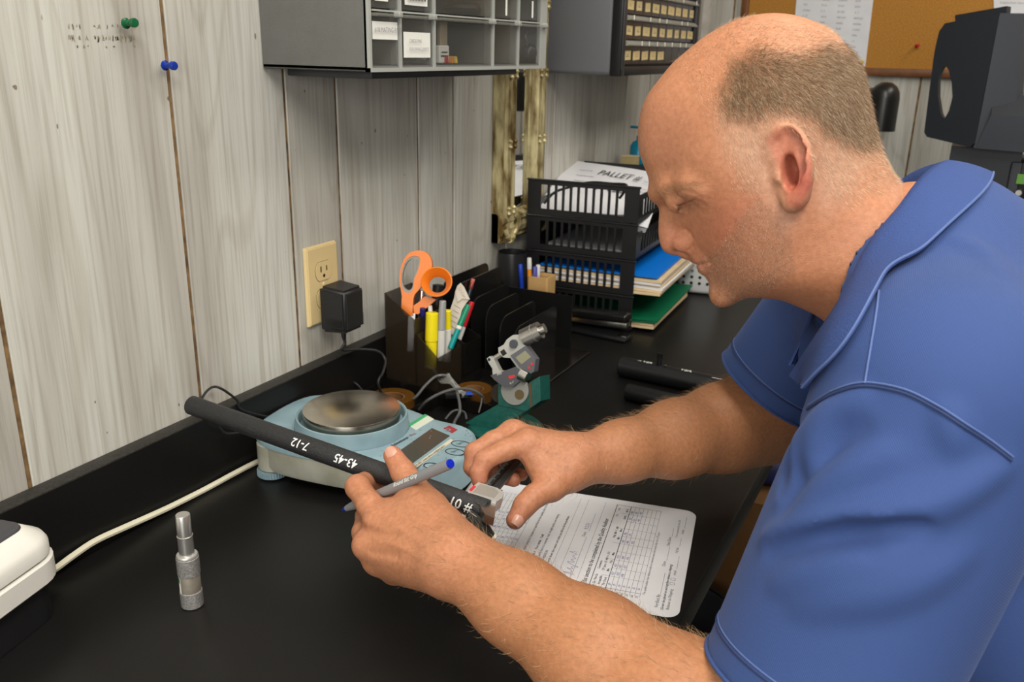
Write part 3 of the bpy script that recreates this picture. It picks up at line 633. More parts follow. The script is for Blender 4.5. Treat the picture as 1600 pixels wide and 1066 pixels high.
a = PX(580 + 808 / 5.33, 380 + 515 / 5.33, x=.125); b_ = PX(580 + 690 / 5.33, 380 + 800 / 5.33, x=.118); pen('felt_pen', 'green felt pen leaning in the side cup, in front of the red one', 'pen', a, b_, [('cap', 0, .036, .0042, .0048, m_pg), ('band', .036, .042, .0047, .0047, m_white), ('barrel', .042, .075, .0045, .0045, mat('pen_teal', (.0, .25, .24), .35))])
a = PX(580 + 840 / 5.33, 380 + 490 / 5.33, x=.117); b_ = PX(580 + 735 / 5.33, 380 + 780 / 5.33, x=.110); pen('felt_pen', 'red felt pen leaning behind the green pen', 'pen', a, b_, [('cap', 0, .042, .0046, .0052, m_pr), ('barrel', .042, .08, .0048, .0048, mat('pale_grey', (.6, .6, .58), .4))])
a = PX(580 + 850 / 5.33, 380 + 297 / 5.33, x=.085); b_ = PX(580 + 780 / 5.33, 380 + 560 / 5.33, x=.08); pen('pencil', 'dark pencil with pink eraser standing behind the paper strip', 'pencil', a, b_, [('eraser', 0, .008, .0034, .0034, m_pinkr), ('ferrule', .008, .018, .0036, .0036, mat('ferrule_red', (.30, .07, .06), .4, .5)), ('barrel', .018, .075, .0036, .0036, mat('barrel_dark', (.01, .02, .03), .3))])
a = PX(580 + 428 / 5.33, 380 + 540 / 5.33, x=.080); pen('ballpoint_pen', 'dark blue pen behind the orange scissor shank', 'pen', a, cupbase(.076, OY + .03), [('barrel', 0, .12, .0042, .0042, mat('pen_navy', (.01, .01, .14), .35))])
a = PX(580 + 425 / 5.33, 380 + 395 / 5.33, x=.070); pen('ballpoint_pen', 'slim chrome pen standing behind the scissor handles', 'pen', a, cupbase(.05, OY + .05), [('barrel', 0, .13, .0036, .0036, m_chrome)], clip=(.0036, .03, m_chrome))
a = PX(580 + 560 / 5.33, 380 + 345 / 5.33, x=.073); pen('marker', 'thick black marker seen through the small scissor loop', 'marker', a, cupbase(.07, OY + .066), [('cap', 0, .05, .0092, .0092, m_blackpl), ('barrel', .05, .13, .0085, .0085, m_blackpl)])
a = PX(580 + 490 / 5.33, 380 + 520 / 5.33, x=.088); pen('ballpoint_pen', 'white pen tip between scissors and yellow highlighter', 'pen', a, cupbase(.09, OY + .045), [('barrel', 0, .09, .0034, .0034, m_white)])
PP = Plane((.105, OY + .092, .86), (.55, -1, .15))
t = thing('paper_strip', 'curled cream paper measuring strip standing in the side cup', 'paper strip', PP.M)
o_ = PP.poly([(745, 330), (775, 365), (820, 465), (790, 500), (755, 560), (735, 640), (705, 700), (680, 790), (655, 760), (655, 560), (690, 460), (700, 400), (718, 355)], Z1)
m_tape = mat('strip_cream', (.66, .60, .50), .6)
bm = bmesh.new(); vs = [bm.verts.new((x, y, .003 * math.sin(90 * x))) for x, y in o_]; bm.faces.new(vs); q = MB().bm(bm)
obj('strip', MB().prism(o_, -.0003, .0003), m_tape, t, smooth=False)
obj('fold', MB().prism(PP.poly([(700, 400), (745, 330), (775, 365), (822, 468), (760, 460), (720, 490)], Z1), .0004, .0034), m_tape, t, smooth=False)
q = MB()
for k in range(5):
    for c_ in ((690, 470),):
        y0 = 515 + 42 * k; q.strokes([[PP.l(580 + (690 - 9 * k) / 5.33, 380 + y0 / 5.33), PP.l(580 + (740 - 11 * k) / 5.33, 380 + (y0 + 28) / 5.33)]], .0007, None, .0005)
for k in range(7): q.strokes([[PP.l(580 + (722 + 6 * k) / 5.33, 380 + (380 + 9 * k) / 5.33), PP.l(580 + (752 + 6 * k) / 5.33, 380 + (362 + 16 * k) / 5.33)]], .0003, None, .0036)
obj('scale_marks', q, mat('mark_brown', (.16, .08, .05), .6), t, smooth=False)

# odds and ends in the low trays
tr = thing('tape_roll', 'amber tape roll in the low smoked tray behind the scale', 'tape', frame_z((.080, OY - .058, DESK + .004), (.0, 0.0, 1)))
m_amber = mat('amber_tape', (.10, .042, .007), .2)
obj('winding', MB().lathe([(.020, .0), (.034, .0), (.034, .02), (.020, .02), (.020, .0)], 40, cap=False), m_amber, tr)
obj('core', MB().lathe([(.0175, .001), (.0198, .001), (.0198, .019), (.0175, .019), (.0175, .001)], 32, cap=False), m_card, tr)
tr = thing('tape_roll', 'second amber tape roll beside the clear bag in the smoked tray', 'tape', frame_z((.168, OY + .035, DESK + .005), (0, 0, 1)))
obj('winding', MB().lathe([(.016, .0), (.028, .0), (.028, .018), (.016, .018), (.016, .0)], 36, cap=False), m_amber, tr)
obj('core', MB().lathe([(.014, .001), (.0158, .001), (.0158, .017), (.014, .017), (.014, .001)], 28, cap=False), m_card, tr)
bag = MB(); gp = []
nb = 16
for i in range(nb):
    for j in range(6):
        u, v_ = i / (nb - 1), j / 5
        p = PX(672, 578, z=.785) * (1 - u) + PX(722, 612, z=.775) * u
        gp.append(p + V((.010 * (v_ - .5) * 2, .006 * (v_ - .5), .006 * math.sin(9 * u + 4 * v_) + .004 * math.cos(17 * u * v_))))
bag.add(gp, [(i * 6 + j, i * 6 + j + 1, (i + 1) * 6 + j + 1, (i + 1) * 6 + j) for i in range(nb - 1) for j in range(5)])
obj('plastic_bag', bag, mat('clear_crumpled', (.62, .62, .58), .12, alpha=.42), label='crumpled clear plastic strip lying across the smoked tray', cat='plastic bag')
us = thing('usb_plug', 'blue USB plug on a black lead in the smoked tray', 'usb plug', frame(PX(727, 617, z=.765), (.6, .75, -.12)))
obj('shell', MB().rbox((0, 0, 0), (.018, .0125, .0055), .0008), m_chrome, us)
obj('tongue', MB().rbox((.004, 0, .0012), (.0125, .0105, .0045), .0006), mat('usb_blue', (.01, .08, .62), .3), us)
obj('boot', MB().rbox((-.021, 0, 0), (.026, .015, .008), .002), m_blackpl, us)
obj('lead', MB().tube(xf(np.linalg.inv(frame(PX(727, 617, z=.765), (.6, .75, -.12))), smooth_path([PX(722, 611, z=.765), PX(712, 600, z=.775), PX(700, 588, z=.785), PX(682, 588, z=.785), PX(665, 602, z=.778), PX(652, 618, z=.768), PX(640, 628, z=.758)], 8)), .0021, 8), mat('grey_lead', (.10, .10, .10), .3), us)
cord('dark_cable', [PX(655, 640, z=.755), PX(668, 626, z=.775), PX(690, 614, z=.785), PX(712, 608, z=.79), PX(735, 609, z=.785), PX(752, 618, z=.772), PX(756, 630, z=.755)], .0022, mat('grey_lead', (.10, .10, .10), .3), 'dark lead arching over the smoked tray between scale and green stand')
cord('dark_cable', [PX(714, 612, z=.785), PX(718, 630, z=.775), PX(718, 645, z=.768), PX(711, 658, z=.758), PX(708, 668, z=.752)], .0022, mat('grey_lead', (.10, .10, .10), .3), 'short dark lead dropping behind the scale keypad')
cord('dark_cable', [PX(696, 655, z=.757), PX(706, 644, z=.765), PX(716, 641, z=.767), PX(726, 645, z=.760), PX(729, 655, z=.752)], .0016, mat('grey_lead', (.10, .10, .10), .3), 'small dark wire loop beside the green stand foot')
cord('grey_cable', [PX(753, 618, z=.77), PX(752, 630, z=.763), PX(748, 645, z=.755)], .0012, mat('grey_lead', (.10, .10, .10), .3), 'thin wire hanging from the tray next to the green arm')
# ------------------------------------------------------------------ drawer cabinet nearest the viewer (clear drawers)
m_cab = mat('cabinet_grey', (.150, .150, .140), .48, bump=(700, .12), noise=(40, .3, (.135, .135, .127)))
m_frame = mat('frame_grey', (.36, .37, .345), .40)
m_clear = mat('clear_drawer', (.13, .13, .115), .09, alpha=.24, spec=.6)
m_clear2 = mat('clear_drawer_edge', (.36, .36, .31), .12, alpha=.30, spec=.7)
m_label = mat('label_white', (.80, .80, .74), .6)
CX, CY0, CY1, CZ0, CZ1 = .161, .855, 1.325, 1.231, 1.62
t = thing('drawer_cabinet', 'grey wall cabinet with large clear drawers and white labels', 'cabinet', T(0, CY0, CZ0))
L = CY1 - CY0; H = CZ1 - CZ0
body = MB().rbox((.072, L / 2, H / 2 + .004), (.142, L, H), .006).box((.0, 0, 0), (.0001, .0001, .0001))
sh = MB(); wt_ = .003
sh.rbox((.0805, .0035, H / 2), (.159, .007, H), .002); sh.rbox((.0805, L - .0035, H / 2), (.159, .007, H), .002)
sh.rbox((.0805, L / 2, .0035), (.159, L, .007), .002); sh.rbox((.0805, L / 2, H - .0035), (.159, L, .007), .002); sh.b2((.002, .004, .004), (.006, L - .004, H - .004))
obj('shell', sh, m_cab, t)
obj('inner_shade', MB().b2((.0062, .0072, .0072), (.0085, L - .0072, H - .0072)).b2((.0085, .0072, .0072), (.150, .0082, H - .0072)).b2((.0085, L - .0082, .0072), (.150, L - .0072, H - .0072)), mat('inner_shade_dark', (.028, .028, .026), .6), t, smooth=False)  # dark sheets added to put shade inside the cabinet
obj('foot_rail', MB().rbox((.075, L / 2 - .012, -.004), (.13, L - .09, .010), .002), m_dkpl, t)
cols = [.003, .063, .139, .295, .374, .4665]; rows = [.004, .0675, .1150, .178, .242, .306, .384]
fr = obj('front_grid', MB().b2((.155, 0, 0), (.1625, .004, H)), m_frame, t, smooth=False)
for c_ in cols[1:-1]: obj('divider', MB().b2((.148, c_ - .0018, .004), (.1625, c_ + .0018, H - .004)), m_frame, fr, smooth=False)
obj('divider', MB().b2((.155, L - .020, 0), (.1625, L, H)), m_frame, fr, smooth=False)
for r_ in rows[1:-1]: obj('shelf', MB().b2((.012, .009, r_ - .001), (.1600, L - .009, r_ + .001)), m_frame, fr, smooth=False)
obj('rail', MB().b2((.155, 0, 0), (.1628, L, .0045)), m_frame, fr, smooth=False)
def cab_text(o, y0, z0, lines, sz, dz, M_par):
    q = MB()
    for i, s_ in enumerate(lines): q.text(s_, sz, frame((.1638, y0, z0 - i * dz), (0, 1, 0), (1, 0, 0)), sx=.85)
    return obj('label_text', q, m_grayink, o, smooth=False)
for ri in range(0, 3):
    for ci in range(5):
        y0, y1 = cols[ci] + .0035, cols[ci + 1] - .0035; z0, z1 = rows[ri] + .0025, rows[ri + 1] - .003
        d = obj('drawer', MB().b2((.1585, y0, z0), (.1605, y1, z1)), m_clear, t, smooth=False)
        obj('drawer_floor', MB().b2((.03, y0, z0), (.1585, y1, z0 + .0016)), m_clear, d, smooth=False)
        for ya in (y0, y1 - .0014): obj('drawer_side', MB().b2((.03, ya, z0 + .0016), (.1585, ya + .0014, z1 - .004)), m_clear2, d, smooth=False)
        obj('pull_lip', MB().rbox((.1645, (y0 + y1) / 2, z1 - .0018), (.010, y1 - y0, .0036), .001, seg=1), m_clear2, d)
        obj('corner_tab', MB().rbox((.1640, y1 - .004, z1 - .0005), (.009, .008, .007), .001, seg=1), m_frame, d)
        if ri == 0 and ci == 0:
            k = obj('label', MB().b2((.1606, y0 + .001, .0360), (.1612, y1 - .002, .0555)), m_label, d, smooth=False); cab_text(k, y0 + .0015, .0440, ['#18 MATING PART'], .0078, .01, t)
        if ri == 0 and ci == 1:
            k = obj('label', MB().b2((.1606, y0 + .004, .0160), (.1612, y1 - .006, .0455)), m_label, d, smooth=False); cab_text(k, y0 + .012, .0335, ['CHECK PINS', 'FOR SWING JOINTS'], .0058, .0095, t)
        if ri == 1 and ci == 0:
            k = obj('label', MB().b2((.1606, y0 + .008, .0775), (.1612, y1 - .02, .104)), m_label, d, smooth=False); cab_text(k, y0 + .011, .0845, ['SHIM', ], .0055, .0075, t)
        if ri == 1 and ci == 1:
            k = obj('label', MB().b2((.1606, y0 + .008, .0760), (.1612, y1 - .012, .106)), m_label, d, smooth=False); cab_text(k, y0 + .012, .0935, ['BAR, PIN FOR'], .0058, .0075, t)
            q = MB()
            for j in range(6):
                yy = y0 + .013 + j * .0065; q.strokes([[(yy, .082), (yy + .0015, .0885), (yy + .003, .0815), (yy + .0045, .0875)]], .0014, np.array([[0, 0, 1, .1639], [1, 0, 0, 0], [0, 1, 0, 0], [0, 0, 0, 1.]]))
            obj('handwriting', q, m_ink, k, smooth=False)
        if ri == 1 and ci in (3, 4):
            obj('label', MB().b2((.1606, (y0 + y1) / 2 - .002, z0 + .004), (.1612, (y0 + y1) / 2 + .0025, z0 + .028)), m_label, d, smooth=False)
# contents of the clear drawers
def inside(x, y, z): return T(x, CY0 + y, CZ0 + z)
b_ = thing('light_bulb', 'small glass bulb in the clear drawer marked check pins', 'bulb', inside(.148, .120, .0090))
obj('globe', MB().lathe([(.006, .022), (.010, .018), (.013, .012), (.012, .005), (.007, .001), (.001, .0003)], 24), mat('bulb_glass', (.7, .7, .68), .05, alpha=.35), b_)
obj('cap', MB().lathe([(.0055, .021), (.0058, .030), (.003, .032)], 18), m_steel, b_)
b_ = thing('wood_sample', 'pale wooden strip standing in the wide clear drawer', 'wood strip', inside(.144, .186, .0090)); obj('strip', MB().rbox((0, 0, .026), (.006, .018, .052), .001, seg=1), mat('pale_wood', (.45, .36, .25), .6, noise=(30, .5, (.34, .26, .17))), b_)
b_ = thing('parts_packet', 'white printed parts packet in the wide clear drawer', 'packet', inside(.153, .172, .0090)); obj('packet', MB().rbox((0, 0, .011), (.006, .024, .022), .001, seg=1), m_label, b_); obj('print', MB().b2((.0031, -.009, .008), (.0034, .009, .010)).b2((.0031, -.007, .013), (.0034, .007, .0145)), m_ink, b_, smooth=False)
for k, (nm, cl, yy, lb) in enumerate((('red', (.33, .02, .02), .176, 'tiny red plastic cap in the wide clear drawer'), ('orange', (.55, .20, .03), .189, 'tiny orange plastic cap beside the red one'), ('yellow', (.55, .40, .06), .199, 'tiny yellow plastic cap right of the orange one'))):
    b_ = thing('small_stopper', lb, 'cap', inside(.154, yy, .0090), 'caps in the wide drawer'); obj('cap', MB().lathe([(.0048, .0), (.0052, .001), (.0046, .008), (.003, .0088)], 14), mat('cap_' + nm, cl, .35), b_)
b_ = thing('rubber_ball', 'shiny black rubber ball in the right-hand clear drawer', 'ball', inside(.142, .449, .0090)); obj('ball', MB().sphere((0, 0, .0145), .0145, 24), mat('black_gloss', (.008, .008, .008), .22), b_); obj('stem', MB().tube(smooth_path([(0, -.004, .0285), (0, -.010, .034), (0, -.012, .040), (0, -.006, .044)], 5), .0011, 8), m_steel, b_)
b_ = thing('o_ring', 'thick dark ring lying in the wide upper drawer', 'ring', inside(.13, .262, .0720)); obj('ring', MB().tube(smooth_path([(.018 * math.cos(a), .022 * math.sin(a), .008) for a in np.linspace(0, 2 * math.pi, 16, endpoint=False)], 3, True).tolist() + [[.018, 0, .008]], .0075, 10), m_blackrub, b_)

# ------------------------------------------------------------------ second cabinet with many small drawers
DX, DY0, DY1, DZ0, DZ1 = .150, 1.652, 2.170, 1.215, 1.62
t = thing('small_parts_cabinet', 'grey wall cabinet with rows of small dark drawers and tan labels', 'cabinet', T(0, DY0, DZ0))
L = DY1 - DY0; H = DZ1 - DZ0
m_cab2 = mat('cabinet_blue_grey', (.135, .138, .148), .5, bump=(700, .12))
bm_ = MB().rbox((.0745, L / 2, H / 2), (.145, L, H), .008, seg=3); obj('shell', bm_, m_cab2, t)
fm = MB(); fm.rbox((.156, .012, H / 2), (.022, .026, H + .004), .003); fm.rbox((.156, L - .010, H / 2), (.022, .022, H + .004), .003); fm.rbox((.155, L / 2, .008), (.020, L, .018), .003); fm.rbox((.155, L / 2, H - .008), (.020, L, .018), .003); fm.b2((.1468, .01, .01), (.1475, L - .01, H - .01))
obj('black_frame', fm, m_blackpl, t)
obj('frame_bead', MB().rbox((.1675, .0035, H / 2), (.003, .003, H - .02), .001), mat('bead_grey', (.05, .05, .055), .25), t)
m_tan = mat('label_tan', (.72, .56, .27), .6); m_drw = mat('small_drawer', (.022, .021, .020), .25); m_lip = mat('drawer_lip', (.34, .33, .29), .22, alpha=.9)
nc = 9; cw = (L - .050) / nc; rh = .0465
rs = random.Random(5)
me_front = MB().b2((.148, -cw / 2 + .0014, .001), (.1600, cw / 2 - .0014, rh - .011)).mesh('drawer_front', False); me_front.materials.append(m_drw)
me_lip = MB().prism([(0, 0), (.006, -.002), (.013, -.0085), (.012, -.0105), (.0, -.0105)], -cw / 2 + .0012, cw / 2 - .0012, np.array([[1, 0, 0, .158], [0, 0, 1, 0], [0, 1, 0, rh - .001], [0, 0, 0, 1.]])).mesh('lip', False); me_lip.materials.append(m_lip)
me_glint = MB().b2((.160, -.0022, rh - .0102), (.1715, .0022, rh - .0010)).mesh('glint', False); me_glint.materials.append(m_label)
for r_ in range(5):
    for c_ in range(nc):
        yc = .027 + cw * (c_ + .5); z0 = .020 + r_ * rh
        d = link('drawer', me_front, t, T(0, yc, z0)); link('lip', me_lip, d)
        if not (r_ == 0 and c_ >= 5):
            wl = cw * rs.uniform(.55, .82); a = rs.uniform(-.05, .05)
            k = obj('label', MB().b2((.1601, -wl / 2, -.0085), (.1606, wl / 2, .0085), T(0, 0, .017) @ np.array([[1, 0, 0, 0], [0, math.cos(a), -math.sin(a), 0], [0, math.sin(a), math.cos(a), 0], [0, 0, 0, 1.]])), m_tan, d, smooth=False)
            obj('label_text', MB().b2((.1606, -wl * .2, .0145), (.1608, wl * .2, .0162)).b2((.1606, -wl * .14, .0180), (.1608, wl * .14, .0192)), m_pencil if rs.random() < .5 else m_grayink, k, smooth=False)
        if rs.random() < .8: obj('lip_tab', MB().b2((.1712, -.0022, rh - .0105), (.1718, .0022, rh - .0020), T(0, rs.uniform(-.012, .0), 0)), m_label, d, smooth=False)  # small white tab on most of the drawer lips

# ------------------------------------------------------------------ gilded mirror on the left wall
MY0, MY1, MZ0, MZ1 = 1.449, 1.640, .906, 1.80
t = thing('gilt_mirror', 'narrow mirror in a worn gold carved frame on the panelled wall', 'mirror', frame_z((.001, (MY0 + MY1) / 2, (MZ0 + MZ1) / 2), (1, 0, 0), (0, 1, 0)))
m_gold = mat('worn_gilding', (.62, .54, .29), .36, .35, noise=(38, .8, (.14, .085, .022)), stretch=(1.4, .35, 1.4))
w2, h2 = (MY1 - MY0) / 2, (MZ1 - MZ0) / 2
prof = [(0, 0), (0, .014), (.006, .020), (.012, .018), (.016, .024), (.026, .026), (.034, .022), (.040, .026), (.047, .024), (.052, .014), (.056, .010), (.056, 0)]
for sx in (-1, 1):
    poly = [(sx * (-w2 + u), z) for u, z in prof]
    obj('side_moulding', MB().prism(poly if sx > 0 else poly, -h2, h2, np.array([[1, 0, 0, 0], [0, 0, 1, 0], [0, 1, 0, 0], [0, 0, 0, 1.]])), m_gold, t, angle=25)
    for k in range(7):
        yy = -h2 + .06 + k * .125
        for du, rr_ in ((.021, .0060), (.042, .0050)): obj('bead', MB().tube([(sx * (-w2 + du), yy + dy, .0255) for dy in (-.009, -.005, -.002, .002, .005, .009)], [rr_ * .5, rr_, rr_ * .7, rr_ * .7, rr_, rr_ * .5], 10), m_gold, t)
for sy in (-1, 1):
    obj('end_moulding', MB().prism([(sy * (-h2 + u), z) for u, z in prof], -w2, w2, np.array([[0, 0, 1, 0], [1, 0, 0, 0], [0, 1, 0, 0], [0, 0, 0, 1.]])), m_gold, t, angle=25)
    for sx in (-1, 1):
        q = MB()
        for k in range(7):
            a = k * .5; q.tube(smooth_path([(sx * (w2 - .03 + .026 * math.cos(a + j * .35)), sy * (h2 - .028 + .026 * math.sin(a + j * .35)), .027 + .004 * math.sin(k + j)) for j in range(4)], 4), [.0062 - .0003 * j for j in range(13)], 8)
        obj('corner_leaf', q, m_gold, t)
obj('glass', MB().b2((-w2 + .05, -h2 + .05, .004), (w2 - .05, h2 - .05, .008)), mat('mirror_glass', (.86, .87, .86), .03, 1.0), t, smooth=False)

# ------------------------------------------------------------------ letter tray stack
TA = V((.258, 1.548, DESK)); a_ = math.radians(3.0)
TM = frame(TA, (math.cos(a_), math.sin(a_), 0))        # local x towards the room, y away along the wall; corner at origin, extends to -x and +y
TW, TD, TH = .225, .325, .0700
t = thing('letter_trays', 'stack of four black slotted letter trays filled with papers', 'letter trays', TM)
m_tray = mat('tray_black', (.012, .012, .013), .33)
for k in range(4):
    z0 = .004 + k * TH; q = obj('tray', MB().b2((-TW, .002, z0), (0, TD, z0 + .003)), m_tray, t, smooth=False)
    def slotted(n, a0, a1, zlo, zhi, mk):
        b = MB(); wd = (a1 - a0); e = .028; sw = (wd - 2 * e) / n
        mk(b, a0, a0 + e, zlo, zhi); mk(b, a1 - e, a1, zlo, zhi); mk(b, a0 + e, a1 - e, zlo, zlo + .011); mk(b, a0 + e, a1 - e, zhi - .010, zhi)
        for j in range(1, n): mk(b, a0 + e + j * sw - .0024, a0 + e + j * sw + .0024, zlo + .010, zhi - .009)
        return b
    obj('near_side', slotted(11, -TW, 0, z0, z0 + TH - .002, lambda b, p, q_, r, s_: b.b2((p, 0, r), (q_, .003, s_))), m_tray, q, smooth=False)
    obj('far_side', slotted(11, -TW, 0, z0, z0 + TH - .002, lambda b, p, q_, r, s_: b.b2((p, TD - .003, r), (q_, TD, s_))), m_tray, q, smooth=False)
    obj('back_side', MB().b2((-TW, .003, z0), (-TW + .003, TD - .003, z0 + (TH - .006 if k < 3 else .022))), m_tray, q, smooth=False)
    if k >= 2: obj('open_side', slotted(14, .003, TD - .003, z0, z0 + (.052 if k == 3 else .050), lambda b, p, q_, r, s_: b.b2((-.003, p, r), (0, q_, s_))), m_tray, q, smooth=False)
    obj('rim', MB().rbox((-TW / 2, .0015, z0 + TH - .0035), (TW + .004, .006, .004), .001, seg=1), m_tray, q)
for nm, (fx, fy) in enumerate(((-.012, .012), (-TW + .012, .012), (-.012, TD - .012), (-TW + .012, TD - .012))): obj('foot', MB().b2((fx - .008, fy - .008, .0003), (fx + .008, fy + .008, .004)), m_tray, t, smooth=False)
def sheet_stack(name, label, cat, m, z, th, x0, x1, y0, y1, rot=0., wave=.0, layers=1, sag=0., group=None, mats=None):
    """a slightly wavy pile of sheets lying on a tray floor"""
    M_ = TM @ T((x0 + x1) / 2, (y0 + y1) / 2, z) @ RZm(rot); t_ = thing(name, label, cat, M_, group)
    for j in range(layers):
        b = MB(); nx, ny = 8, 8; vs = []
        for s_ in (0, 1):
            for iy in range(ny):
                for ix in range(nx):
                    u, v_ = ix / (nx - 1) - .5, iy / (ny - 1) - .5
                    vs.append(((x1 - x0) * u, (y1 - y0) * v_, th * (j + .88 * s_) / layers + wave * math.sin(5 * u + 3 * v_ + j) * (.4 + u) - sag * max(0, u - .25) ** 2 * 8))
        g = nx * ny; f = []
        for iy in range(ny - 1):
            for ix in range(nx - 1): a = iy * nx + ix; f += [(a, a + nx, a + nx + 1, a + 1), (g + a, g + a + 1, g + a + nx + 1, g + a + nx)]
        for ix in range(nx - 1): f += [(ix, ix + 1, g + ix + 1, g + ix), ((ny - 1) * nx + ix + 1, (ny - 1) * nx + ix, g + (ny - 1) * nx + ix, g + (ny - 1) * nx + ix + 1)]
        for iy in range(ny - 1): f += [((iy + 1) * nx, iy * nx, g + iy * nx, g + (iy + 1) * nx), (iy * nx + nx - 1, (iy + 1) * nx + nx - 1, g + (iy + 1) * nx + nx - 1, g + iy * nx + nx - 1)]
        b.add(vs, f, T(rs.uniform(-.004, .004) if layers > 1 else 0, rs.uniform(-.006, .006) if layers > 1 else 0, 0)); obj('sheet', b, mats[j % len(mats)] if mats else m, t_, angle=20)
    return t_
m_man = mat('manila', (.74, .58, .36), .6, noise=(30, .4, (.64, .48, .28))); m_bf = mat('folder_blue', (.0, .17, .68), .42); m_gf = mat('folder_green', (.0, .13, .055), .5)
F0, F1, F2, F3 = [.0075 + k * TH for k in range(4)]
sheet_stack('manila_folders', 'cream folders under the green folder in the lowest tray', 'folder', m_man, F0, .010, -.19, .040, .02, .30, wave=.001, layers=2)
sheet_stack('green_folder', 'green folder jutting out of the lowest letter tray', 'folder', m_gf, F0 + .0115, .006, -.19, .048, .015, .33, .02, .002, 2, sag=-.004)
sheet_stack('manila_folders', 'thick pile of cream folders and papers below the blue folder', 'folder', m_man, F1, .030, -.20, .052, .01, .31, .01, .0012, 6, mats=[m_man, m_man, m_paper, m_man, m_paper, m_man])
sheet_stack('blue_folder', 'bright blue folder on top of the third letter tray pile', 'folder', m_bf, F1 + .0325, .004, -.20, .040, .012, .325, .015, .001, 1, sag=.002)
sheet_stack('paper_pile', 'low grey paper pile in the second letter tray', 'paper', m_paper, F2, .006, -.19, -.03, .03, .28, .0, .001, 2, mats=[m_paper, mat('grey_card', (.3, .3, .31), .6)])
# white papers heaped on the top tray, the topmost one prints PALLET #
q = MB()
BLp, BRp, TLp, TRp = PX(832, 332, y=1.562), PX(1012, 352, y=1.575), PX(893, 252, y=1.86), PX(1040, 270, y=1.86)
def bil(u, v_): return (BLp * (1 - u) + BRp * u) * (1 - v_) + (TLp * (1 - u) + TRp * u) * v_
t2 = thing('pallet_sheet', 'white printed sheet reading PALLET # heaped on the top letter tray', 'paper', np.eye(4))
def patch(th, off, shr=0., lift=0.):
    nx = ny = 12; vs = []
    nrm_ = nrm(np.cross(BRp - BLp, TLp - BLp))
    for s_ in (0, 1):
        for i in range(ny):
            for j in range(nx):
                u, v_ = shr + (1 - 2 * shr) * j / (nx - 1), shr + (1 - 2 * shr) * i / (ny - 1)
                vs.append(bil(u, v_) + nrm_ * (off + th * s_ - .010 * max(0, u - .6) ** 2 * 4 + .0012 * math.sin(3 * u + 2 * v_)) )
    g = nx * ny; f = []
    for i in range(ny - 1):
        for j in range(nx - 1): a = i * nx + j; f += [(a + nx, a, a + 1, a + nx + 1)[::-1], (g + a, g + a + 1, g + a + nx + 1, g + a + nx)]
    for j in range(nx - 1): f += [(j, j + 1, g + j + 1, g + j), ((ny - 1) * nx + j + 1, (ny - 1) * nx + j, g + (ny - 1) * nx + j, g + (ny - 1) * nx + j + 1)]
    for i in range(ny - 1): f += [((i + 1) * nx, i * nx, g + i * nx, g + (i + 1) * nx), (i * nx + nx - 1, (i + 1) * nx + nx - 1, g + (i + 1) * nx + nx - 1, g + i * nx + nx - 1)]
    return MB().add(vs, f)
obj('sheet', patch(.0012, 0), m_paper, t2, angle=40)
nn_ = nrm(np.cross(BRp - BLp, TLp - BLp))
def paper_frame(pa, pb, off):
    pl = Plane(bil(.5, .6) + nn_ * off, nn_); a, b = pl.w(*pa), pl.w(*pb); return frame(a, b - a, nn_), np.linalg.norm(b - a)
Mt, Lw = paper_frame((932, 272), (1002, 283), .0036)
obj('heading', MB().text('PALLET #', .040, Mt, sx=Lw / .175), m_ink, t2, smooth=False)
q = MB()
Mt, Lw = paper_frame((930, 296), (975, 302), .0036); q.text('/1128 4', .030, Mt, sx=.9)
obj('number', q, m_ink, t2, smooth=False)
q = MB()
for k, (ax, ay, bx, by) in enumerate(((905, 266, 925, 268), (900, 274, 926, 277), (896, 282, 922, 285), (893, 290, 920, 293), (1000, 296, 1026, 300), (1000, 301, 1030, 305), (1003, 306, 1028, 310), (985, 316, 1020, 321), (1005, 284, 1018, 286), (988, 322, 1015, 327))):
    Mt, Lw = paper_frame((ax, ay), (bx, by), .0034); q.text('lot qty part no date', .012, Mt, sx=Lw / .095)
obj('small_print', q, m_grayink, t2, smooth=False, kind='stuff')
t3 = thing('paper_heap', 'white papers under the PALLET sheet in the top letter tray', 'paper', np.eye(4))
for k in range(3): obj('sheet', patch(.002, -.006 - .004 * k, .012 + .006 * k), m_paper, t3, angle=40)
gl = thing('wire_loop', 'black wire loop lying on the top letter tray rim', 'cable', np.eye(4))
obj('wire', MB().tube(smooth_path([PX(850, 318, y=1.56), PX(868, 300, y=1.57), PX(900, 290, y=1.58), PX(925, 285, y=1.57), PX(955, 287, y=1.57), PX(978, 289, y=1.56), PX(975, 300, y=1.556), PX(968, 310, y=1.557)], 8), .0026, 8), m_blackrub, gl)

# ------------------------------------------------------------------ stapler in front of the trays
sp0, sp1 = PX(983, 531, z=DESK + .004), PX(868, 507, z=DESK + .004)
sp1 = sp0 + nrm((sp1 - sp0) * (1, 1, 0)) * .165
M = frame((sp0[0], sp0[1], DESK), sp1 - sp0)
t = thing('stapler', 'black stapler lying before the letter trays', 'stapler', M)
obj('base', MB().rbox((.082, 0, .005), (.164, .036, .008), .003), m_blackpl, t)
obj('anvil', MB().rbox((.012, 0, .0098), (.018, .018, .002), .0006), m_chrome, t)
Mh = T(.150, 0, .018) @ frame((0, 0, 0), (-1, 0, .07), (0, 0, 1))
obj('magazine', MB().rbox((.074, 0, .004), (.146, .018, .010), .002), m_steel, t, Mh)
obj('top_arm', MB().rbox((.074, 0, .018), (.152, .030, .018), .006, seg=3), mat('black_gloss', (.008, .008, .008), .22), t, Mh)
obj('hinge', MB().cyl((.148, -.017, .016), (.148, .017, .016), .009), m_blackpl, t)

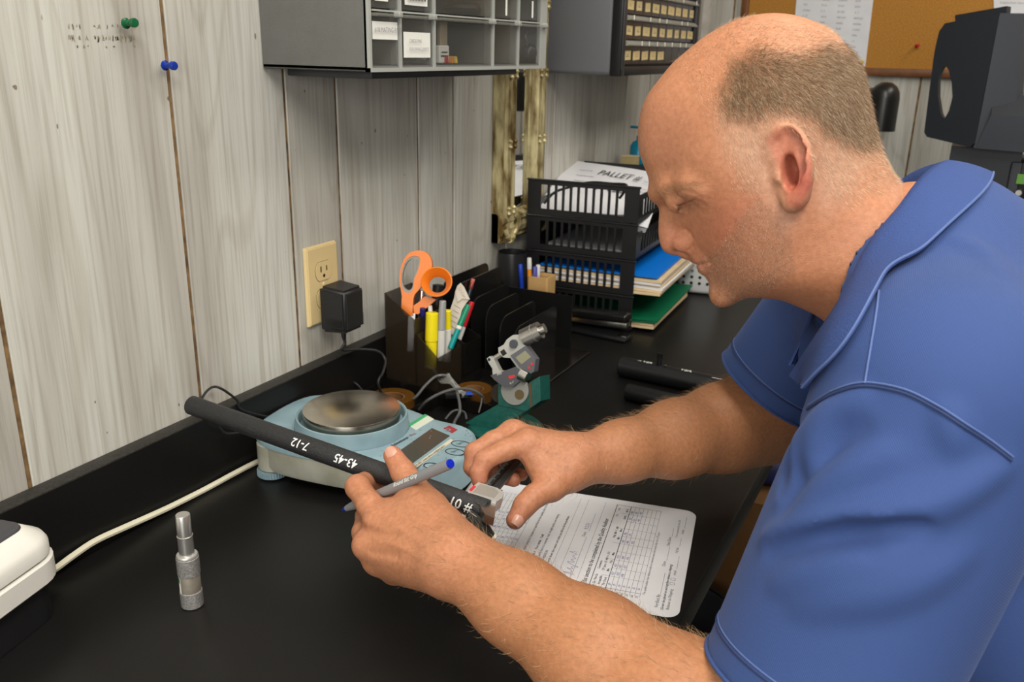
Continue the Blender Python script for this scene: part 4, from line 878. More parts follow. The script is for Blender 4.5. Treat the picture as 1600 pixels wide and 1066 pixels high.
# pen pots behind the dividers
t = thing('pen_pot', 'black pen pot below the gilt mirror corner', 'pen pot', T(*(PX(800, 430, y=1.475)[:2]), DESK))
pz = PX(800, 393, y=1.475)[2] - DESK
obj('wall', MB().lathe([(.026, .0005), (.028, pz - .002), (.0275, pz), (.026, pz - .001), (.024, .003), (.001, .003)], 32, cap=False), m_tray, t); obj('floor_disc', MB().lathe([(.025, .001), (.0245, .0028)], 28), m_tray, t)
def potpen(px, py, m, lb, tip=None, dx=0, dy=0):
    a = PX(px, py, y=1.43 + dy); pen('ballpoint_pen', lb, 'pen', a, (a[0] + dx, a[1] + .004, DESK + .008), [('cap', 0, .022, .0042, .0045, tip or m), ('barrel', .022, a[2] - DESK - .012, .0042, .0042, m)], 'pens in the tan pot')
m_or = mat('pen_orange', (.72, .26, .02), .4); m_bl = mat('pen_blue', (.01, .05, .45), .35)
wp = PX(832, 455, y=1.43)
wd_top = PX(832, 436, y=1.43)[2] - DESK
t = thing('wooden_pen_pot', 'small tan wooden pen pot full of pens before the letter trays', 'pen pot', T(wp[0] + .002, 1.4655, DESK))
obj('wall', MB().prism(rrect(.042, .040, .004), .0005, .004).ring(rrect(.042, .040, .004), rrect(.037, .035, .003), .004, wd_top), mat('tan_wood', (.58, .36, .15), .5, noise=(40, .4, (.48, .28, .1))), t, smooth=False)
potpen(813, 413, m_bl, 'bright blue pen, leftmost in the tan pot', dx=.01, dy=.03)
potpen(827, 403, m_or, 'orange pen with pale cap in the tan pot', mat('pale_grey', (.6, .6, .58), .4), .004, dy=.025)
potpen(836, 417, mat('pen_bluegrey', (.12, .14, .22), .35), 'grey-blue pen right of the orange pen', mat('pen_violet', (.08, .08, .35), .35), dy=.03)
potpen(841, 414, mat('pale_grey', (.6, .6, .58), .4), 'pale grey pen, rightmost in the tan pot', dx=-.002, dy=.04)
a = PX(793, 404, y=1.47); pen('ballpoint_pen', 'chrome clip pen in the black pot under the gilt mirror', 'pen', a, (a[0] + .003, 1.478, DESK + .008), [('cap', 0, .03, .0042, .0042, m_chrome), ('barrel', .03, a[2] - DESK - .012, .004, .004, m_blackpl)], 'pens in the black pot')
a = PX(785, 410, y=1.47); pen('ballpoint_pen', 'dark violet pen in the black pot under the gilt mirror', 'pen', a, (a[0] + .008, 1.478, DESK + .008), [('cap', 0, .03, .005, .005, mat('pen_violet', (.08, .08, .35), .35)), ('barrel', .03, a[2] - DESK - .012, .0045, .0045, m_blackpl)], 'pens in the black pot')

# ------------------------------------------------------------------ things further back on the counter
ry = 2.04; rz = PX(985, 262, y=ry)[2]
t = thing('desk_riser', 'black shelf riser against the wall behind the letter trays', 'shelf', T(.168, ry + .08, DESK))
obj('top', MB().rbox((0, 0, rz - DESK - .006), (.27, .17, .012), .003), m_tray, t)
for sx in (-1, 1): obj('side', MB().b2((sx * .125 - .005, -.08, .0005), (sx * .125 + .005, .08, rz - DESK - .012)), m_tray, t, smooth=False)
obj('back', MB().b2((-.12, .07, .0005), (.12, .078, rz - DESK - .012)), m_tray, t, smooth=False)
bp = PX(997, 252, y=ry + .07)
t = thing('sanitizer_bottle', 'teal pump sanitizer bottle on the black riser', 'bottle', T(max(bp[0], .045), ry + .07, rz + .0004))
m_teal = mat('teal_bottle', (.0, .17, .27), .25)
obj('bottle', MB().lathe([(.020, .0005), (.022, .003), (.022, .045), (.016, .055), (.010, .058)], 28), m_teal, t); obj('neck', MB().cyl((0, 0, .058), (0, 0, .070), .008), m_teal, t)
obj('pump', MB().tube([(0, 0, .068), (0, 0, .088)], .0035, 10).rbox((-.008, 0, .090), (.034, .012, .006), .002), m_teal, t)
bq = PX(962, 256, y=ry + .02)
t = thing('tan_box', 'small tan carton on the riser beside the sanitizer', 'box', T(max(bq[0], .053), ry + .022, rz + .0004)); obj('body', MB().rbox((0, 0, .012), (.036, .03, .023), .001, seg=1), mat('tan_carton', (.45, .35, .16), .6), t); obj('lid', MB().rbox((0, 0, .0245), (.038, .032, .003), .001, seg=1), mat('tan_lid', (.5, .42, .24), .6), t)
wq = PX(1088, 462, z=DESK)
t = thing('vent_block', 'white plastic box with rows of round holes standing behind the folders', 'box', frame((wq[0], wq[1] + .02, DESK), (1, .18, 0)))
obj('shell', MB().rbox((0, .012, .056), (.098, .045, .110), .010, seg=3), mat('white_shell', (.62, .63, .62), .42), t)
for i in range(5):
    for j in range(5): obj('hole', MB().prism(ell(.0036, .0036, 14), 0, .0005, frame_z((-.036 + .018 * i, -.0107, .026 + .014 * j), (0, -1, 0))), m_blackpl if j < 2 else mat('hole_grey', (.22, .22, .22), .6), t)

# two black cylinders with white writing
def rod(a, b, r, label, marks=(), knob=None):
    a, b = V(a), V(b); Lr = np.linalg.norm(b - a); M_ = frame_z(a, b - a, (0, 0, 1)); t_ = thing('rubber_sleeve', label, 'tube', M_, 'black sleeves on the counter')
    obj('sleeve', MB().lathe([(r * .62, 0), (r * .95, 0), (r, .001), (r, Lr - .001), (r * .95, Lr), (r * .62, Lr)], 32, cap=False), mat('black_sleeve', (.010, .010, .011), .38, bump=(400, .1)), t_)
    obj('bore', MB().lathe([(r * .60, .0005), (r * .62, 0), (r * .62, Lr), (r * .60, Lr - .0005)], 24), m_blackrub, t_)
    for s_, text_, size in marks: obj('marking', wrap_text(text_, size, r, s_), m_label, t_, smooth=False)
    if knob:
        obj('fitting', MB().cyl((r * .9, 0, knob), (r * 1.7, 0, knob), .005, .004), m_blackpl, t_); obj('fitting_tab', MB().box((r * 1.9, 0, knob), (.010, .002, .010)), m_blackpl, t_, smooth=False); obj('fitting_glint', MB().cyl((r * 1.1, .003, knob + .012), (r * 1.15, .003, knob + .012), .0025), m_chrome, t_)
def wrap_text(s_, size, r, at, rot=0., ang=0., flip=False):
    """text wrapped on a cylinder along local z; ang = direction around the axis"""
    q0 = MB().text(s_, size, np.eye(4), thick=size * .012, shear=.15); bm_ = bmesh.new(); vv_ = [bm_.verts.new(p) for p in q0.v[0]]
    for f_ in q0.f:
        try: bm_.faces.new([vv_[i_] for i_ in f_])
        except ValueError: pass
    bmesh.ops.triangulate(bm_, faces=bm_.faces[:])
    for _ in range(4):
        lg = [e_ for e_ in bm_.edges if e_.calc_length() > r * .22]
        if not lg: break
        bmesh.ops.subdivide_edges(bm_, edges=lg, cuts=1); bmesh.ops.triangulate(bm_, faces=bm_.faces[:])
    q_ = MB().bm(bm_); v = q_.v[0]
    if flip: v = -v + v.max(0) * (1, 1, 0)
    th = ang - (v[:, 1] - size * .35) / r; q_.v[0] = np.stack([(r + .0004) * np.cos(th), (r + .0004) * np.sin(th), at + v[:, 0]], 1); return q_
r1 = .0165; ra = PX(970, 572, z=DESK + r1); rb_ = PX(1128, 606, z=DESK + r1)
rod((ra[0], ra[1], DESK + r1), (ra[0] + .24 * nrm(rb_ - ra)[0], ra[1] + .24 * nrm(rb_ - ra)[1], DESK + r1), r1, 'black sleeve with white writing lying behind the far forearm', ((.03, '-- VSR', .010), (.105, 'VSA', .011), (.16, '____', .012)), .068)
r2 = .013; rc = PX(980, 612, z=DESK + r2); rd = PX(1065, 632, z=DESK + r2)
rod((rc[0], rc[1], DESK + r2), (rc[0] + .16 * nrm(rd - rc)[0], rc[1] + .16 * nrm(rd - rc)[1], DESK + r2), r2, 'thinner plain black sleeve lying nearest the far forearm')

# ------------------------------------------------------------------ back wall: cork board, lamp, machine
YB = ROOM_Y1
cz0, cx0 = PX(1345, 118, y=YB - .012)[2], PX(1158, 20, y=YB - .012)[0]
t = thing('cork_board', 'cork notice board with brown wooden frame on the back wall', 'notice board', T(cx0, YB - .001, cz0))
CW, CH = 1.15, .62
m_cork = mat('cork', (.50, .235, .035), .8, noise=(300, .7, (.36, .15, .02)), bump=(500, .3)); m_brown = mat('brown_frame', (.20, .072, .018), .42, noise=(40, .5, (.13, .045, .012)))
obj('cork', MB().b2((.01, -.010, .01), (CW - .01, -.001, CH - .01)), m_cork, t, smooth=False)
for lo, hi in (((0, -.018, 0), (CW, 0, .022)), ((0, -.018, CH - .022), (CW, 0, CH)), ((0, -.018, .022), (.022, 0, CH - .022)), ((CW - .022, -.018, .022), (CW, 0, CH - .022))): obj('frame_bar', MB().rbox(tuple((V(lo) + V(hi)) / 2), tuple(V(hi) - V(lo)), .003), m_brown, t)
def notice(label, pts, lines):
    pl = Plane((0, YB - .0125, 1.3), (0, -1, 0)); t_ = thing('notice_sheet', label, 'paper', pl.M, 'sheets pinned to the cork board')
    obj('sheet', MB().prism([pl.l(*p) for p in pts], -.0004, .0004), m_paper, t_, smooth=False)
    o_ = V((*pl.l(*pts[3]), .0006)); ex = V((*pl.l(*pts[2]), .0006)) - o_; ey = V((*pl.l(*pts[0]), .0006)) - o_
    q_ = MB()
    for (u, v_, s_, size, sx) in lines: q_.text(s_, size, frame(o_ + ex * u + ey * v_, ex), sx=sx)
    obj('print', q_, m_grayink, t_, smooth=False, kind='stuff')
ln = []; rr_ = random.Random(3)
for i in range(21):
    v_ = .09 + i * .0415
    if i == 14: ln.append((.42, v_, 'SCHEDULE', .009, 1)); continue
    for u in (.10, .34, .56, .78): ln.append((u, v_, ''.join(rr_.choice('0123456789 -') for _ in range(rr_.randint(4, 7))), .0075, .95))
notice('white sheet with columns of figures, pinned left on the cork board', [(1255, -118), (1378, -112), (1352, 104), (1236, 96)], ln)
ln = []
for i in range(9): ln.append((.08, .1 + i * .095, rr_.choice(['inspection record of the bench', 'part number and revision date', 'hold until signed by auditor']), .0085, 1.1))
notice('white typed sheet pinned right of the dark machine', [(1549, -110), (1680, -104), (1672, 114), (1556, 108)], ln)
push_pin(PX(1431, 72, y=YB - .011), (.35, -1, .1), mat('red_pin', (.45, .01, .01), .3), 'red push pin alone on the cork', 1.0)
push_pin(PX(1347, 97, y=YB - .0135), (.1, -1, .0), mat('yellow_pin', (.55, .42, .01), .3), 'yellow push pin at the corner of the schedule sheet', 1.0)
push_pin(PX(1590, 104, y=YB - .0135), (.1, -1, .0), m_steel, 'steel push pin at the foot of the typed sheet', .8)
lp = PX(1380, 165, y=2.62)
t = thing('task_lamp', 'black bullet-shaped task lamp hanging before the back wall', 'lamp', T(*lp))
m_lamp = mat('lamp_black', (.012, .011, .010), .32)
obj('shade', MB().lathe([(.034, -.066), (.039, -.066), (.039, .018), (.036, .036), (.028, .050), (.015, .059), (.001, .061)], 36, cap=False), m_lamp, t)
obj('lens', MB().lathe([(.0005, -.056), (.0342, -.0558), (.0342, -.053), (.0005, -.053)], 30), mat('lens_grey', (.16, .16, .15), .12), t)
obj('bracket', MB().tube(smooth_path([(-.03, .0, .02), (-.05, .05, .03), (-.05, .12, .02), (-.05, YB - 2.62 - .003, .01)], 6), .007, 10), m_lamp, t); obj('wall_plate', MB().cyl((-.05, YB - 2.62 - .006, .01), (-.05, YB - 2.62 - .0005, .01), .03), m_lamp, t)

m_mach = mat('machine_slate', (.014, .017, .023), .42, bump=(500, .1)); m_mach2 = mat('machine_panel', (.026, .030, .040), .42)
t = thing('optical_comparator', 'large dark slate inspection machine with hooded head and small green display', 'machine', T(.80, 2.25, DESK))
KP = Plane((.74, 2.10, 1.1), (-.42, -1, 0.05)); kM = np.linalg.inv(T(.80, 2.25, DESK))
Z4 = (1340, 0, 2.538)
o_ = KP.poly([(330, 95), (565, 52), (525, 250), (490, 430), (462, 588), (262, 540), (288, 330), (305, 200)], Z4)
sl_o = KP.poly([(345, 258), (360, 275), (373, 330), (376, 385), (362, 440), (344, 472), (330, 455), (318, 380), (320, 310), (332, 275)], Z4)
# hood side plate with a leaf-shaped opening
def ring_by_angle(o, h, n=64):
    c_ = np.mean(np.array(h), 0)
    def samp(pl_):
        pl_ = smooth_path(pl_, 1, True) if False else np.array(pl_); pts = np.concatenate([pl_[i] + (pl_[(i + 1) % len(pl_)] - pl_[i]) * np.linspace(0, 1, 30, endpoint=False)[:, None] for i in range(len(pl_))])
        d = pts - c_; a = np.arctan2(d[:, 1], d[:, 0]); k = np.argsort(a); g = np.linspace(-np.pi, np.pi, n, endpoint=False); r = np.interp(g, a[k], np.linalg.norm(d, axis=1)[k], period=2 * np.pi); return [tuple(c_ + r[i] * np.array([math.cos(g[i]), math.sin(g[i])])) for i in range(n)]
    return samp(o), samp(h)
oo, hh = ring_by_angle(o_, sl_o)
obj('hood_side', MB().ring(oo, hh, -.012, .0), m_mach, t, kM @ KP.M, angle=25)
HP = Plane(KP.w(1340 + 565 / 2.538, 52 / 2.538), (.75, -.66, .0)); 
e0, e1 = KP.w(1340 + 565 / 2.538, 52 / 2.538), KP.w(1340 + 462 / 2.538, 588 / 2.538)
side = V((.42, .16, 0)); thk = V((.045, .01, 0))
q = MB()
def slab(b, p0, p1, p2, p3, off): q4 = [V(p) for p in (p0, p1, p2, p3)]; b.add(q4 + [p + off for p in q4], [(0, 1, 2, 3)[::-1], (4, 5, 6, 7), (0, 1, 5, 4), (1, 2, 6, 5), (2, 3, 7, 6), (3, 0, 4, 7)]); return b
obj('hood_edge', slab(MB(), e0, e1, e1 + thk * 1.6, e0 + thk * .9, KP.n * -.03), m_mach2, t, kM, smooth=False)
tt = KP.w(1340 + 360 / 2.538, 55 / 2.538), KP.w(1340 + 568 / 2.538, 18 / 2.538), KP.w(1340 + 565 / 2.538, 52 / 2.538), KP.w(1340 + 362 / 2.538, 92 / 2.538)
obj('hood_top', slab(MB(), *[p - KP.n * .03 for p in tt], KP.n * -.02), m_mach, t, kM, smooth=False)
g0_, g1_ = KP.w(1340 + 535 / 2.538, 375 / 2.538), KP.w(1340 + 465 / 2.538, 588 / 2.538)
b0 = KP.w(1340 + 530 / 2.538, 455 / 2.538)
obj('head_block', slab(MB(), b0, g1_, g1_ + V((.45, .0, -.012)), b0 + V((.45, .0, .0)), V((.05, .20, 0))), m_mach2, t, kM, smooth=False)
obj('head_ledge', slab(MB(), g0_ + V((0, .03, 0)), b0 + V((0, .0, 0)), b0 + V((.45, .0, 0)), g0_ + V((.45, .03, 0)), V((.05, .20, 0))), m_mach, t, kM, smooth=False)
cpt = KP.w(1340 + 372 / 2.538, 575 / 2.538); cz = cpt[2] - .004
obj('column', MB().b2((cpt[0], cpt[1] + .03, DESK + .0006), (cpt[0] + .135, cpt[1] + .25, cz)), m_mach, t, kM, smooth=False)
pp = PX(1340 + 612 / 2.538, 640 / 2.538, y=cpt[1] + .02)
pn = obj('control_panel', MB().rbox((pp[0] + .12, cpt[1] + .12, (DESK + pp[2]) / 2), (.24, .20, pp[2] - DESK - .002), .004), m_mach2, t, kM)
obj('keypad', MB().rbox((PX(1600, 290, y=cpt[1] + .018)[0] + .02, cpt[1] + .018, PX(1600, 287, y=cpt[1] + .018)[2]), (.062, .006, .085), .002), m_blackpl, t, kM)
kx, kz = PX(1594, 280, y=cpt[1] + .012)[0] + .008, PX(1594, 280, y=cpt[1] + .012)[2]
obj('display', MB().b2((kx - .014, cpt[1] + .0135, kz - .010), (kx + .03, cpt[1] + .0150, kz + .010)), mat('lcd_green', (.06, .16, .02), .3, emit=((.12, .32, .03), .35)), t, kM, smooth=False)
for dz in (-.028, -.044): obj('knob', MB().lathe([(.007, 0), (.0075, .002), (.006, .007)], 16, frame_z((kx - .006, cpt[1] + .015, kz + dz), (0, -1, 0))), m_steel, t, kM)
rx_, rz_ = PX(1592, 382, y=cpt[1] + .0185)[0], PX(1592, 382, y=cpt[1] + .0185)[2]
obj('maker_plate', MB().b2((rx_ - .006, cpt[1] + .0180, rz_ - .010), (rx_ + .07, cpt[1] + .0199, rz_ + .010)), m_label, t, kM, smooth=False)
obj('plate_mark', MB().prism(ell(.005, .005, 16), 0, .0006, frame_z((rx_ + .002, cpt[1] + .0180, rz_), (0, -1, 0))), m_red, t, kM)
cord('black_cable', [PX(1482, 268, y=2.5), PX(1472, 272, y=2.55), PX(1464, 278, y=2.6), PX(1455, 300, y=2.65), V((.62, 2.7, DESK + .02)), V((.66, 2.62, DESK + .003)), V((.76, 2.5, DESK + .003))], .003, m_blackrub, 'thin black cable curving down behind the slate machine')

# ------------------------------------------------------------------ the paper form
c1, c2 = PX(1090, 795, z=DESK + .001), PX(1060, 968, z=DESK + .001)
ex = nrm((c1 - c2) * (1, 1, 0)); FM = frame((c2[0], c2[1], DESK), ex)
FW, FH = .2165, .279
t = thing('paper_form', 'white inspection form with rounded corners under the hands', 'form', FM)
fo = []
rc_ = .014
o_ = [(rc_, 0), (FW - rc_, 0)] + [(FW - rc_ + rc_ * math.sin(a), rc_ - rc_ * math.cos(a)) for a in np.linspace(.2, math.pi / 2, 6)] + [(FW, FH), (0, FH), (0, rc_)] + [(rc_ - rc_ * math.cos(a), rc_ - rc_ * math.sin(a)) for a in np.linspace(.2, 1.4, 5)]
obj('sheet', MB().prism(o_, .0006, .0010), m_paper, t, smooth=False)
zf = .00112; tx = MB(); bd = MB(); hw = MB(); rl = MB(); ob = random.Random(9)
def ft(b, x, y, s_, size, sx=1., thick=0.): b.text(s_, size, T(x, y, zf), sx=sx, thick=thick)
def hl(x0, x1, y, w_=.00035): rl.strokes([[(x0, y), (x1, y)]], w_, None, zf)
def vl(x, y0, y1, w_=.00035): rl.strokes([[(x, y0), (x, y1)]], w_, None, zf)
ft(tx, .012, .0215, 'Verified By', .0052); hl(.036, .075, .0215); ft(tx, .088, .0230, 'Date', .0048); hl(.10, .128, .0225); ft(tx, .130, .0230, 'Ship Date', .0048); hl(.150, .17, .0225)
ft(bd, .010, .0160, '(Green dot placed on and signifies release to shipping)', .0040, .95, .00005); ft(tx, .012, .0105, 'Release to Shipping', .0046)
for x in (.056, .064): rl.strokes([[(x, .010), (x + .004, .010), (x + .004, .0145), (x, .0145), (x, .010)]], .0004, None, zf)
ft(tx, .074, .0105, 'initial', .0044); hl(.086, .112, .0105); ft(tx, .118, .0125, 'NCR#', .0042); hl(.132, .15, .012); ft(tx, .150, .0165, 'To be completed by the CSR', .0034); ft(tx, .160, .0105, 'initial', .0044); hl(.172, .20, .0105)
ft(tx, .030, .0365, 'The quality auditor may release product to customer specs but cannot ship out to CPI specs', .0036, .93)
ty0, ty1 = .041, .0905; ys = np.linspace(ty0, .0765, 8)
cx_ = [.0125, .030, .052, .068, .084, .101, .118, .134, .151, .168, .185, .204]
for y in list(ys): hl(cx_[0] + .012, cx_[-1], y)
hl(cx_[0], cx_[-1], .0765, .0008); hl(cx_[0], cx_[-1], .0935, .0009); vl(cx_[0], .0765, .0935, .0009); vl(cx_[1], ty0, .0935, .0006); vl(cx_[-1], ty0, .0935, .0006)
for x in cx_[2:-1]: vl(x, ty0, .0765 if cx_.index(x) % 2 else .085)
for i, n_ in enumerate((10, 20, 30, 40, 50, 60, 70)): ft(tx, .0215, .0728 - .00507 * i, str(n_), .0042)
ft(bd, .0135, .0885, 'Sample after', .0042, .9, .00006); ft(bd, .0165, .0835, 'Coil #', .0042, .9, .00006); ft(bd, .0150, .0785, 'Targets', .0042, .9, .00006)
ft(bd, .034, .0885, 'Go / No-Go', .0040, .9, .00005); ft(bd, .034, .0835, 'Acceptable', .0040, .9, .00005); ft(bd, .034, .0785, 'Pin Check', .0040, .9, .00005); ft(bd, .062, .0885, 'Comments', .0040, .9, .00005); ft(bd, .060, .0835, 'CPI Specs  ID .490 +/- .010', .0038, .9, .00005); ft(bd, .128, .0835, 'Wall .088 +/- .008', .0038, .9, .00005); ft(bd, .176, .0885, 'OD', .0038, .9); ft(bd, .190, .0885, 'Yield', .0038, .9)
for x, s_ in ((.060, 'Min'), (.076, 'Avg'), (.092, 'Max'), (.126, 'Min'), (.143, 'Max'), (.172, '50/98'), (.189, '88/+2')): ft(bd, x, .0785, s_, .0040, .9, .00005)
for i in range(7):
    y = .0722 - .00507 * i; hw.strokes([[(.036, y + .002), (.0385, y + .0035), (.0365, y + .0005), (.040, y + .002)]], .0004, None, zf)
    if i < 3:
        for x in (.054, .070, .086, .120, .170, .187): ft(hw, x + ob.uniform(0, .002), y, '%03d' % ob.randint(410, 499), .0046, .85)
        if i < 2: ft(hw, .137, y, '.09%d' % i, .0044, .8)
ft(bd, .030, .0975, 'This section to be completed by the Quality Auditor', .0070, .92, .0001)
ft(tx, .012, .1165, 'Verified By', .0056); hl(.040, .120, .1145); ft(tx, .120, .1165, 'Date', .0052); hl(.133, .175, .1145); ft(hw, .136, .1165, '9.2.21', .0062)
hl(.008, .205, .1075, .0003); hl(.008, .205, .1285, .0003); hl(.008, .205, .138, .0003)
sig = smooth_path([(.043, .112), (.045, .124), (.046, .116), (.050, .117), (.053, .122), (.053, .116), (.057, .118), (.058, .111), (.061, .119), (.065, .124), (.066, .117), (.070, .121), (.073, .117), (.077, .121), (.082, .118), (.085, .126), (.086, .118)], 5)
hw.strokes([[tuple(p) for p in sig]], .0005, None, zf)
for i, s_ in enumerate(('part is out of yield, write down the reason and what you did to fix the problem.', 'MENTS / DEVIATION REASON', 'the completed block to verify that it is scanned, read, straight and is not missing', 'the sample.   Sand B - Read A - Your initials - Yield', 'shes are good.', 'ople should complete a part sheet using the Compare as specified on the quality plan of the')):
    ft(bd if i in (1, 3, 4) else tx, .024, .1425 + .0062 * i, s_, .0044, .95, .00004 if i in (0, 1, 3, 4) else 0)
for i in range(13): hl(.03, .19, .186 + .0052 * i, .0003)
for j in range(10): vl(.03 + .0178 * j, .186, .2484, .0003)
for i in range(11):
    for j in range(7):
        if ob.random() < .8: ft(hw, .034 + .0178 * j + ob.uniform(0, .003), .1870 + .0052 * i, '.%d' % ob.randint(11, 99), .0046, .9)
ft(bd, .055, .2505, 'Diameter and Checks ID, Wall, Run, Casing and the other measurement required', .0040, .9, .00004); ft(bd, .060, .2580, 'Completed by the Production Operators', .0072, .95, .0001); ft(tx, .02, .2680, 'CPI Quality Inspection   Form 021', .0045)
obj('print', tx, m_ink, t, smooth=False, kind='stuff'); obj('bold_print', bd, m_ink, t, smooth=False, kind='stuff'); obj('rules', rl, mat('rule_grey', (.12, .12, .14), .7), t, smooth=False); obj('handwriting', hw, m_blueink, t, smooth=False, kind='stuff')

# ------------------------------------------------------------------ held tube, pen, caliper
TBa, TBb = PX(299, 633, d=.985), PX(762, 799, d=.815)
TR = .0108
t = thing('black_tube', 'long black foam tube with white handwriting, held in the near hand', 'tube', frame_z(TBa, TBb - TBa, CAM - TBa))
TL = np.linalg.norm(TBb - TBa)
obj('foam_body', MB().lathe([(TR * .72, 0), (TR * .96, 0), (TR, .0008), (TR, TL - .0008), (TR * .96, TL), (TR * .72, TL)], 40, cap=False), mat('black_foam', (.016, .016, .017), .46, bump=(900, .5), noise=(500, .6, (.028, .028, .029))), t)
obj('bore', MB().lathe([(TR * .70, .001), (TR * .72, 0), (TR * .72, TL), (TR * .70, TL - .001)], 32), m_blackrub, t)
def tube_at(px, py): 
    d = nrm(TBb - TBa); r = nrm(ray(px, py)); w0 = CAM - TBa; b = r @ d; s_ = ((w0 @ d) - b * (w0 @ r)) / (1 - b * b); return s_
s_a, s_b, s_c = tube_at(472, 690), tube_at(538, 715), tube_at(712, 782)
m_chalk = mat('white_marker', (.80, .80, .78), .6)
obj('writing', wrap_text('7-12', .0125, TR, s_a - .004, ang=.05, flip=True), m_chalk, t, smooth=False)
obj('writing', wrap_text('43-45', .0125, TR, s_b - .004, ang=.1, flip=True), m_chalk, t, smooth=False)
obj('writing', wrap_text('10 #', .0135, TR, s_c - .002, ang=.25), m_chalk, t, smooth=False)

PA, PB = PX(704, 724.5, d=.765), PX(536, 797, d=.862)
m_pgrey = mat('pen_grey', (.20, .20, .205), .38); m_pb = mat('pen_bluecap', (.004, .02, .42), .3)
pl_ = np.linalg.norm(PB - PA)
t = thing('ballpoint_pen', 'grey ballpoint pen with blue end held across the near hand', 'pen', frame_z(PA, PB - PA, CAM - PA))
obj('barrel', MB().tube([(0, 0, .0012), (0, 0, .002), (0, 0, pl_ - .022), (0, 0, pl_ - .006)], [.0047, .0049, .0048, .0030], 20), m_pgrey, t)
obj('end_plug', MB().lathe([(.0001, -.0008), (.0040, -.0006), (.0042, .0012)], 20), m_pb, t)
obj('tip', MB().tube([(0, 0, pl_ - .006), (0, 0, pl_)], [.0030, .0012], 14), m_pb, t)
obj('barrel_print', wrap_text('Round Stic Grip', .0052, .0049, .040, ang=.55, flip=True), m_label, t, smooth=False)

CA, CB = PX(756, 777, d=.836), PX(822, 700, d=.99)
cx_d = nrm(CB - CA); CM = frame(CA, cx_d, nrm(CAM - CA) * .55 + V((0, 0, .8)))
t = thing('caliper', 'steel slide caliper with dark beam held in the far hand', 'caliper', CM)
Lc = np.linalg.norm(CB - CA)
obj('beam', MB().rbox((Lc / 2, 0, 0), (Lc, .0150, .0048), .0006), mat('dark_beam', (.045, .046, .045), .38, .4), t)
obj('beam_groove', MB().b2((.004, -.0012, .0024), (Lc - .004, .0012, .0027)), m_blackpl, t, smooth=False)
q = MB()
for k in range(30): q.b2((.012 + k * .0032, .0040 if k % 5 else .0020, .0025), (.0124 + k * .0032, .0068, .0027))
obj('graduations', q, m_frame, t, smooth=False)
obj('slider', MB().prism([(-.016, -.016), (-.004, -.0185), (.010, -.0165), (.016, -.008), (.016, .012), (-.004, .014), (-.016, .012)], -.0050, .0062), mat('caliper_satin', (.50, .50, .475), .42, .35), t, angle=30)
obj('slider_plate', MB().prism([(-.011, -.012), (.006, -.012), (.012, -.006), (.012, .009), (-.011, .009)], .0062, .0068), mat('plate_grey', (.36, .35, .32), .4, .3), t, smooth=False)
obj('red_mark', MB().b2((-.009, .0105, .0063), (.004, .0135, .0067)), m_red, t, smooth=False)
rbm = MB()
for k in range(9): rbm.b2((.0155, -.013 + k * .0022, -.004), (.0175, -.0118 + k * .0022, .005))
obj('thumb_ribs', rbm, m_steel, t, smooth=False)
obj('upper_jaw', MB().prism([(-.016, .010), (-.016, -.016), (-.030, -.020), (-.046, -.024), (-.044, -.014), (-.028, -.004), (-.022, .010)], -.0040, .0040), m_steel, t, angle=30)
JA, JB = PX(735, 812, d=.800), PX(775, 842, d=.802)
t = thing('marking_pen', 'dark tapered pen with cream tip below the tube end', 'pen', frame_z(JA, JB - JA, CAM - JA))
Lj = np.linalg.norm(JB - JA)
obj('barrel', MB().tube([(0, 0, -.004), (0, 0, .002), (0, 0, Lj - .013), (0, 0, Lj - .004)], [.0075, .0078, .0066, .0034], 20), mat('smoke_barrel', (.03, .03, .026), .14), t)
obj('tip', MB().tube([(0, 0, Lj - .0045), (0, 0, Lj - .001), (0, 0, Lj)], [.0034, .0028, .0014], 14), mat('cream_tip', (.66, .62, .50), .5), t)
# ------------------------------------------------------------------ the person: implicit surfaces meshed with surface nets
def rcone(P, a, b, ra, rb):
    a, b = V(a), V(b); ab = b - a; h = np.clip(((P - a) @ ab) / (ab @ ab + 1e-12), 0, 1)
    return np.linalg.norm(P - a - h[:, None] * ab, axis=1) - (ra + h * (rb - ra))
def econe(P, a, b, ra, rb, ax, k):
    """round cone flattened along the unit axis ax by the factor k"""
    ax = nrm(ax); a, b = V(a), V(b)
    sq = lambda q: q + np.outer((q - a) @ ax, ax) * (1 / k - 1) if q.ndim == 2 else q + ((q - a) @ ax) * ax * (1 / k - 1)
    return rcone(sq(P), a, sq(b), ra, rb) * min(1, (k + 1) / 2)
def ellip(P, c, r, Rm=None):
    q = P - V(c)
    if Rm is not None: q = q @ Rm
    r = V(r); k0 = np.linalg.norm(q / r, axis=1); k1 = np.linalg.norm(q / (r * r), axis=1) + 1e-9; return k0 * (k0 - 1) / k1
def smin(a, b, k): h = np.clip(.5 + .5 * (b - a) / k, 0, 1); return b + (a - b) * h - k * h * (1 - h)
def smax(a, b, k): return -smin(-a, -b, k)
def chain(P, pts, k=.008, d=None):
    for (a, ra), (b, rb) in zip(pts[:-1], pts[1:]):
        q = rcone(P, a, b, ra, rb); d = q if d is None else smin(d, q, k)
    return d
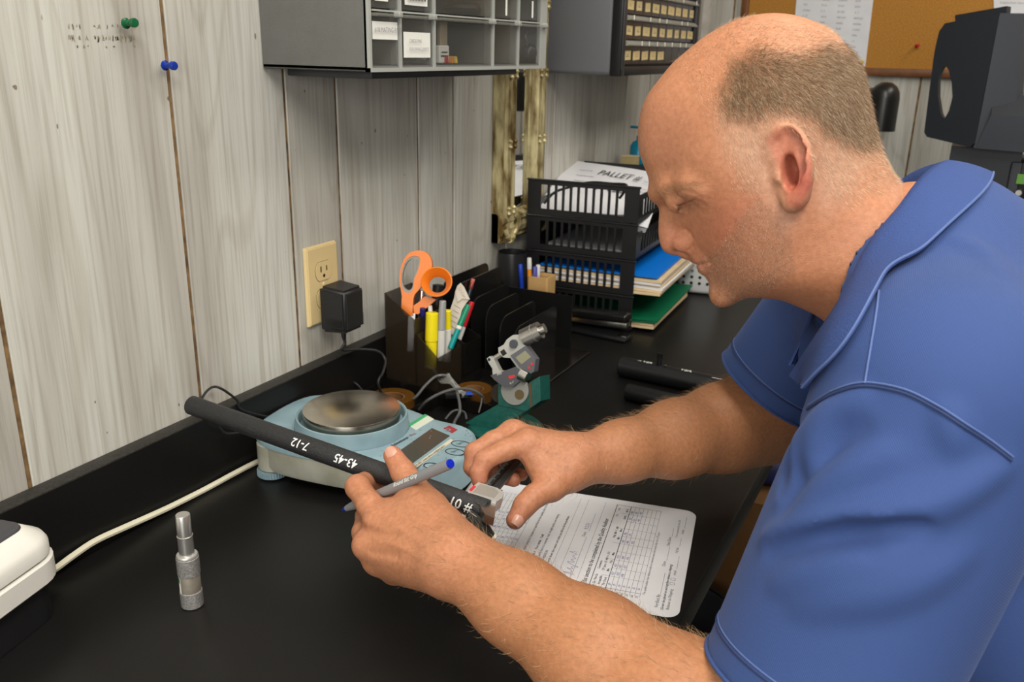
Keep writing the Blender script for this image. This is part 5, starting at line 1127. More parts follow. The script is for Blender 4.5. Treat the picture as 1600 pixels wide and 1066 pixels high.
def surface_nets(f, lo, hi, h, step=4, margin=1.3):
    lo, hi = V(lo), V(hi); nc = np.ceil((hi - lo) / (h * step)).astype(int) + 1
    g = [lo[i] + np.arange(nc[i]) * h * step for i in range(3)]
    G = np.stack(np.meshgrid(*g, indexing='ij'), -1).reshape(-1, 3)
    vals = np.concatenate([f(G[i:i + 200000]) for i in range(0, len(G), 200000)]).reshape(nc)
    near = np.abs(vals) < h * step * margin * 1.5
    m_ = near.copy()
    for ax in range(3):
        s0 = [slice(None)] * 3; s1 = [slice(None)] * 3; s0[ax] = slice(1, None); s1[ax] = slice(None, -1)
        q = m_.copy(); q[tuple(s0)] |= m_[tuple(s1)]; q[tuple(s1)] |= m_[tuple(s0)]; m_ = q
    rep = lambda a: np.repeat(np.repeat(np.repeat(a, step, 0), step, 1), step, 2)
    val = rep(vals).astype(np.float32); mk = rep(m_); idx = np.argwhere(mk)
    off = step // 2
    pts = lo + (idx - off) * h
    val[mk] = np.concatenate([f(pts[i:i + 200000]) for i in range(0, len(pts), 200000)])
    n = np.array(val.shape); ins = val < 0
    c = np.zeros(n - 1, np.int8)
    for dx in (0, 1):
        for dy in (0, 1):
            for dz in (0, 1): c += ins[dx:n[0] - 1 + dx, dy:n[1] - 1 + dy, dz:n[2] - 1 + dz]
    act = (c > 0) & (c < 8); cells = np.argwhere(act); vid = np.full(act.shape, -1, np.int64); vid[act] = np.arange(len(cells))
    acc = np.zeros((len(cells), 3)); cnt = np.zeros(len(cells))
    for ax in range(3):
        o1, o2 = [i for i in range(3) if i != ax]
        for a in (0, 1):
            for b in (0, 1):
                p0 = cells.copy(); p0[:, o1] += a; p0[:, o2] += b; p1 = p0.copy(); p1[:, ax] += 1
                v0 = val[tuple(p0.T)]; v1 = val[tuple(p1.T)]; k = (v0 < 0) != (v1 < 0); tt_ = np.where(k, v0 / np.where(k, v0 - v1, 1), 0)
                q = p0.astype(float); q[:, ax] += tt_; acc[k] += q[k]; cnt[k] += 1
    vs = lo + (acc / cnt[:, None] - off) * h
    faces = []
    for ax in range(3):
        o1, o2 = (ax + 1) % 3, (ax + 2) % 3
        s0 = [slice(None)] * 3; s1 = [slice(None)] * 3; s0[ax] = slice(0, -1); s1[ax] = slice(1, None)
        ch = ins[tuple(s0)] != ins[tuple(s1)]; e = np.argwhere(ch)
        e = e[(e[:, o1] > 0) & (e[:, o2] > 0) & (e[:, o1] < n[o1] - 1) & (e[:, o2] < n[o2] - 1)]
        def cell(da, db): q = e.copy(); q[:, o1] -= da; q[:, o2] -= db; return vid[tuple(q.T)]
        qd = np.stack([cell(1, 1), cell(0, 1), cell(0, 0), cell(1, 0)], 1); fl = ins[tuple(e.T)]
        qd[~fl] = qd[~fl][:, ::-1]; faces.append(qd)
    fc = np.concatenate(faces); fc = fc[(fc >= 0).all(1)]
    return vs, fc
def relax(vs, fc, it=2, lam=.5):
    e = np.concatenate([fc[:, [0, 1]], fc[:, [1, 2]], fc[:, [2, 3]], fc[:, [3, 0]]]); n = len(vs); deg = np.bincount(e.ravel(), minlength=n)[:, None] + 1e-9
    for _ in range(it):
        s_ = np.zeros_like(vs)
        for k in range(3): s_[:, k] = np.bincount(e[:, 0], vs[e[:, 1], k], n) + np.bincount(e[:, 1], vs[e[:, 0], k], n)
        vs = vs + lam * (s_ / deg - vs)
    return vs
def np_mesh(name, vs, fc, col=None):
    me = bpy.data.meshes.new(name); me.vertices.add(len(vs)); me.vertices.foreach_set('co', np.asarray(vs, np.float32).ravel())
    k = fc.shape[1]; me.loops.add(len(fc) * k); me.loops.foreach_set('vertex_index', fc.astype(np.int32).ravel()); me.polygons.add(len(fc)); me.polygons.foreach_set('loop_start', np.arange(0, len(fc) * k, k, dtype=np.int32))
    me.update(calc_edges=True); me.polygons.foreach_set('use_smooth', np.ones(len(fc), bool))
    if col is not None:
        at = me.color_attributes.new('Col', 'FLOAT_COLOR', 'POINT'); at.data.foreach_set('color', np.concatenate([col, np.ones((len(col), 1))], 1).astype(np.float32).ravel())
    me.validate(); return me
def project(P): q = (P - CAM) @ ROT; return q[:, :2] / q[:, 2:] * F + (800, 533), q[:, 2]
def poly_sd(p, poly):
    """signed distance to a polygon, positive inside"""
    poly = V(poly); ins = np.zeros(len(p), bool); d = np.full(len(p), 1e9)
    for i in range(len(poly)):
        a, b = poly[i], poly[(i + 1) % len(poly)]; ab = b - a; h = np.clip(((p - a) @ ab) / (ab @ ab), 0, 1); d = np.minimum(d, np.linalg.norm(p - a - h[:, None] * ab, axis=1))
        c_ = (a[1] > p[:, 1]) != (b[1] > p[:, 1]); ins ^= c_ & (p[:, 0] < (b[0] - a[0]) * (p[:, 1] - a[1]) / (b[1] - a[1] + 1e-12) + a[0])
    return np.where(ins, d, -d)
def sstep(x, a, b): t_ = np.clip((x - a) / (b - a), 0, 1); return t_ * t_ * (3 - 2 * t_)

# ---- head frame: its mid plane faces the viewer (the man sits in profile)
HD = .73
H0 = PX(1200, 270, d=HD); HR_ = np.linalg.norm(H0 - CAM)
EN = nrm(CAM - H0); EU = nrm(ROT[:, 0] - EN * (ROT[:, 0] @ EN)); EV = np.cross(EN, EU)
def uv(px, py, n=0.0):
    r = ray(px, py); t_ = ((H0 + EN * n - CAM) @ EN) / (r @ EN); q = CAM + t_ * r - H0; return q @ EU, q @ EV
def hp(px, py, n=0.0): u, v_ = uv(px, py, n); return H0 + EU * u + EV * v_ + EN * n
def hl(P): q = P - H0; return np.stack([q @ EU, q @ EV, q @ EN], 1)
contour = [(1500, 470), (1478, 380), (1448, 325), (1420, 298), (1400, 277), (1379, 239), (1369, 216), (1362, 188), (1355, 155), (1350, 131), (1341, 103), (1327, 80), (1308, 56), (1285, 40), (1261, 30), (1238, 24), (1214, 21.5), (1191, 22.5), (1168, 27), (1144, 35), (1121, 46), (1097, 61), (1074, 80), (1050, 101), (1032, 123), (1015, 145), (1003, 171), (998, 197), (997.5, 220), (1001, 244), (1008, 263), (1015, 281), (1022, 299), (1029, 312), (1040, 326), (1050, 348), (1060, 372), (1070, 393), (1078, 402), (1085, 411), (1092, 418), (1097, 428), (1104, 436), (1108.5, 445), (1110, 455), (1113, 465), (1121, 473.5), (1135, 477), (1149, 472.5), (1162, 466), (1187, 465), (1217, 468), (1240, 476), (1262, 486), (1285, 500), (1310, 530), (1335, 570), (1360, 610)]
inner = [(1240, 140, .079), (1300, 150, .068), (1200, 100, .069), (1180, 160, .076), (1120, 160, .065), (1270, 85, .054), (1130, 105, .052), (1070, 180, .054), (1335, 200, .048), (1300, 230, .066), (1200, 220, .077), (1140, 230, .071), (1085, 240, .060), (1040, 220, .042), (1250, 50, .034), (1190, 45, .033),
         (1110, 275, .065), (1094, 300, .055), (1060, 283, .041), (1038, 292, .022), (1062, 313, .029), (1080, 315, .043), (1048, 322, .0135), (1085, 348, .034), (1108, 342, .050), (1140, 330, .0635), (1180, 320, .069), (1215, 300, .072), (1070, 362, .018),
         (1100, 378, .034), (1130, 380, .050), (1170, 380, .0615), (1210, 370, .066), (1085, 395, .0175), (1110, 410, .026), (1132, 416, .040), (1160, 420, .051), (1200, 420, .0575), (1240, 400, .061), (1112, 440, .0135), (1130, 458, .022), (1150, 446, .036), (1180, 447, .044),
         (1215, 450, .046), (1250, 445, .052), (1290, 420, .060), (1300, 340, .064), (1345, 300, .055), (1280, 290, .069), (1340, 400, .064), (1300, 480, .044), (1350, 480, .066), (1400, 400, .064), (1400, 340, .053), (1430, 450, .068), (1365, 250, .034)]
cu_ = np.array([uv(x, y) for x, y in contour]); tg_ = np.gradient(cu_, axis=0); no_ = np.stack([tg_[:, 1], -tg_[:, 0]], 1); no_ /= np.linalg.norm(no_, axis=1)[:, None]
cc_ = cu_.mean(0)
if ((cu_ - cc_) * no_).sum(1).mean() < 0: no_ = -no_
ctr = np.concatenate([cu_, cu_ + no_ * .012, np.array([uv(x, y, w_) for x, y, w_ in inner])])
cv_ = np.concatenate([np.zeros(len(cu_)), np.full(len(cu_), -.0013), np.array([w_ * w_ for _, _, w_ in inner])])
def rbf_fit(X, y, reg=2e-9):
    r = np.linalg.norm(X[:, None] - X[None], axis=2); n = len(X); A = np.zeros((n + 3, n + 3)); A[:n, :n] = r ** 3 + np.eye(n) * reg; A[:n, n] = 1; A[:n, n + 1:] = X; A[n, :n] = 1; A[n + 1:, :n] = X.T
    return np.linalg.solve(A, np.concatenate([y, np.zeros(3)]))
wts = rbf_fit(ctr, cv_)
GU0, GU1, GV0, GV1, GS = -.135, .20, -.215, .15, .001
gu = np.arange(GU0, GU1, GS); gv = np.arange(GV0, GV1, GS); GG = np.stack(np.meshgrid(gu, gv, indexing='ij'), -1).reshape(-1, 2)
WW = np.zeros(len(GG))
for i in range(0, len(GG), 20000):
    r = np.linalg.norm(GG[i:i + 20000, None] - ctr[None], axis=2); WW[i:i + 20000] = r ** 3 @ wts[:-3] + wts[-3] + GG[i:i + 20000] @ wts[-2:]
WW = np.clip(WW, -.008, .0075).reshape(len(gu), len(gv))
def bilerp(A, u, v_):
    x = np.clip((u - GU0) / GS, 0, A.shape[0] - 1.001); y = np.clip((v_ - GV0) / GS, 0, A.shape[1] - 1.001); i = x.astype(int); j = y.astype(int); a = x - i; b = y - j
    return A[i, j] * (1 - a) * (1 - b) + A[i + 1, j] * a * (1 - b) + A[i, j + 1] * (1 - a) * b + A[i + 1, j + 1] * a * b
WU, WV_ = np.gradient(WW, GS)
def head_base(L_):
    u, v_, n = L_.T; w_ = bilerp(WW, u, v_); a = bilerp(WU, u, v_); b = bilerp(WV_, u, v_)
    return (n * n - w_) / np.sqrt(4 * n * n + a * a + b * b + 1e-6)
def lp_(px, py, n): u, v_ = uv(px, py, n); return V((u, v_, n))
ear_helix = [(1222, 268, .074, .0036), (1209, 245, .0735, .0040), (1204, 225, .0745, .0042), (1211, 208, .0780, .0043), (1226, 201, .0820, .0045), (1243, 208, .0855, .0046), (1255, 226, .0880, .0047), (1261, 250, .0895, .0049), (1261, 274, .0880, .0052), (1256, 295, .0845, .0058), (1248, 308, .0800, .0066)]
ear_anti = [(1240, 222, .0800, .0030), (1248, 240, .0820, .0036), (1249, 262, .0820, .0040), (1245, 282, .0800, .0042), (1236, 294, .0785, .0044)]
ENGRAVE = [([V(uv(*p)) for p in pts], wd_, dp_) for pts, wd_, dp_ in (
    ([(1082, 414), (1090, 413), (1098, 412), (1107, 408.5), (1112, 410)], .0011, .0022),
    ([(1072, 358), (1079, 364), (1084, 374), (1083, 384), (1078, 390)], .0016, .0016),
    ([(1086, 380), (1094, 390), (1104, 400), (1112, 404)], .0024, .0007),
    ([(1054, 320), (1064, 321.5), (1075, 319), (1086, 312)], .0010, .0013),
    ([(1056, 301), (1066, 298), (1078, 299), (1088, 303)], .0014, .0009),
    ([(1088, 312), (1096, 316), (1104, 322)], .0014, .0005), ([(1090, 308), (1100, 308), (1108, 311)], .0014, .0004),
    ([(1060, 332), (1074, 332), (1086, 326)], .0022, .0006),
    ([(1094, 436), (1103, 433), (1114, 428)], .0030, .0008))]
_hd = smooth_path([np.append(lp_(x, y, n), r) for x, y, n, r in ear_helix], 3); HXD = [(q[:3], q[3]) for q in _hd]
def head_sdf(P):
    L_ = hl(P); A = L_.copy(); A[:, 2] = np.abs(A[:, 2])
    d = head_base(L_)
    # brow, lid, cheek, nose, lips, chin
    d = smin(d, chain(A, [(lp_(1027, 302, .006), .0065), (lp_(1046, 293, .026), .0075), (lp_(1078, 291, .046), .0070), (lp_(1094, 299, .053), .0055)]), .012)
    d = smin(d, ellip(A, lp_(1063, 313, .0265), (.0125, .0115, .0125)), .0035)
    d = smax(d, -chain(A, [(lp_(1056, 303, .0315), .0010), (lp_(1068, 300, .0395), .0014), (lp_(1084, 303, .0475), .0012)]), .004)
    d = smax(d, -chain(A, [(lp_(1053, 325, .0205), .0010), (lp_(1068, 325, .0345), .0014), (lp_(1083, 317, .0450), .0012)]), .004)
    no = chain(A, [(lp_(1043, 322, 0), .0062), (lp_(1047, 345, 0), .0072), (lp_(1049, 366, 0), .0083), (lp_(1050, 381, 0), .0092)], .01)
    no = smin(no, ellip(A, lp_(1066, 379, .0115), (.0088, .0078, .0062)), .005)
    no = smin(no, rcone(A, lp_(1054, 385, 0), lp_(1072, 396, 0), .0058, .0050), .004)
    d = smin(d, no, .0065)
    d = smax(d, -ellip(A, lp_(1063, 391, .0070), (.0042, .0030, .0030)), .002)
    li = smin(chain(A, [(lp_(1089, 407, 0), .0046), (lp_(1096, 406, .012), .0040), (lp_(1107, 408, .0225), .0022)]), chain(A, [(lp_(1098, 419, 0), .0046), (lp_(1102, 417, .012), .0042), (lp_(1109, 411, .0220), .0022)]), .0012)
    d = smin(d, li, .0035)
    d = smin(d, ellip(A, lp_(1128, 461, 0), (.0085, .0080, .015)), .008)
    # ears
    an = [(lp_(x, y, n), r) for x, y, n, r in ear_anti]
    e = np.full(len(A), 1e3)
    for (a_, ra_), (b_, rb_) in zip(HXD[:-1], HXD[1:]): e = np.minimum(e, rcone(A, a_, b_, ra_, rb_))
    e = smin(e, rcone(A, lp_(1248, 308, .080), lp_(1238, 316, .0765), .0064, .0066), .006); e = smin(e, rcone(A, lp_(1238, 316, .0765), lp_(1229, 306, .073), .0062, .0045), .006)
    up_e = nrm(lp_(1226, 205, .078) - lp_(1243, 315, .078)); ac_e = nrm(np.cross(up_e, V((.28, 0, -1)))); nn_e = np.cross(ac_e, up_e)
    if ac_e[0] < 0: ac_e = -ac_e
    Re = np.stack([up_e, ac_e, nn_e], 1)
    e = smin(e, ellip(A, lp_(1236, 258, .0755), (.0290, .0135, .0048), Re), .005)
    e = smin(e, chain(A, an, .003), .004)
    e = smin(e, ellip(A, lp_(1222, 279, .0765), (.0055, .0042, .0042)), .004)
    e = smax(e, -ellip(A, lp_(1233, 268, .0815), (.0140, .0066, .0125), Re), .0025)
    e = smax(e, -chain(A, [(lp_(1228, 212, .0850), .0030), (lp_(1243, 219, .0870), .0028), (lp_(1253, 238, .0885), .0026), (lp_(1255, 262, .0885), .0024), (lp_(1251, 284, .0860), .0020)]), .0025)
    e = smax(e, -ellip(A, lp_(1230, 222, .0880), (.0120, .0070, .0070), Re), .003)
    d = smin(d, e, .0055)
    d = smax(d, -ellip(A, lp_(1237, 266, .0745), (.0115, .0050, .0150), Re), .0025)
    # engraved lines: mouth, wing of the nose, smile line, lid, frown
    s_ = (HR_ / (HR_ - A[:, 2]))[:, None]; q2 = A[:, :2] * s_; nearz = (np.abs(d) < .012)
    if nearz.any():
        k = np.where(nearz)[0]; qq = q2[k]; add = np.zeros(len(k))
        for pl_, wd_, dp_ in ENGRAVE:
            dd = np.full(len(k), 1e3)
            for a_, b_ in zip(pl_[:-1], pl_[1:]):
                ab = b_ - a_; h_ = np.clip(((qq - a_) @ ab) / (ab @ ab), 0, 1); dd = np.minimum(dd, np.linalg.norm(qq - a_ - h_[:, None] * ab, axis=1))
            add = np.maximum(add, dp_ * np.exp(-(dd / wd_) ** 2))
        d[k] += add
    return d

# ---- limbs; every joint is a point in the room
def J(px, py, d): return PX(px, py, d=d)
EL, WL = J(1180, 1195, .598), J(722, 880, .742)
SLj, SRj = V((.800, .600, 1.052)), V((.705, .985, 1.030))
ER, WR = J(1188, 655, 1.045), J(900, 722, .900)
def bone(a, b, k): return a + (b - a) * k
def near_arm(P):
    d = chain(P, [(SLj, .054), (bone(SLj, EL, .5), .049), (bone(SLj, EL, .8), .044), (EL, .044)], .02)
    fa = chain(P, [(EL, .045), (bone(EL, WL, .22), .0500), (bone(EL, WL, .5), .0435), (bone(EL, WL, .78), .0340), (WL, .0300)], .02)
    return smin(d, fa, .03)
def far_arm(P):
    d = chain(P, [(SRj, .056), (bone(SRj, ER, .5), .054), (ER, .0485)], .02)
    fa = chain(P, [(ER, .0485), (bone(ER, WR, .22), .0490), (bone(ER, WR, .5), .0405), (bone(ER, WR, .78), .0300), (WR, .0255)], .02)
    return smin(d, fa, .03)
# near (left) hand: joints with radii
NH = dict(
    thumb=[(J(700, 842, .765), .0185), (J(672, 797, .792), .0165), (J(643, 757, .818), .0122), (J(630, 738, .829), .0112), (J(614, 712, .839), .0094)],
    index=[(J(590, 812, .802), .0122), (J(577, 788, .815), .0118), (J(559, 761, .836), .0116), (J(572, 753, .868), .0098), (J(596, 762, .892), .0085), (J(632, 772, .890), .0075)],
    middle=[(J(573, 850, .800), .0120), (J(568, 832, .822), .0105), (J(572, 806, .858), .0100), (J(592, 796, .886), .0088), (J(624, 796, .896), .0080)],
    ring=[(J(588, 876, .803), .0112), (J(580, 866, .828), .0100), (J(585, 836, .864), .0095), (J(606, 820, .888), .0085), (J(636, 815, .894), .0078)],
    pinky=[(J(615, 893, .808), .0100), (J(602, 890, .828), .0090), (J(606, 868, .858), .0085), (J(622, 848, .876), .0075), (J(645, 835, .882), .0070)])
def near_hand(P):
    d = None
    cp = WL + (J(690, 860, .755) - WL) * .6
    for nm, r0, r1 in (('index', .0190, .0150), ('middle', .0200, .0158), ('ring', .0195, .0150), ('pinky', .0170, .0130)):
        q = rcone(P, bone(WL, NH[nm][0][0], .18), bone(WL, NH[nm][0][0], .90), r0 + .006, r1); d = q if d is None else smin(d, q, .012)
    d = smin(d, rcone(P, J(690, 830, .775), J(625, 812, .806), .020, .0150), .014)
    d = smin(d, rcone(P, J(700, 848, .765), J(655, 800, .795), .0200, .0150), .014)
    d = smin(d, rcone(P, J(612, 800, .812), J(655, 792, .800), .0135, .0150), .012)
    for nm in ('index', 'middle', 'ring', 'pinky'):
        p, r = NH[nm][0]; d = smin(d, np.linalg.norm(P - (p - nrm(p - J(690, 850, .80)) * .001 + EN * .002), axis=1) - r * 1.06, .007)
        d = smin(d, chain(P, NH[nm], .004), .0055)
    d = smin(d, chain(P, NH['thumb'], .005), .009)
    # tendons and hollow beside the thumb web
    for nm in ('index', 'middle'): d = smin(d, rcone(P, bone(WL, NH[nm][0][0], .45) + EN * .017, NH[nm][0][0] + EN * .0085, .003, .0045), .010)
    return d
FHn = dict(
    thumb=[(J(882, 742, .888), .0175), (J(861, 760, .874), .0150), (J(834, 776, .862), .0115), (J(820, 790, .858), .0108), (J(805, 813, .852), .0092)],
    index=[(J(822, 693, .888), .0130), (J(790, 703, .880), .0105), (J(757, 719, .874), .0102), (J(748, 738, .872), .0088), (J(749, 752, .870), .0078)],
    middle=[(J(800, 678, .912), .0130), (J(770, 690, .906), .0105), (J(742, 707, .900), .0102), (J(738, 730, .898), .0088), (J(752, 748, .896), .0078)],
    ring=[(J(812, 682, .936), .0115), (J(780, 697, .934), .0100), (J(762, 716, .932), .0095), (J(770, 741, .926), .0085), (J(803, 750, .916), .0076)],
    pinky=[(J(828, 692, .952), .0105), (J(805, 702, .954), .0088), (J(790, 716, .952), .0085), (J(796, 736, .946), .0075), (J(815, 742, .940), .0070)])
def far_hand(P):
    d = None
    for nm, r0, r1 in (('index', .0185, .0145), ('middle', .0190, .0150), ('ring', .0185, .0140), ('pinky', .0165, .0125)):
        q = rcone(P, bone(WR, FHn[nm][0][0], .15), bone(WR, FHn[nm][0][0], .92), r0 + .003, r1); d = q if d is None else smin(d, q, .012)
    d = smin(d, rcone(P, J(880, 738, .890), J(850, 735, .886), .0190, .0150), .014)
    d = smin(d, rcone(P, J(858, 748, .880), J(828, 706, .887), .0105, .0105), .012)
    for nm in ('index', 'middle', 'ring', 'pinky'):
        p, r = FHn[nm][0]; d = smin(d, np.linalg.norm(P - (p + V((0, 0, .0015))), axis=1) - r * 1.03, .006)
        d = smin(d, chain(P, FHn[nm], .004), .0050)
    d = smin(d, chain(P, FHn['thumb'], .005), .009)
    return d

# creases, veins and tendons of the hands, traced on the skin
def march(fn, pts, t0=.30, t1=1.7, it=60):
    """first hits of the lines of sight through the given pixels"""
    r = np.array([nrm(ray(*p)) for p in pts]); t_ = np.full(len(r), t0); live = np.ones(len(r), bool)
    for _ in range(it):
        if not live.any(): break
        v_ = fn(CAM + r[live] * t_[live, None]); k = np.where(live)[0]; t_[k] += np.where(v_ < 2e-4, 0, v_ * .85); live[k] = (v_ >= 2e-4) & (t_[k] < t1)
    return (CAM + r * t_[:, None])[t_ < t1]
def carve(fn, items):
    L_ = [(march(fn, smooth_path([V(p) for p in pts], 3)), w_, dp) for pts, w_, dp in items]
    def g(P):
        d = fn(P)
        for Q, w_, dp in L_:
            if len(Q) < 2: continue
            k = np.where(((P > Q.min(0) - .008) & (P < Q.max(0) + .008)).all(1) & (np.abs(d) < .01))[0]
            if not len(k): continue
            dd = np.full(len(k), 1e3)
            for a_, b_ in zip(Q[:-1], Q[1:]): dd = np.minimum(dd, rcone(P[k], a_, b_, 0, 0))
            d[k] += dp * np.exp(-(dd / w_) ** 2)
        return d
    return g
near_hand_c = carve(near_hand, [
    ([(628, 735), (637, 742), (648, 744)], .0010, .0009), ([(632, 741), (641, 747), (651, 750)], .0010, .0007), ([(637, 752), (646, 757)], .0010, .0005),
    ([(548, 752), (558, 762), (570, 764)], .0010, .0008), ([(551, 762), (561, 770), (572, 771)], .0010, .0006),
    ([(566, 824), (578, 830), (598, 834), (618, 836)], .0030, .0022), ([(578, 864), (595, 866), (620, 868)], .0030, .0020),
    ([(600, 815), (625, 826), (655, 846), (690, 868)], .0022, -.0012), ([(585, 846), (615, 852), (650, 866), (690, 884)], .0022, -.0011), ([(640, 800), (655, 822), (676, 846), (700, 860)], .0020, -.0009), ([(620, 842), (640, 838), (660, 832)], .0018, -.0008),
    ([(600, 772), (618, 776), (638, 774), (655, 766)], .0022, .0012), ([(640, 778), (652, 784), (664, 786)], .0012, .0006)])
far_hand_c = carve(far_hand, [
    ([(812, 716), (820, 730), (826, 744), (829, 756)], .0012, .0014), ([(818, 712), (827, 724), (833, 740)], .0012, .0009), ([(803, 716), (812, 712), (822, 710)], .0012, .0008),
    ([(822, 773), (830, 781), (836, 790)], .0010, .0009), ([(827, 768), (836, 776), (843, 785)], .0010, .0006), ([(850, 748), (862, 752), (872, 764)], .0016, .0006),
    ([(746, 726), (756, 724), (764, 727)], .0010, .0008), ([(748, 733), (757, 732)], .0010, .0006), ([(735, 712), (745, 704), (760, 700)], .0014, .0012), ([(762, 700), (785, 692), (803, 684)], .0014, .0010),
    ([(832, 688), (850, 700), (872, 708)], .0020, -.0011), ([(812, 676), (838, 686), (865, 698)], .0020, -.0010), ([(840, 716), (856, 722), (876, 726)], .0020, -.0008)])

# ---- shirt
LAT = nrm(SRj - SLj); FWD = nrm(np.cross(LAT, (0, 0, 1))); FWD = FWD if FWD[0] < 0 else -FWD
HL = J(1268, 1090, .596); NB = hp(1425, 400, 0.0)
HRm = V((.628, .975, .895))
TORSO_T, TORSO_M, TORSO_B = V((.822, .790, 1.010)), V((.875, .790, .86)), V((1.03, .79, .60))
sleeve_ax = nrm(HL - SLj); far_ax = nrm(HRm - SRj)
def shirt_raw(P):
    d = econe(P, TORSO_T, TORSO_M, .118, .128, LAT, 1.42)
    d = smin(d, econe(P, TORSO_M, TORSO_B, .128, .135, LAT, 1.35), .05)
    d = smin(d, rcone(P, hp(1440, 420, 0) , SLj + V((0, .02, -.004)), .070, .066), .045)
    d = smin(d, rcone(P, hp(1440, 420, 0), SRj + V((0, -.02, -.004)), .070, .066), .045)
    d = smin(d, rcone(P, hp(1478, 432, 0), hp(1570, 492, 0), .056, .082), .04)
    s1 = rcone(P, SLj + V((.0, .012, -.008)), HL + sleeve_ax * .06, .082, .0755)
    d = smin(d, s1, .035)
    s2 = rcone(P, SRj + V((0, -.01, -.005)), HRm + far_ax * .06, .076, .0640)
    d = smin(d, s2, .035)
    return d
def grad(fn, Q, e=.002): 
    g = np.stack([fn(Q + e_) - fn(Q - e_) for e_ in np.eye(3) * e], 1); return g / (np.linalg.norm(g, axis=1)[:, None] + 1e-9)
FOLDS = []   # (points, radius, sink, sign)
def z6(*p): return [(1000 + x / 2.288, 600 + y / 2.288) for x, y in p]
def fold(pts, r, sink, sign=1, n=5):
    Q = march(shirt_raw, smooth_path([V(p) for p in pts], n))
    if len(Q) > 1: FOLDS.append((Q - grad(shirt_raw, Q) * sink * sign, r, sign))
fold(z6((450, 552), (560, 528), (700, 510), (850, 482), (1000, 440), (1150, 380), (1290, 305)), 0.0130, 0.0026)
fold(z6((470, 600), (600, 572), (740, 552), (880, 530), (1000, 500)), 0.0085, 0.0030, -1)
fold(z6((498, 400), (540, 270), (620, 160), (720, 80), (800, 40)), 0.0100, 0.0040)
fold(z6((530, 420), (600, 310), (700, 215), (800, 160)), 0.0090, 0.0041, -1)
fold(z6((560, 470), (660, 380), (780, 300), (900, 240)), 0.0100, 0.0046)
fold(z6((600, 660), (700, 590), (790, 575), (850, 640)), 0.0100, 0.0048, -1)
fold(z6((480, 720), (600, 690), (720, 660), (860, 640), (980, 600)), 0.0120, 0.0056)
fold(z6((560, 800), (700, 770), (860, 740), (1020, 690), (1180, 600)), 0.0140, 0.0071)
fold(z6((1090, 90), (1120, 160), (1130, 230)), 0.0090, 0.0043)
fold(z6((560, 130), (530, 260), (505, 380)), 0.0060, 0.0028, -1)
fold([(1500, 375), (1540, 400), (1570, 430)], 0.0100, 0.0050, 1)
fold([(1300, 640), (1280, 680), (1262, 730)], 0.0080, 0.0037, 1)
FB = [(q.min(0) - .05, q.max(0) + .05) for q, _, _ in FOLDS]
def shirt_sdf(P):
    d = shirt_raw(P)
    for (Q, r, sg), (lo, hi) in zip(FOLDS, FB):
        k = ((P > lo) & (P < hi)).all(1) & (np.abs(d) < .03)
        if not k.any(): continue
        sub = P[k]; n = len(Q); g = None
        for i in range(n - 1):
            tap = lambda j: r * (.35 + .65 * math.sin(math.pi * min(max(j / (n - 1), .0), 1.)) ** .6)
            c_ = rcone(sub, Q[i], Q[i + 1], tap(i), tap(i + 1)); g = c_ if g is None else np.minimum(g, c_)
        d[k] = smin(d[k], g, .010) if sg > 0 else smax(d[k], -g, .010)
    # sleeves are open at the hem
    h1 = (P - HL) @ sleeve_ax; near_s = np.linalg.norm(P - HL - np.outer(h1, sleeve_ax), axis=1) < .12
    m1 = near_s & (P[:, 1] < .72) & (h1 > -.09)
    if m1.any():
        q = P[m1]; cut = np.maximum(d[m1], h1[m1] - .0); inn = rcone(q, HL - sleeve_ax * .045, HL + sleeve_ax * .06, .040, .0850); d[m1] = np.maximum(cut, -inn)
    h2 = (P - HRm) @ far_ax; ns2 = np.linalg.norm(P - HRm - np.outer(h2, far_ax), axis=1) < .10
    m2 = ns2 & (h2 > -.06) & (P[:, 1] > .90)
    if m2.any():
        q = P[m2]; cut = np.maximum(d[m2], h2[m2]); inn = rcone(q, HRm - far_ax * .035, HRm + far_ax * .06, .040, .0680); d[m2] = np.maximum(cut, -inn)
    # neckline
    d = np.maximum(d, -rcone(P, hp(1330, 440, 0), hp(1402, 347, 0), .072, .066))
    return d
HRES, ARES, SRES, HAIRK = .0014, .0016, .0028, 1.0
# ---- body mesh: head and neck, both arms and hands, trunk and legs under the clothes
def all_skin_head(P): return head_sdf(P)
pieces = []
hc = H0 + EU * .04 - EV * .03
def bounds(pts, pad): pts = V(pts); return pts.min(0) - pad, pts.max(0) + pad
lo, hi = bounds([hp(x, y, n) for x, y in contour for n in (-.075, .075)], .022)
vs, fc = surface_nets(head_sdf, lo, hi, HRES); vs = relax(vs, fc, 1, .4); pieces.append((vs, fc, 'head'))
def near_all(P): return smin(near_arm(P), near_hand_c(P), .016)
def far_all(P): return smin(far_arm(P), far_hand_c(P), .014)
hand_pts = [p for c_ in NH.values() for p, _ in c_] + [WL]
lo, hi = bounds(hand_pts + [EL, SLj], .065); vs, fc = surface_nets(near_all, lo, hi, ARES); vs = relax(vs, fc, 2, .4); pieces.append((vs, fc, 'near'))
hand_pts2 = [p for c_ in FHn.values() for p, _ in c_] + [WR]
lo, hi = bounds(hand_pts2 + [ER, SRj], .065); vs, fc = surface_nets(far_all, lo, hi, ARES); vs = relax(vs, fc, 2, .4); pieces.append((vs, fc, 'far'))
def trunk(P): 
    d = econe(P, TORSO_T - V((0, 0, .02)), TORSO_M, .095, .105, LAT, 1.4); d = smin(d, econe(P, TORSO_M, TORSO_B, .105, .115, LAT, 1.3), .05)
    d = smin(d, rcone(P, hp(1425, 400, 0), TORSO_T, .06, .07), .04); d = smin(d, rcone(P, SLj, TORSO_T, .05, .06), .04); d = smin(d, rcone(P, SRj, TORSO_T, .05, .06), .04)
    return d
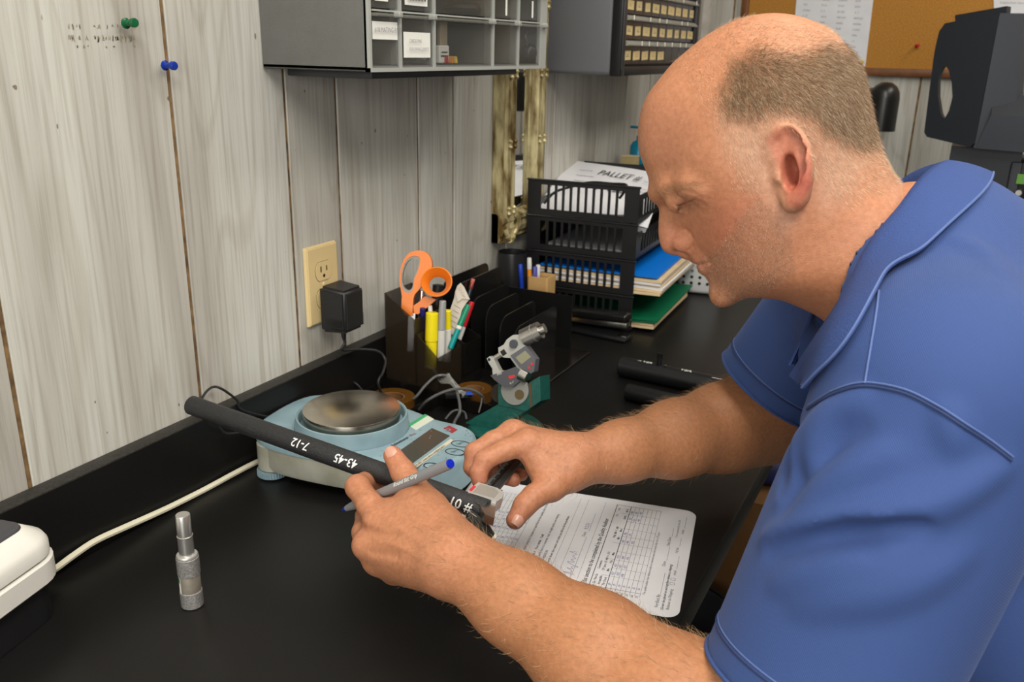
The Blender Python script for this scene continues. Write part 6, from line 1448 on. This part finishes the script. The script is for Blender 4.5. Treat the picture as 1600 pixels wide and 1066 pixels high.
lo, hi = bounds([TORSO_T, TORSO_B, SLj, SRj, NB], .19); vs, fc = surface_nets(trunk, lo, hi, .006); pieces.append((vs, fc, 'trunk'))
# colour of the skin itself: scalp, blush, stubble shade, lips, ears
SKIN = V((.455, .203, .105))
def skin_colour(vs, kind):
    c_ = np.tile(SKIN, (len(vs), 1))
    if kind == 'head':
        L_ = hl(vs); s_ = HR_ / (HR_ - np.abs(L_[:, 2])); q = H0 + np.outer(L_[:, 0] * s_, EU) + np.outer(L_[:, 1] * s_, EV); px, _ = project(q)
        def mixc(w_, col): 
            nonlocal c_
            c_ = c_ * (1 - w_[:, None]) + V(col) * w_[:, None]
        g = lambda x, y, r: np.exp(-((px[:, 0] - x) ** 2 + (px[:, 1] - y) ** 2) / (2 * r * r))
        mixc(.75 * g(1152, 362, 42), (.43, .15, .09)); mixc(.35 * g(1030, 210, 40), (.46, .20, .125)); mixc(.45 * g(1048, 375, 22), (.45, .175, .115)); mixc(.3 * g(1300, 400, 60), (.48, .20, .10))
        mixc(.75 * sstep(poly_sd(px, PALE), -30, 30), (.575, .345, .235)); mixc(.30 * g(1240, 50, 60), (.58, .30, .17))
        mixc(.55 * sstep(poly_sd(px, STUB), -8, 14), (.36, .175, .10))
        ear = sstep(poly_sd(px, [(1195, 215), (1215, 195), (1250, 200), (1270, 240), (1270, 290), (1250, 328), (1228, 325), (1222, 280)]), -3, 6) * (np.abs(L_[:, 2]) > .06)
        mixc(.6 * ear, (.52, .17, .11)); mixc(.5 * g(1258, 285, 22) * ear, (.46, .085, .07))
        mixc(.5 * np.maximum(g(1094, 408, 6), g(1099, 418, 6)), (.38, .13, .095))
        mixc(.62 * sstep(poly_sd(px, HAIRP), -24, 22), (.31, .18, .10))
        mixc(.35 * g(1070, 312, 16), (.40, .20, .115))
    elif kind in ('near', 'far'):
        px, _ = project(vs); hd = NH if kind == 'near' else FHn
        tips = [c_[-1][0] for c_ in hd.values()]; kn = [c_[0][0] for c_ in hd.values()] + [c_[2][0] for c_ in hd.values()]
        for p_, amt, r in [(t_, .5, .012) for t_ in tips] + [(k_, .28, .010) for k_ in kn]:
            w_ = amt * np.exp(-((vs - p_) ** 2).sum(1) / (2 * r * r)); c_ = c_ * (1 - w_[:, None]) + V((.48, .17, .11)) * w_[:, None]
        A_, B_ = (EL, WL) if kind == 'near' else (ER, WR); h_ = np.clip(((vs - A_) @ (B_ - A_)) / ((B_ - A_) @ (B_ - A_)), 0, 1); w_ = (.55 * (1 - sstep(h_, .75, 1.0)))[:, None]; c_ = c_ * (1 - w_) + V((.37, .167, .070)) * w_
    return c_
PALE = [(1130, 190), (1180, 190), (1240, 180), (1300, 215), (1360, 250), (1340, 290), (1290, 330), (1275, 300), (1268, 230), (1230, 195), (1205, 215), (1218, 300), (1240, 340), (1225, 360), (1190, 300), (1140, 240)]
STUB = [(1150, 345), (1185, 305), (1212, 330), (1238, 375), (1240, 425), (1205, 452), (1160, 464), (1122, 474), (1106, 440), (1096, 426), (1084, 404), (1108, 398), (1126, 385)]
HAIRP = [(1131, 152), (1146, 104), (1184, 82), (1224, 92), (1258, 92), (1290, 78), (1327, 86), (1346, 117), (1353, 155), (1361, 192), (1362, 222), (1340, 222), (1305, 205), (1275, 180), (1240, 165), (1205, 166), (1172, 176), (1140, 176)]
av, af, ac, base_ = [], [], [], 0
for vs, fc, kd in pieces: av.append(vs); af.append(fc + base_); ac.append(skin_colour(vs, kd)); base_ += len(vs)
m_skin = mat('skin', (.6, .33, .2), .46, attr=True, noise=(260, .5, (.90, .84, .81)), bump=(1100, .25), sss=.12, spec=.45)
man = obj('person', np_mesh('person', np.concatenate(av), np.concatenate(af), np.concatenate(ac)), m_skin)
tag(man, 'person in a blue polo shirt bent over the counter, measuring a black tube', 'person')

# ---- blue polo shirt
def shirt_material():
    mt = mat('blue_pique', (.039, .073, .212), .75, spec=.2, noise=(7, .35, (.035, .066, .19))); nt = mt.node_tree; b = nt.nodes['Principled BSDF']; b.inputs['Sheen Weight'].default_value = .12; b.inputs['Sheen Roughness'].default_value = .5; b.inputs['Sheen Tint'].default_value = (.5, .6, 1, 1)
    tc = nt.nodes.new('ShaderNodeTexCoord'); mp = nt.nodes.new('ShaderNodeMapping'); mp.inputs['Rotation'].default_value = (.4, .6, .2); nt.links.new(tc.outputs['Object'], mp.inputs[0])
    wv = nt.nodes.new('ShaderNodeTexWave'); wv.inputs['Scale'].default_value = 260; wv.inputs['Distortion'].default_value = 1.5; wv.inputs['Detail'].default_value = 2; nt.links.new(mp.outputs[0], wv.inputs['Vector'])
    bp = nt.nodes.new('ShaderNodeBump'); bp.inputs['Strength'].default_value = .22; bp.inputs['Distance'].default_value = .0008; nt.links.new(wv.outputs['Fac'], bp.inputs['Height']); nt.links.new(bp.outputs[0], b.inputs['Normal'])
    return mt
m_shirt = shirt_material()
lo, hi = bounds([SLj, SRj, HL, HRm, TORSO_B, TORSO_T, NB], .20)
vs, fc = surface_nets(shirt_sdf, lo, hi, SRES); vs = relax(vs, fc, 2, .45)
shirt = obj('polo_shirt', np_mesh('polo_shirt', vs, fc), m_shirt, man, label='blue short-sleeved polo shirt')
def on_shirt(pts, off=.0006): Q = march(shirt_sdf, pts); return Q + grad(shirt_sdf, Q) * off
m_seam = mat('seam_blue', (.02, .036, .11), .8); m_stitch = mat('stitch_blue', (.085, .135, .32), .8)
def seam(name, pts, r, m_, off=.0006, n=6):
    Q = on_shirt(smooth_path([V(p) for p in pts], n), off)
    keep = [0] + [i for i in range(1, len(Q)) if np.linalg.norm(Q[i] - Q[i - 1]) < .04]; Q = Q[keep]
    return obj(name, MB().tube(Q, r, 6), m_, shirt)
ARMH = [(1262, 640), (1303, 616), (1350, 604), (1411, 614), (1464, 640), (1508, 669), (1547, 694), (1580, 720)]
seam('armhole_seam', ARMH, .0010, m_seam); seam('armhole_stitch', [(x + 2, y - 6) for x, y in ARMH], .0007, m_stitch)
seam('shoulder_seam', [(1374, 455), (1370, 490), (1362, 540), (1352, 600)], .0008, m_stitch)
def ring_on(fn, c_, ax, n=64, r1=.16):
    M_ = frame_z(c_, ax); a = np.linspace(0, 2 * np.pi, n, endpoint=False); D_ = np.cos(a)[:, None] * M_[:3, 0] + np.sin(a)[:, None] * M_[:3, 1]; t_ = np.full(n, r1)
    for _ in range(60): t_ -= fn(V(c_) + D_ * t_[:, None]) * .8
    return V(c_) + D_ * t_[:, None]
for hc_, hx_, rr_ in ((HL, sleeve_ax, .13), (HRm, far_ax, .12)):
    for nm_, back_, r_, m_ in (('hem_seam', .0200, .0011, m_seam), ('hem_stitch', .0225, .0006, m_stitch), ('hem_edge', .0012, .0018, m_shirt)):
        Q = ring_on(shirt_raw, hc_ - hx_ * back_, hx_, 64, rr_); Q = Q[np.linalg.norm(Q - hc_, axis=1) < .115]
        if len(Q) > 50: obj(nm_, MB().tube(np.concatenate([Q, Q[:2]]), r_, 6), m_, shirt)
# ---- collar: fold line and outer edge, then mirrored for the far half
CN = [(1469, 277, .000), (1450, 293, .026), (1430, 312, .042), (1405, 334, .054), (1381, 356, .062), (1362, 380, .067), (1347, 408, .069), (1333, 436, .069), (1317, 470, .064), (1291, 507, .052), (1262, 550, .038), (1237, 589, .024)]
CO = [(1513, 329, .000), (1508, 347, .040), (1480, 374, .074), (1455, 387, .088), (1428, 399, .096), (1392, 417, .098), (1377, 441, .094), (1362, 470, .090), (1333, 523, .078), (1302, 562, .064), (1279, 583, .052), (1257, 608, .038)]
NPTS = np.array([hp(*p) for p in CN]); OPTS = np.array([hp(*p) for p in CO])
def under(Q): return np.minimum(shirt_raw(Q), head_base(hl(Q)))
def glift(Q, off):
    for k in range(4): Q = Q + grad(under, Q) * np.maximum(off - under(Q), 0)[:, None]
    for k in range(8): Q[1:-1] = .5 * Q[1:-1] + .25 * (Q[:-2] + Q[2:])
    return Q
def lift(Q, off):
    """bring points that the neck or shirt would cover up onto that surface"""
    px, dep = project(Q); r = Q - CAM; L_ = np.linalg.norm(r, axis=1); r = r / L_[:, None]; t_ = np.full(len(Q), .3); live = np.ones(len(Q), bool)
    for _ in range(60):
        v_ = under(CAM + r * t_[:, None]) - off; t_ += np.where(v_ < 2e-4, 0, v_ * .85); t_ = np.minimum(t_, L_)
    Q = CAM + r * t_[:, None]
    for k in range(4): Q[1:-1] = .5 * Q[1:-1] + .25 * (Q[:-2] + Q[2:])
    return Q
def collar_half(sg):
    Nn = smooth_path(NPTS, 5); Oo = smooth_path(OPTS, 5); rows_ = []; K = 9
    for k in range(K):
        u = k / (K - 1); Q = Nn * (1 - u) + Oo * u + (EN + V((0, 0, .6))) * math.sin(math.pi * u) * .003
        bl_ = sstep(np.arange(len(Q)) / (len(Q) - 1), .12, .36)[:, None]; Q = glift(Q, .0040 if k else .0025) * (1 - bl_) + lift(Q, .0045 if k else .0030) * bl_
        for _ in range(10 if k < 3 else 3): Q[1:-1] = .5 * Q[1:-1] + .25 * (Q[:-2] + Q[2:])
        rows_.append(Q)
    N2 = rows_[0]; wi = (1 - sstep(np.arange(len(Nn)) / (len(Nn) - 1), .10, .32))[:, None]
    inn = [N2 + wi * (-EV * .006 * j - EU * .002 * j) - (1 - wi) * EN * .0014 * j for j in (3, 2, 1)]
    R_ = np.array(inn + rows_); kk, n = R_.shape[:2]
    du = np.gradient(R_, axis=0); dv = np.gradient(R_, axis=1); nn = np.cross(du, dv); nn /= np.linalg.norm(nn, axis=2)[..., None] + 1e-12
    if (nn[-3, n // 2] @ EN) < 0: nn = -nn
    R2 = R_ + nn * .0020
    if sg < 0: mir = lambda Q: Q - 2 * ((Q - H0) @ EN)[..., None] * EN; R_, R2 = mir(R2), mir(R_)
    vs = np.concatenate([R_.reshape(-1, 3), R2.reshape(-1, 3)]); g = kk * n; f = []
    for i in range(kk - 1):
        for j in range(n - 1): a = i * n + j; f += [(a, a + 1, a + n + 1, a + n), (g + a, g + a + n, g + a + n + 1, g + a + 1)]
    for j in range(n - 1): f += [(j + 1, j, g + j, g + j + 1), ((kk - 1) * n + j, (kk - 1) * n + j + 1, g + (kk - 1) * n + j + 1, g + (kk - 1) * n + j)]
    for i in range(kk - 1): f += [(i * n, (i + 1) * n, g + (i + 1) * n, g + i * n), ((i + 1) * n + n - 1, i * n + n - 1, g + i * n + n - 1, g + (i + 1) * n + n - 1)]
    return MB().add(vs, f), R2[-1]
m_collar = mat('blue_rib_knit', (.039, .074, .225), .75, spec=.25, bump=(900, .5))
for sg in (1, -1):
    q, edge = collar_half(sg); c_ = obj('collar', q, m_collar, shirt, angle=60)
    if sg > 0: obj('collar_edge', MB().tube(edge, .0010, 6), m_stitch, c_)
# ---- fingernails
def nail(name_c, d_, up_hint, k=1.0, back=.004):
    (a, _), (b, r) = name_c[-2], name_c[-1]; ax = nrm(b - a); n_ = V(up_hint) - ax * (V(up_hint) @ ax); n_ = nrm(n_); M_ = frame(b + n_ * (r * .80) - ax * back * .2, ax, n_)
    q = MB(); rows_ = []
    for i in range(9):
        for j in range(7):
            u, v_ = i / 8 * 2 - 1, j / 6 * 2 - 1; w_ = .0052 * k * (1 - .18 * max(0, u) ** 2 - .25 * max(0, -u) ** 3); rows_.append((u * .0062 * k, v_ * w_, .0026 * k - .0022 * v_ * v_ - .0010 * u * u))
    q.add(rows_, [(i * 7 + j, (i + 1) * 7 + j, (i + 1) * 7 + j + 1, i * 7 + j + 1) for i in range(8) for j in range(6)]); obj('fingernail', q, mat('nail', (.54, .28, .20), .28), man, M_)
nail(NH['thumb'], 0, EN * .8 + V((0, 0, .9)), 1.05); nail(FHn['thumb'], 0, V((.45, -.75, .1)), 1.05)

# ---- hair as short strands
def tri_normals(vs, fc):
    a = vs[fc[:, 0]]; n_ = np.cross(vs[fc[:, 1]] - a, vs[fc[:, 3]] - a); ar = np.linalg.norm(n_, axis=1); return n_ / (ar[:, None] + 1e-12), ar
def strands(name, vs, fc, weight, count, length, width, lean, cols, lenvar=.4, lift_=.6, jitter=.30, curl=0., parent=man, **kw):
    """weight per face; lean(points, normals) gives the combing direction"""
    n_, ar = tri_normals(vs, fc); cen = vs[fc].mean(1); p = weight(cen, n_) * ar; p /= p.sum(); k = RNG.choice(len(fc), count, p=p)
    r1, r2 = RNG.random((2, count, 1)); a, b, c_, d = [vs[fc[k, i]] for i in range(4)]; P_ = (a * (1 - r1) + b * r1) * (1 - r2) + (d * (1 - r1) + c_ * r1) * r2; N_ = n_[k]
    Ld = lean(P_, N_); Ld = Ld - N_ * (Ld * N_).sum(1)[:, None]; Ld /= np.linalg.norm(Ld, axis=1)[:, None] + 1e-9
    dr = N_ * lift_ + Ld + RNG.normal(0, jitter, (count, 3)); dr /= np.linalg.norm(dr, axis=1)[:, None]; ln_ = length * (1 + lenvar * RNG.uniform(-1, 1, (count, 1)))
    sd = np.cross(dr, CAM - P_); sd /= np.linalg.norm(sd, axis=1)[:, None] + 1e-9; rnd = RNG.normal(0, .6, (count, 3)); sd = sd + rnd - dr * (rnd * dr).sum(1)[:, None]; sd /= np.linalg.norm(sd, axis=1)[:, None] + 1e-9
    mid = P_ + dr * ln_ * .5 + RNG.normal(0, 1, (count, 3)) * curl * ln_; tip = P_ + dr * ln_ + Ld * ln_ * .25 - N_ * ln_ * .12; root = P_ - N_ * .0004
    V5 = np.stack([root - sd * width, root + sd * width, mid - sd * width * .8, mid + sd * width * .8, tip], 1).reshape(-1, 3); i = np.arange(count)[:, None] * 5
    tr = np.concatenate([i + [0, 1, 3], i + [0, 3, 2], i + [2, 3, 4]], 1).reshape(-1, 3)
    cl = V(cols)[RNG.integers(0, len(cols), count)] * RNG.uniform(.75, 1.2, (count, 1)); me = np_mesh(name, V5, tr, np.repeat(cl, 5, 0)); o = obj(name, me, mat('hair_strands', (.4, .28, .16), .5, attr=True, spec=.35), parent, **kw); o['kind'] = 'stuff'; return o
hv, hf, _ = pieces[0]
def head_px(c_): L_ = hl(c_); s_ = HR_ / (HR_ - np.abs(L_[:, 2])); return project(H0 + np.outer(L_[:, 0] * s_, EU) + np.outer(L_[:, 1] * s_, EV))[0], L_
def w_hair(c_, n_): px, L_ = head_px(c_); return sstep(poly_sd(px, HAIRP), -24, 22) + 1e-6
def w_fuzz(c_, n_):
    px, L_ = head_px(c_); a = poly_sd(px, [(1060, 100), (1150, 30), (1300, 45), (1365, 200), (1405, 285), (1320, 320), (1275, 280), (1262, 215), (1220, 190), (1195, 215), (1180, 300), (1150, 290), (1120, 200)]); return sstep(a, -12, 12) + 1e-6
def w_stub(c_, n_): px, L_ = head_px(c_); return sstep(poly_sd(px, STUB), -10, 10) + 1e-6
comb = lambda P_, N_: np.tile(EU * .55 - EV * .65, (len(P_), 1)) - .35 * N_
strands('hair', hv, hf, w_hair, int(56000 * HAIRK), .0054, .00008, comb, [(.13, .07, .035), (.20, .12, .06), (.31, .20, .11), (.48, .36, .24)], label='short cropped brown hair')
strands('fine_hair', hv, hf, w_fuzz, int(24000 * HAIRK), .0040, .00008, comb, [(.55, .38, .24), (.42, .26, .15), (.66, .50, .36)], label='pale fuzz on the balding head')
strands('stubble', hv, hf, w_stub, int(15000 * HAIRK), .0013, .00011, lambda P_, N_: np.tile(-EV * .8 + EU * .1, (len(P_), 1)), [(.30, .14, .07), (.36, .20, .11), (.44, .33, .24), (.20, .10, .05)], label='reddish and grey stubble')
def w_brow(c_, n_): px, L_ = head_px(c_); return sstep(poly_sd(px, [(1024, 296), (1040, 287), (1070, 283), (1097, 287), (1092, 297), (1060, 296), (1032, 304)]), -2, 5) * (np.abs(L_[:, 2]) > .004) + 1e-9
strands('eyebrow', hv, hf, w_brow, int(650 * HAIRK), .0062, .00010, lambda P_, N_: np.tile(EU + EV * .15, (len(P_), 1)), [(.34, .20, .10), (.42, .26, .14)], lift_=.15, jitter=.2, label='sparse fair eyebrows')
def w_lash(c_, n_): px, L_ = head_px(c_); return sstep(poly_sd(px, [(1052, 319), (1070, 320), (1086, 311), (1084, 316), (1070, 325), (1054, 323)]), -1, 2) * (np.abs(L_[:, 2]) > .008) + 1e-9
strands('eyelashes', hv, hf, w_lash, int(60 * HAIRK) + 40, .0065, .00010, lambda P_, N_: np.tile(-EU * .5 - EV * .9, (len(P_), 1)), [(.42, .29, .17), (.26, .15, .08)], lift_=.7, jitter=.15, label='fair eyelashes on the lowered lid')
for idx, (A_, B_) in ((1, (EL, WL)), (2, (ER, WR))):
    fv, ff, _ = pieces[idx]
    def w_arm(c_, n_, A_=A_, B_=B_):
        h_ = ((c_ - A_) @ (B_ - A_)) / ((B_ - A_) @ (B_ - A_)); return sstep(h_, -.1, .15) * (1 - sstep(h_, .98, 1.25)) * (.25 + np.clip(n_ @ V((0, 0, 1)) + .35, 0, 1)) + 1e-9
    strands('arm_hair', fv, ff, w_arm, int(3000 * HAIRK), .0095, .00009, lambda P_, N_, A_=A_, B_=B_: np.tile(nrm(B_ - A_) * .7 + V((0, 0, -.5)), (len(P_), 1)), [(.30, .18, .08), (.45, .30, .16), (.18, .10, .05)], lift_=.55, jitter=.4, curl=.08, label='light brown hair on the forearm')

# ---- trousers and a stool below the counter edge
m_trs = mat('dark_denim', (.018, .022, .035), .8, bump=(500, .4))
def legs(P):
    d = None
    for sy in (-1, 1):
        hip = TORSO_B + V((-.02, sy * .09, -.02)); kn = V((.74, .79 + sy * .13, .50)); an = V((.80, .79 + sy * .13, .10))
        q = chain(P, [(hip, .098), (kn, .070), (bone(kn, an, .5), .062), (an, .050)], .03); d = q if d is None else smin(d, q, .02)
    return smin(d, econe(P, TORSO_B + V((.0, 0, .03)), TORSO_B + V((.02, 0, -.02)), .118, .118, LAT, 1.35), .03)
lo, hi = bounds([TORSO_B, (.74, .62, .5), (.80, .96, .10)], .19); vs, fc = surface_nets(legs, lo, hi, .009); obj('trousers', np_mesh('trousers', vs, fc), m_trs, man)
for sy in (-1, 1): obj('shoe', MB().rbox((.74, .79 + sy * .13, .052), (.27, .10, .10), .035, seg=4), mat('shoe_black', (.012, .012, .012), .4), man)
t = thing('stool', 'black padded work stool under the seated person', 'stool', T(1.09, .79, 0))
obj('seat', MB().lathe([(.02, .440), (.17, .440), (.185, .450), (.185, .475), (.165, .488), (.02, .490)], 36), m_blackrub, t); obj('column', MB().cyl((0, 0, .06), (0, 0, .44), .028), m_chrome, t)
for a in np.linspace(0, 2 * math.pi, 5, endpoint=False): obj('leg', MB().tube([(0, 0, .075), (.26 * math.cos(a), .26 * math.sin(a), .035)], [.022, .016], 10), m_dkpl, t); obj('caster', MB().sphere((.26 * math.cos(a), .26 * math.sin(a), .0225), .022, 12), m_blackpl, t)
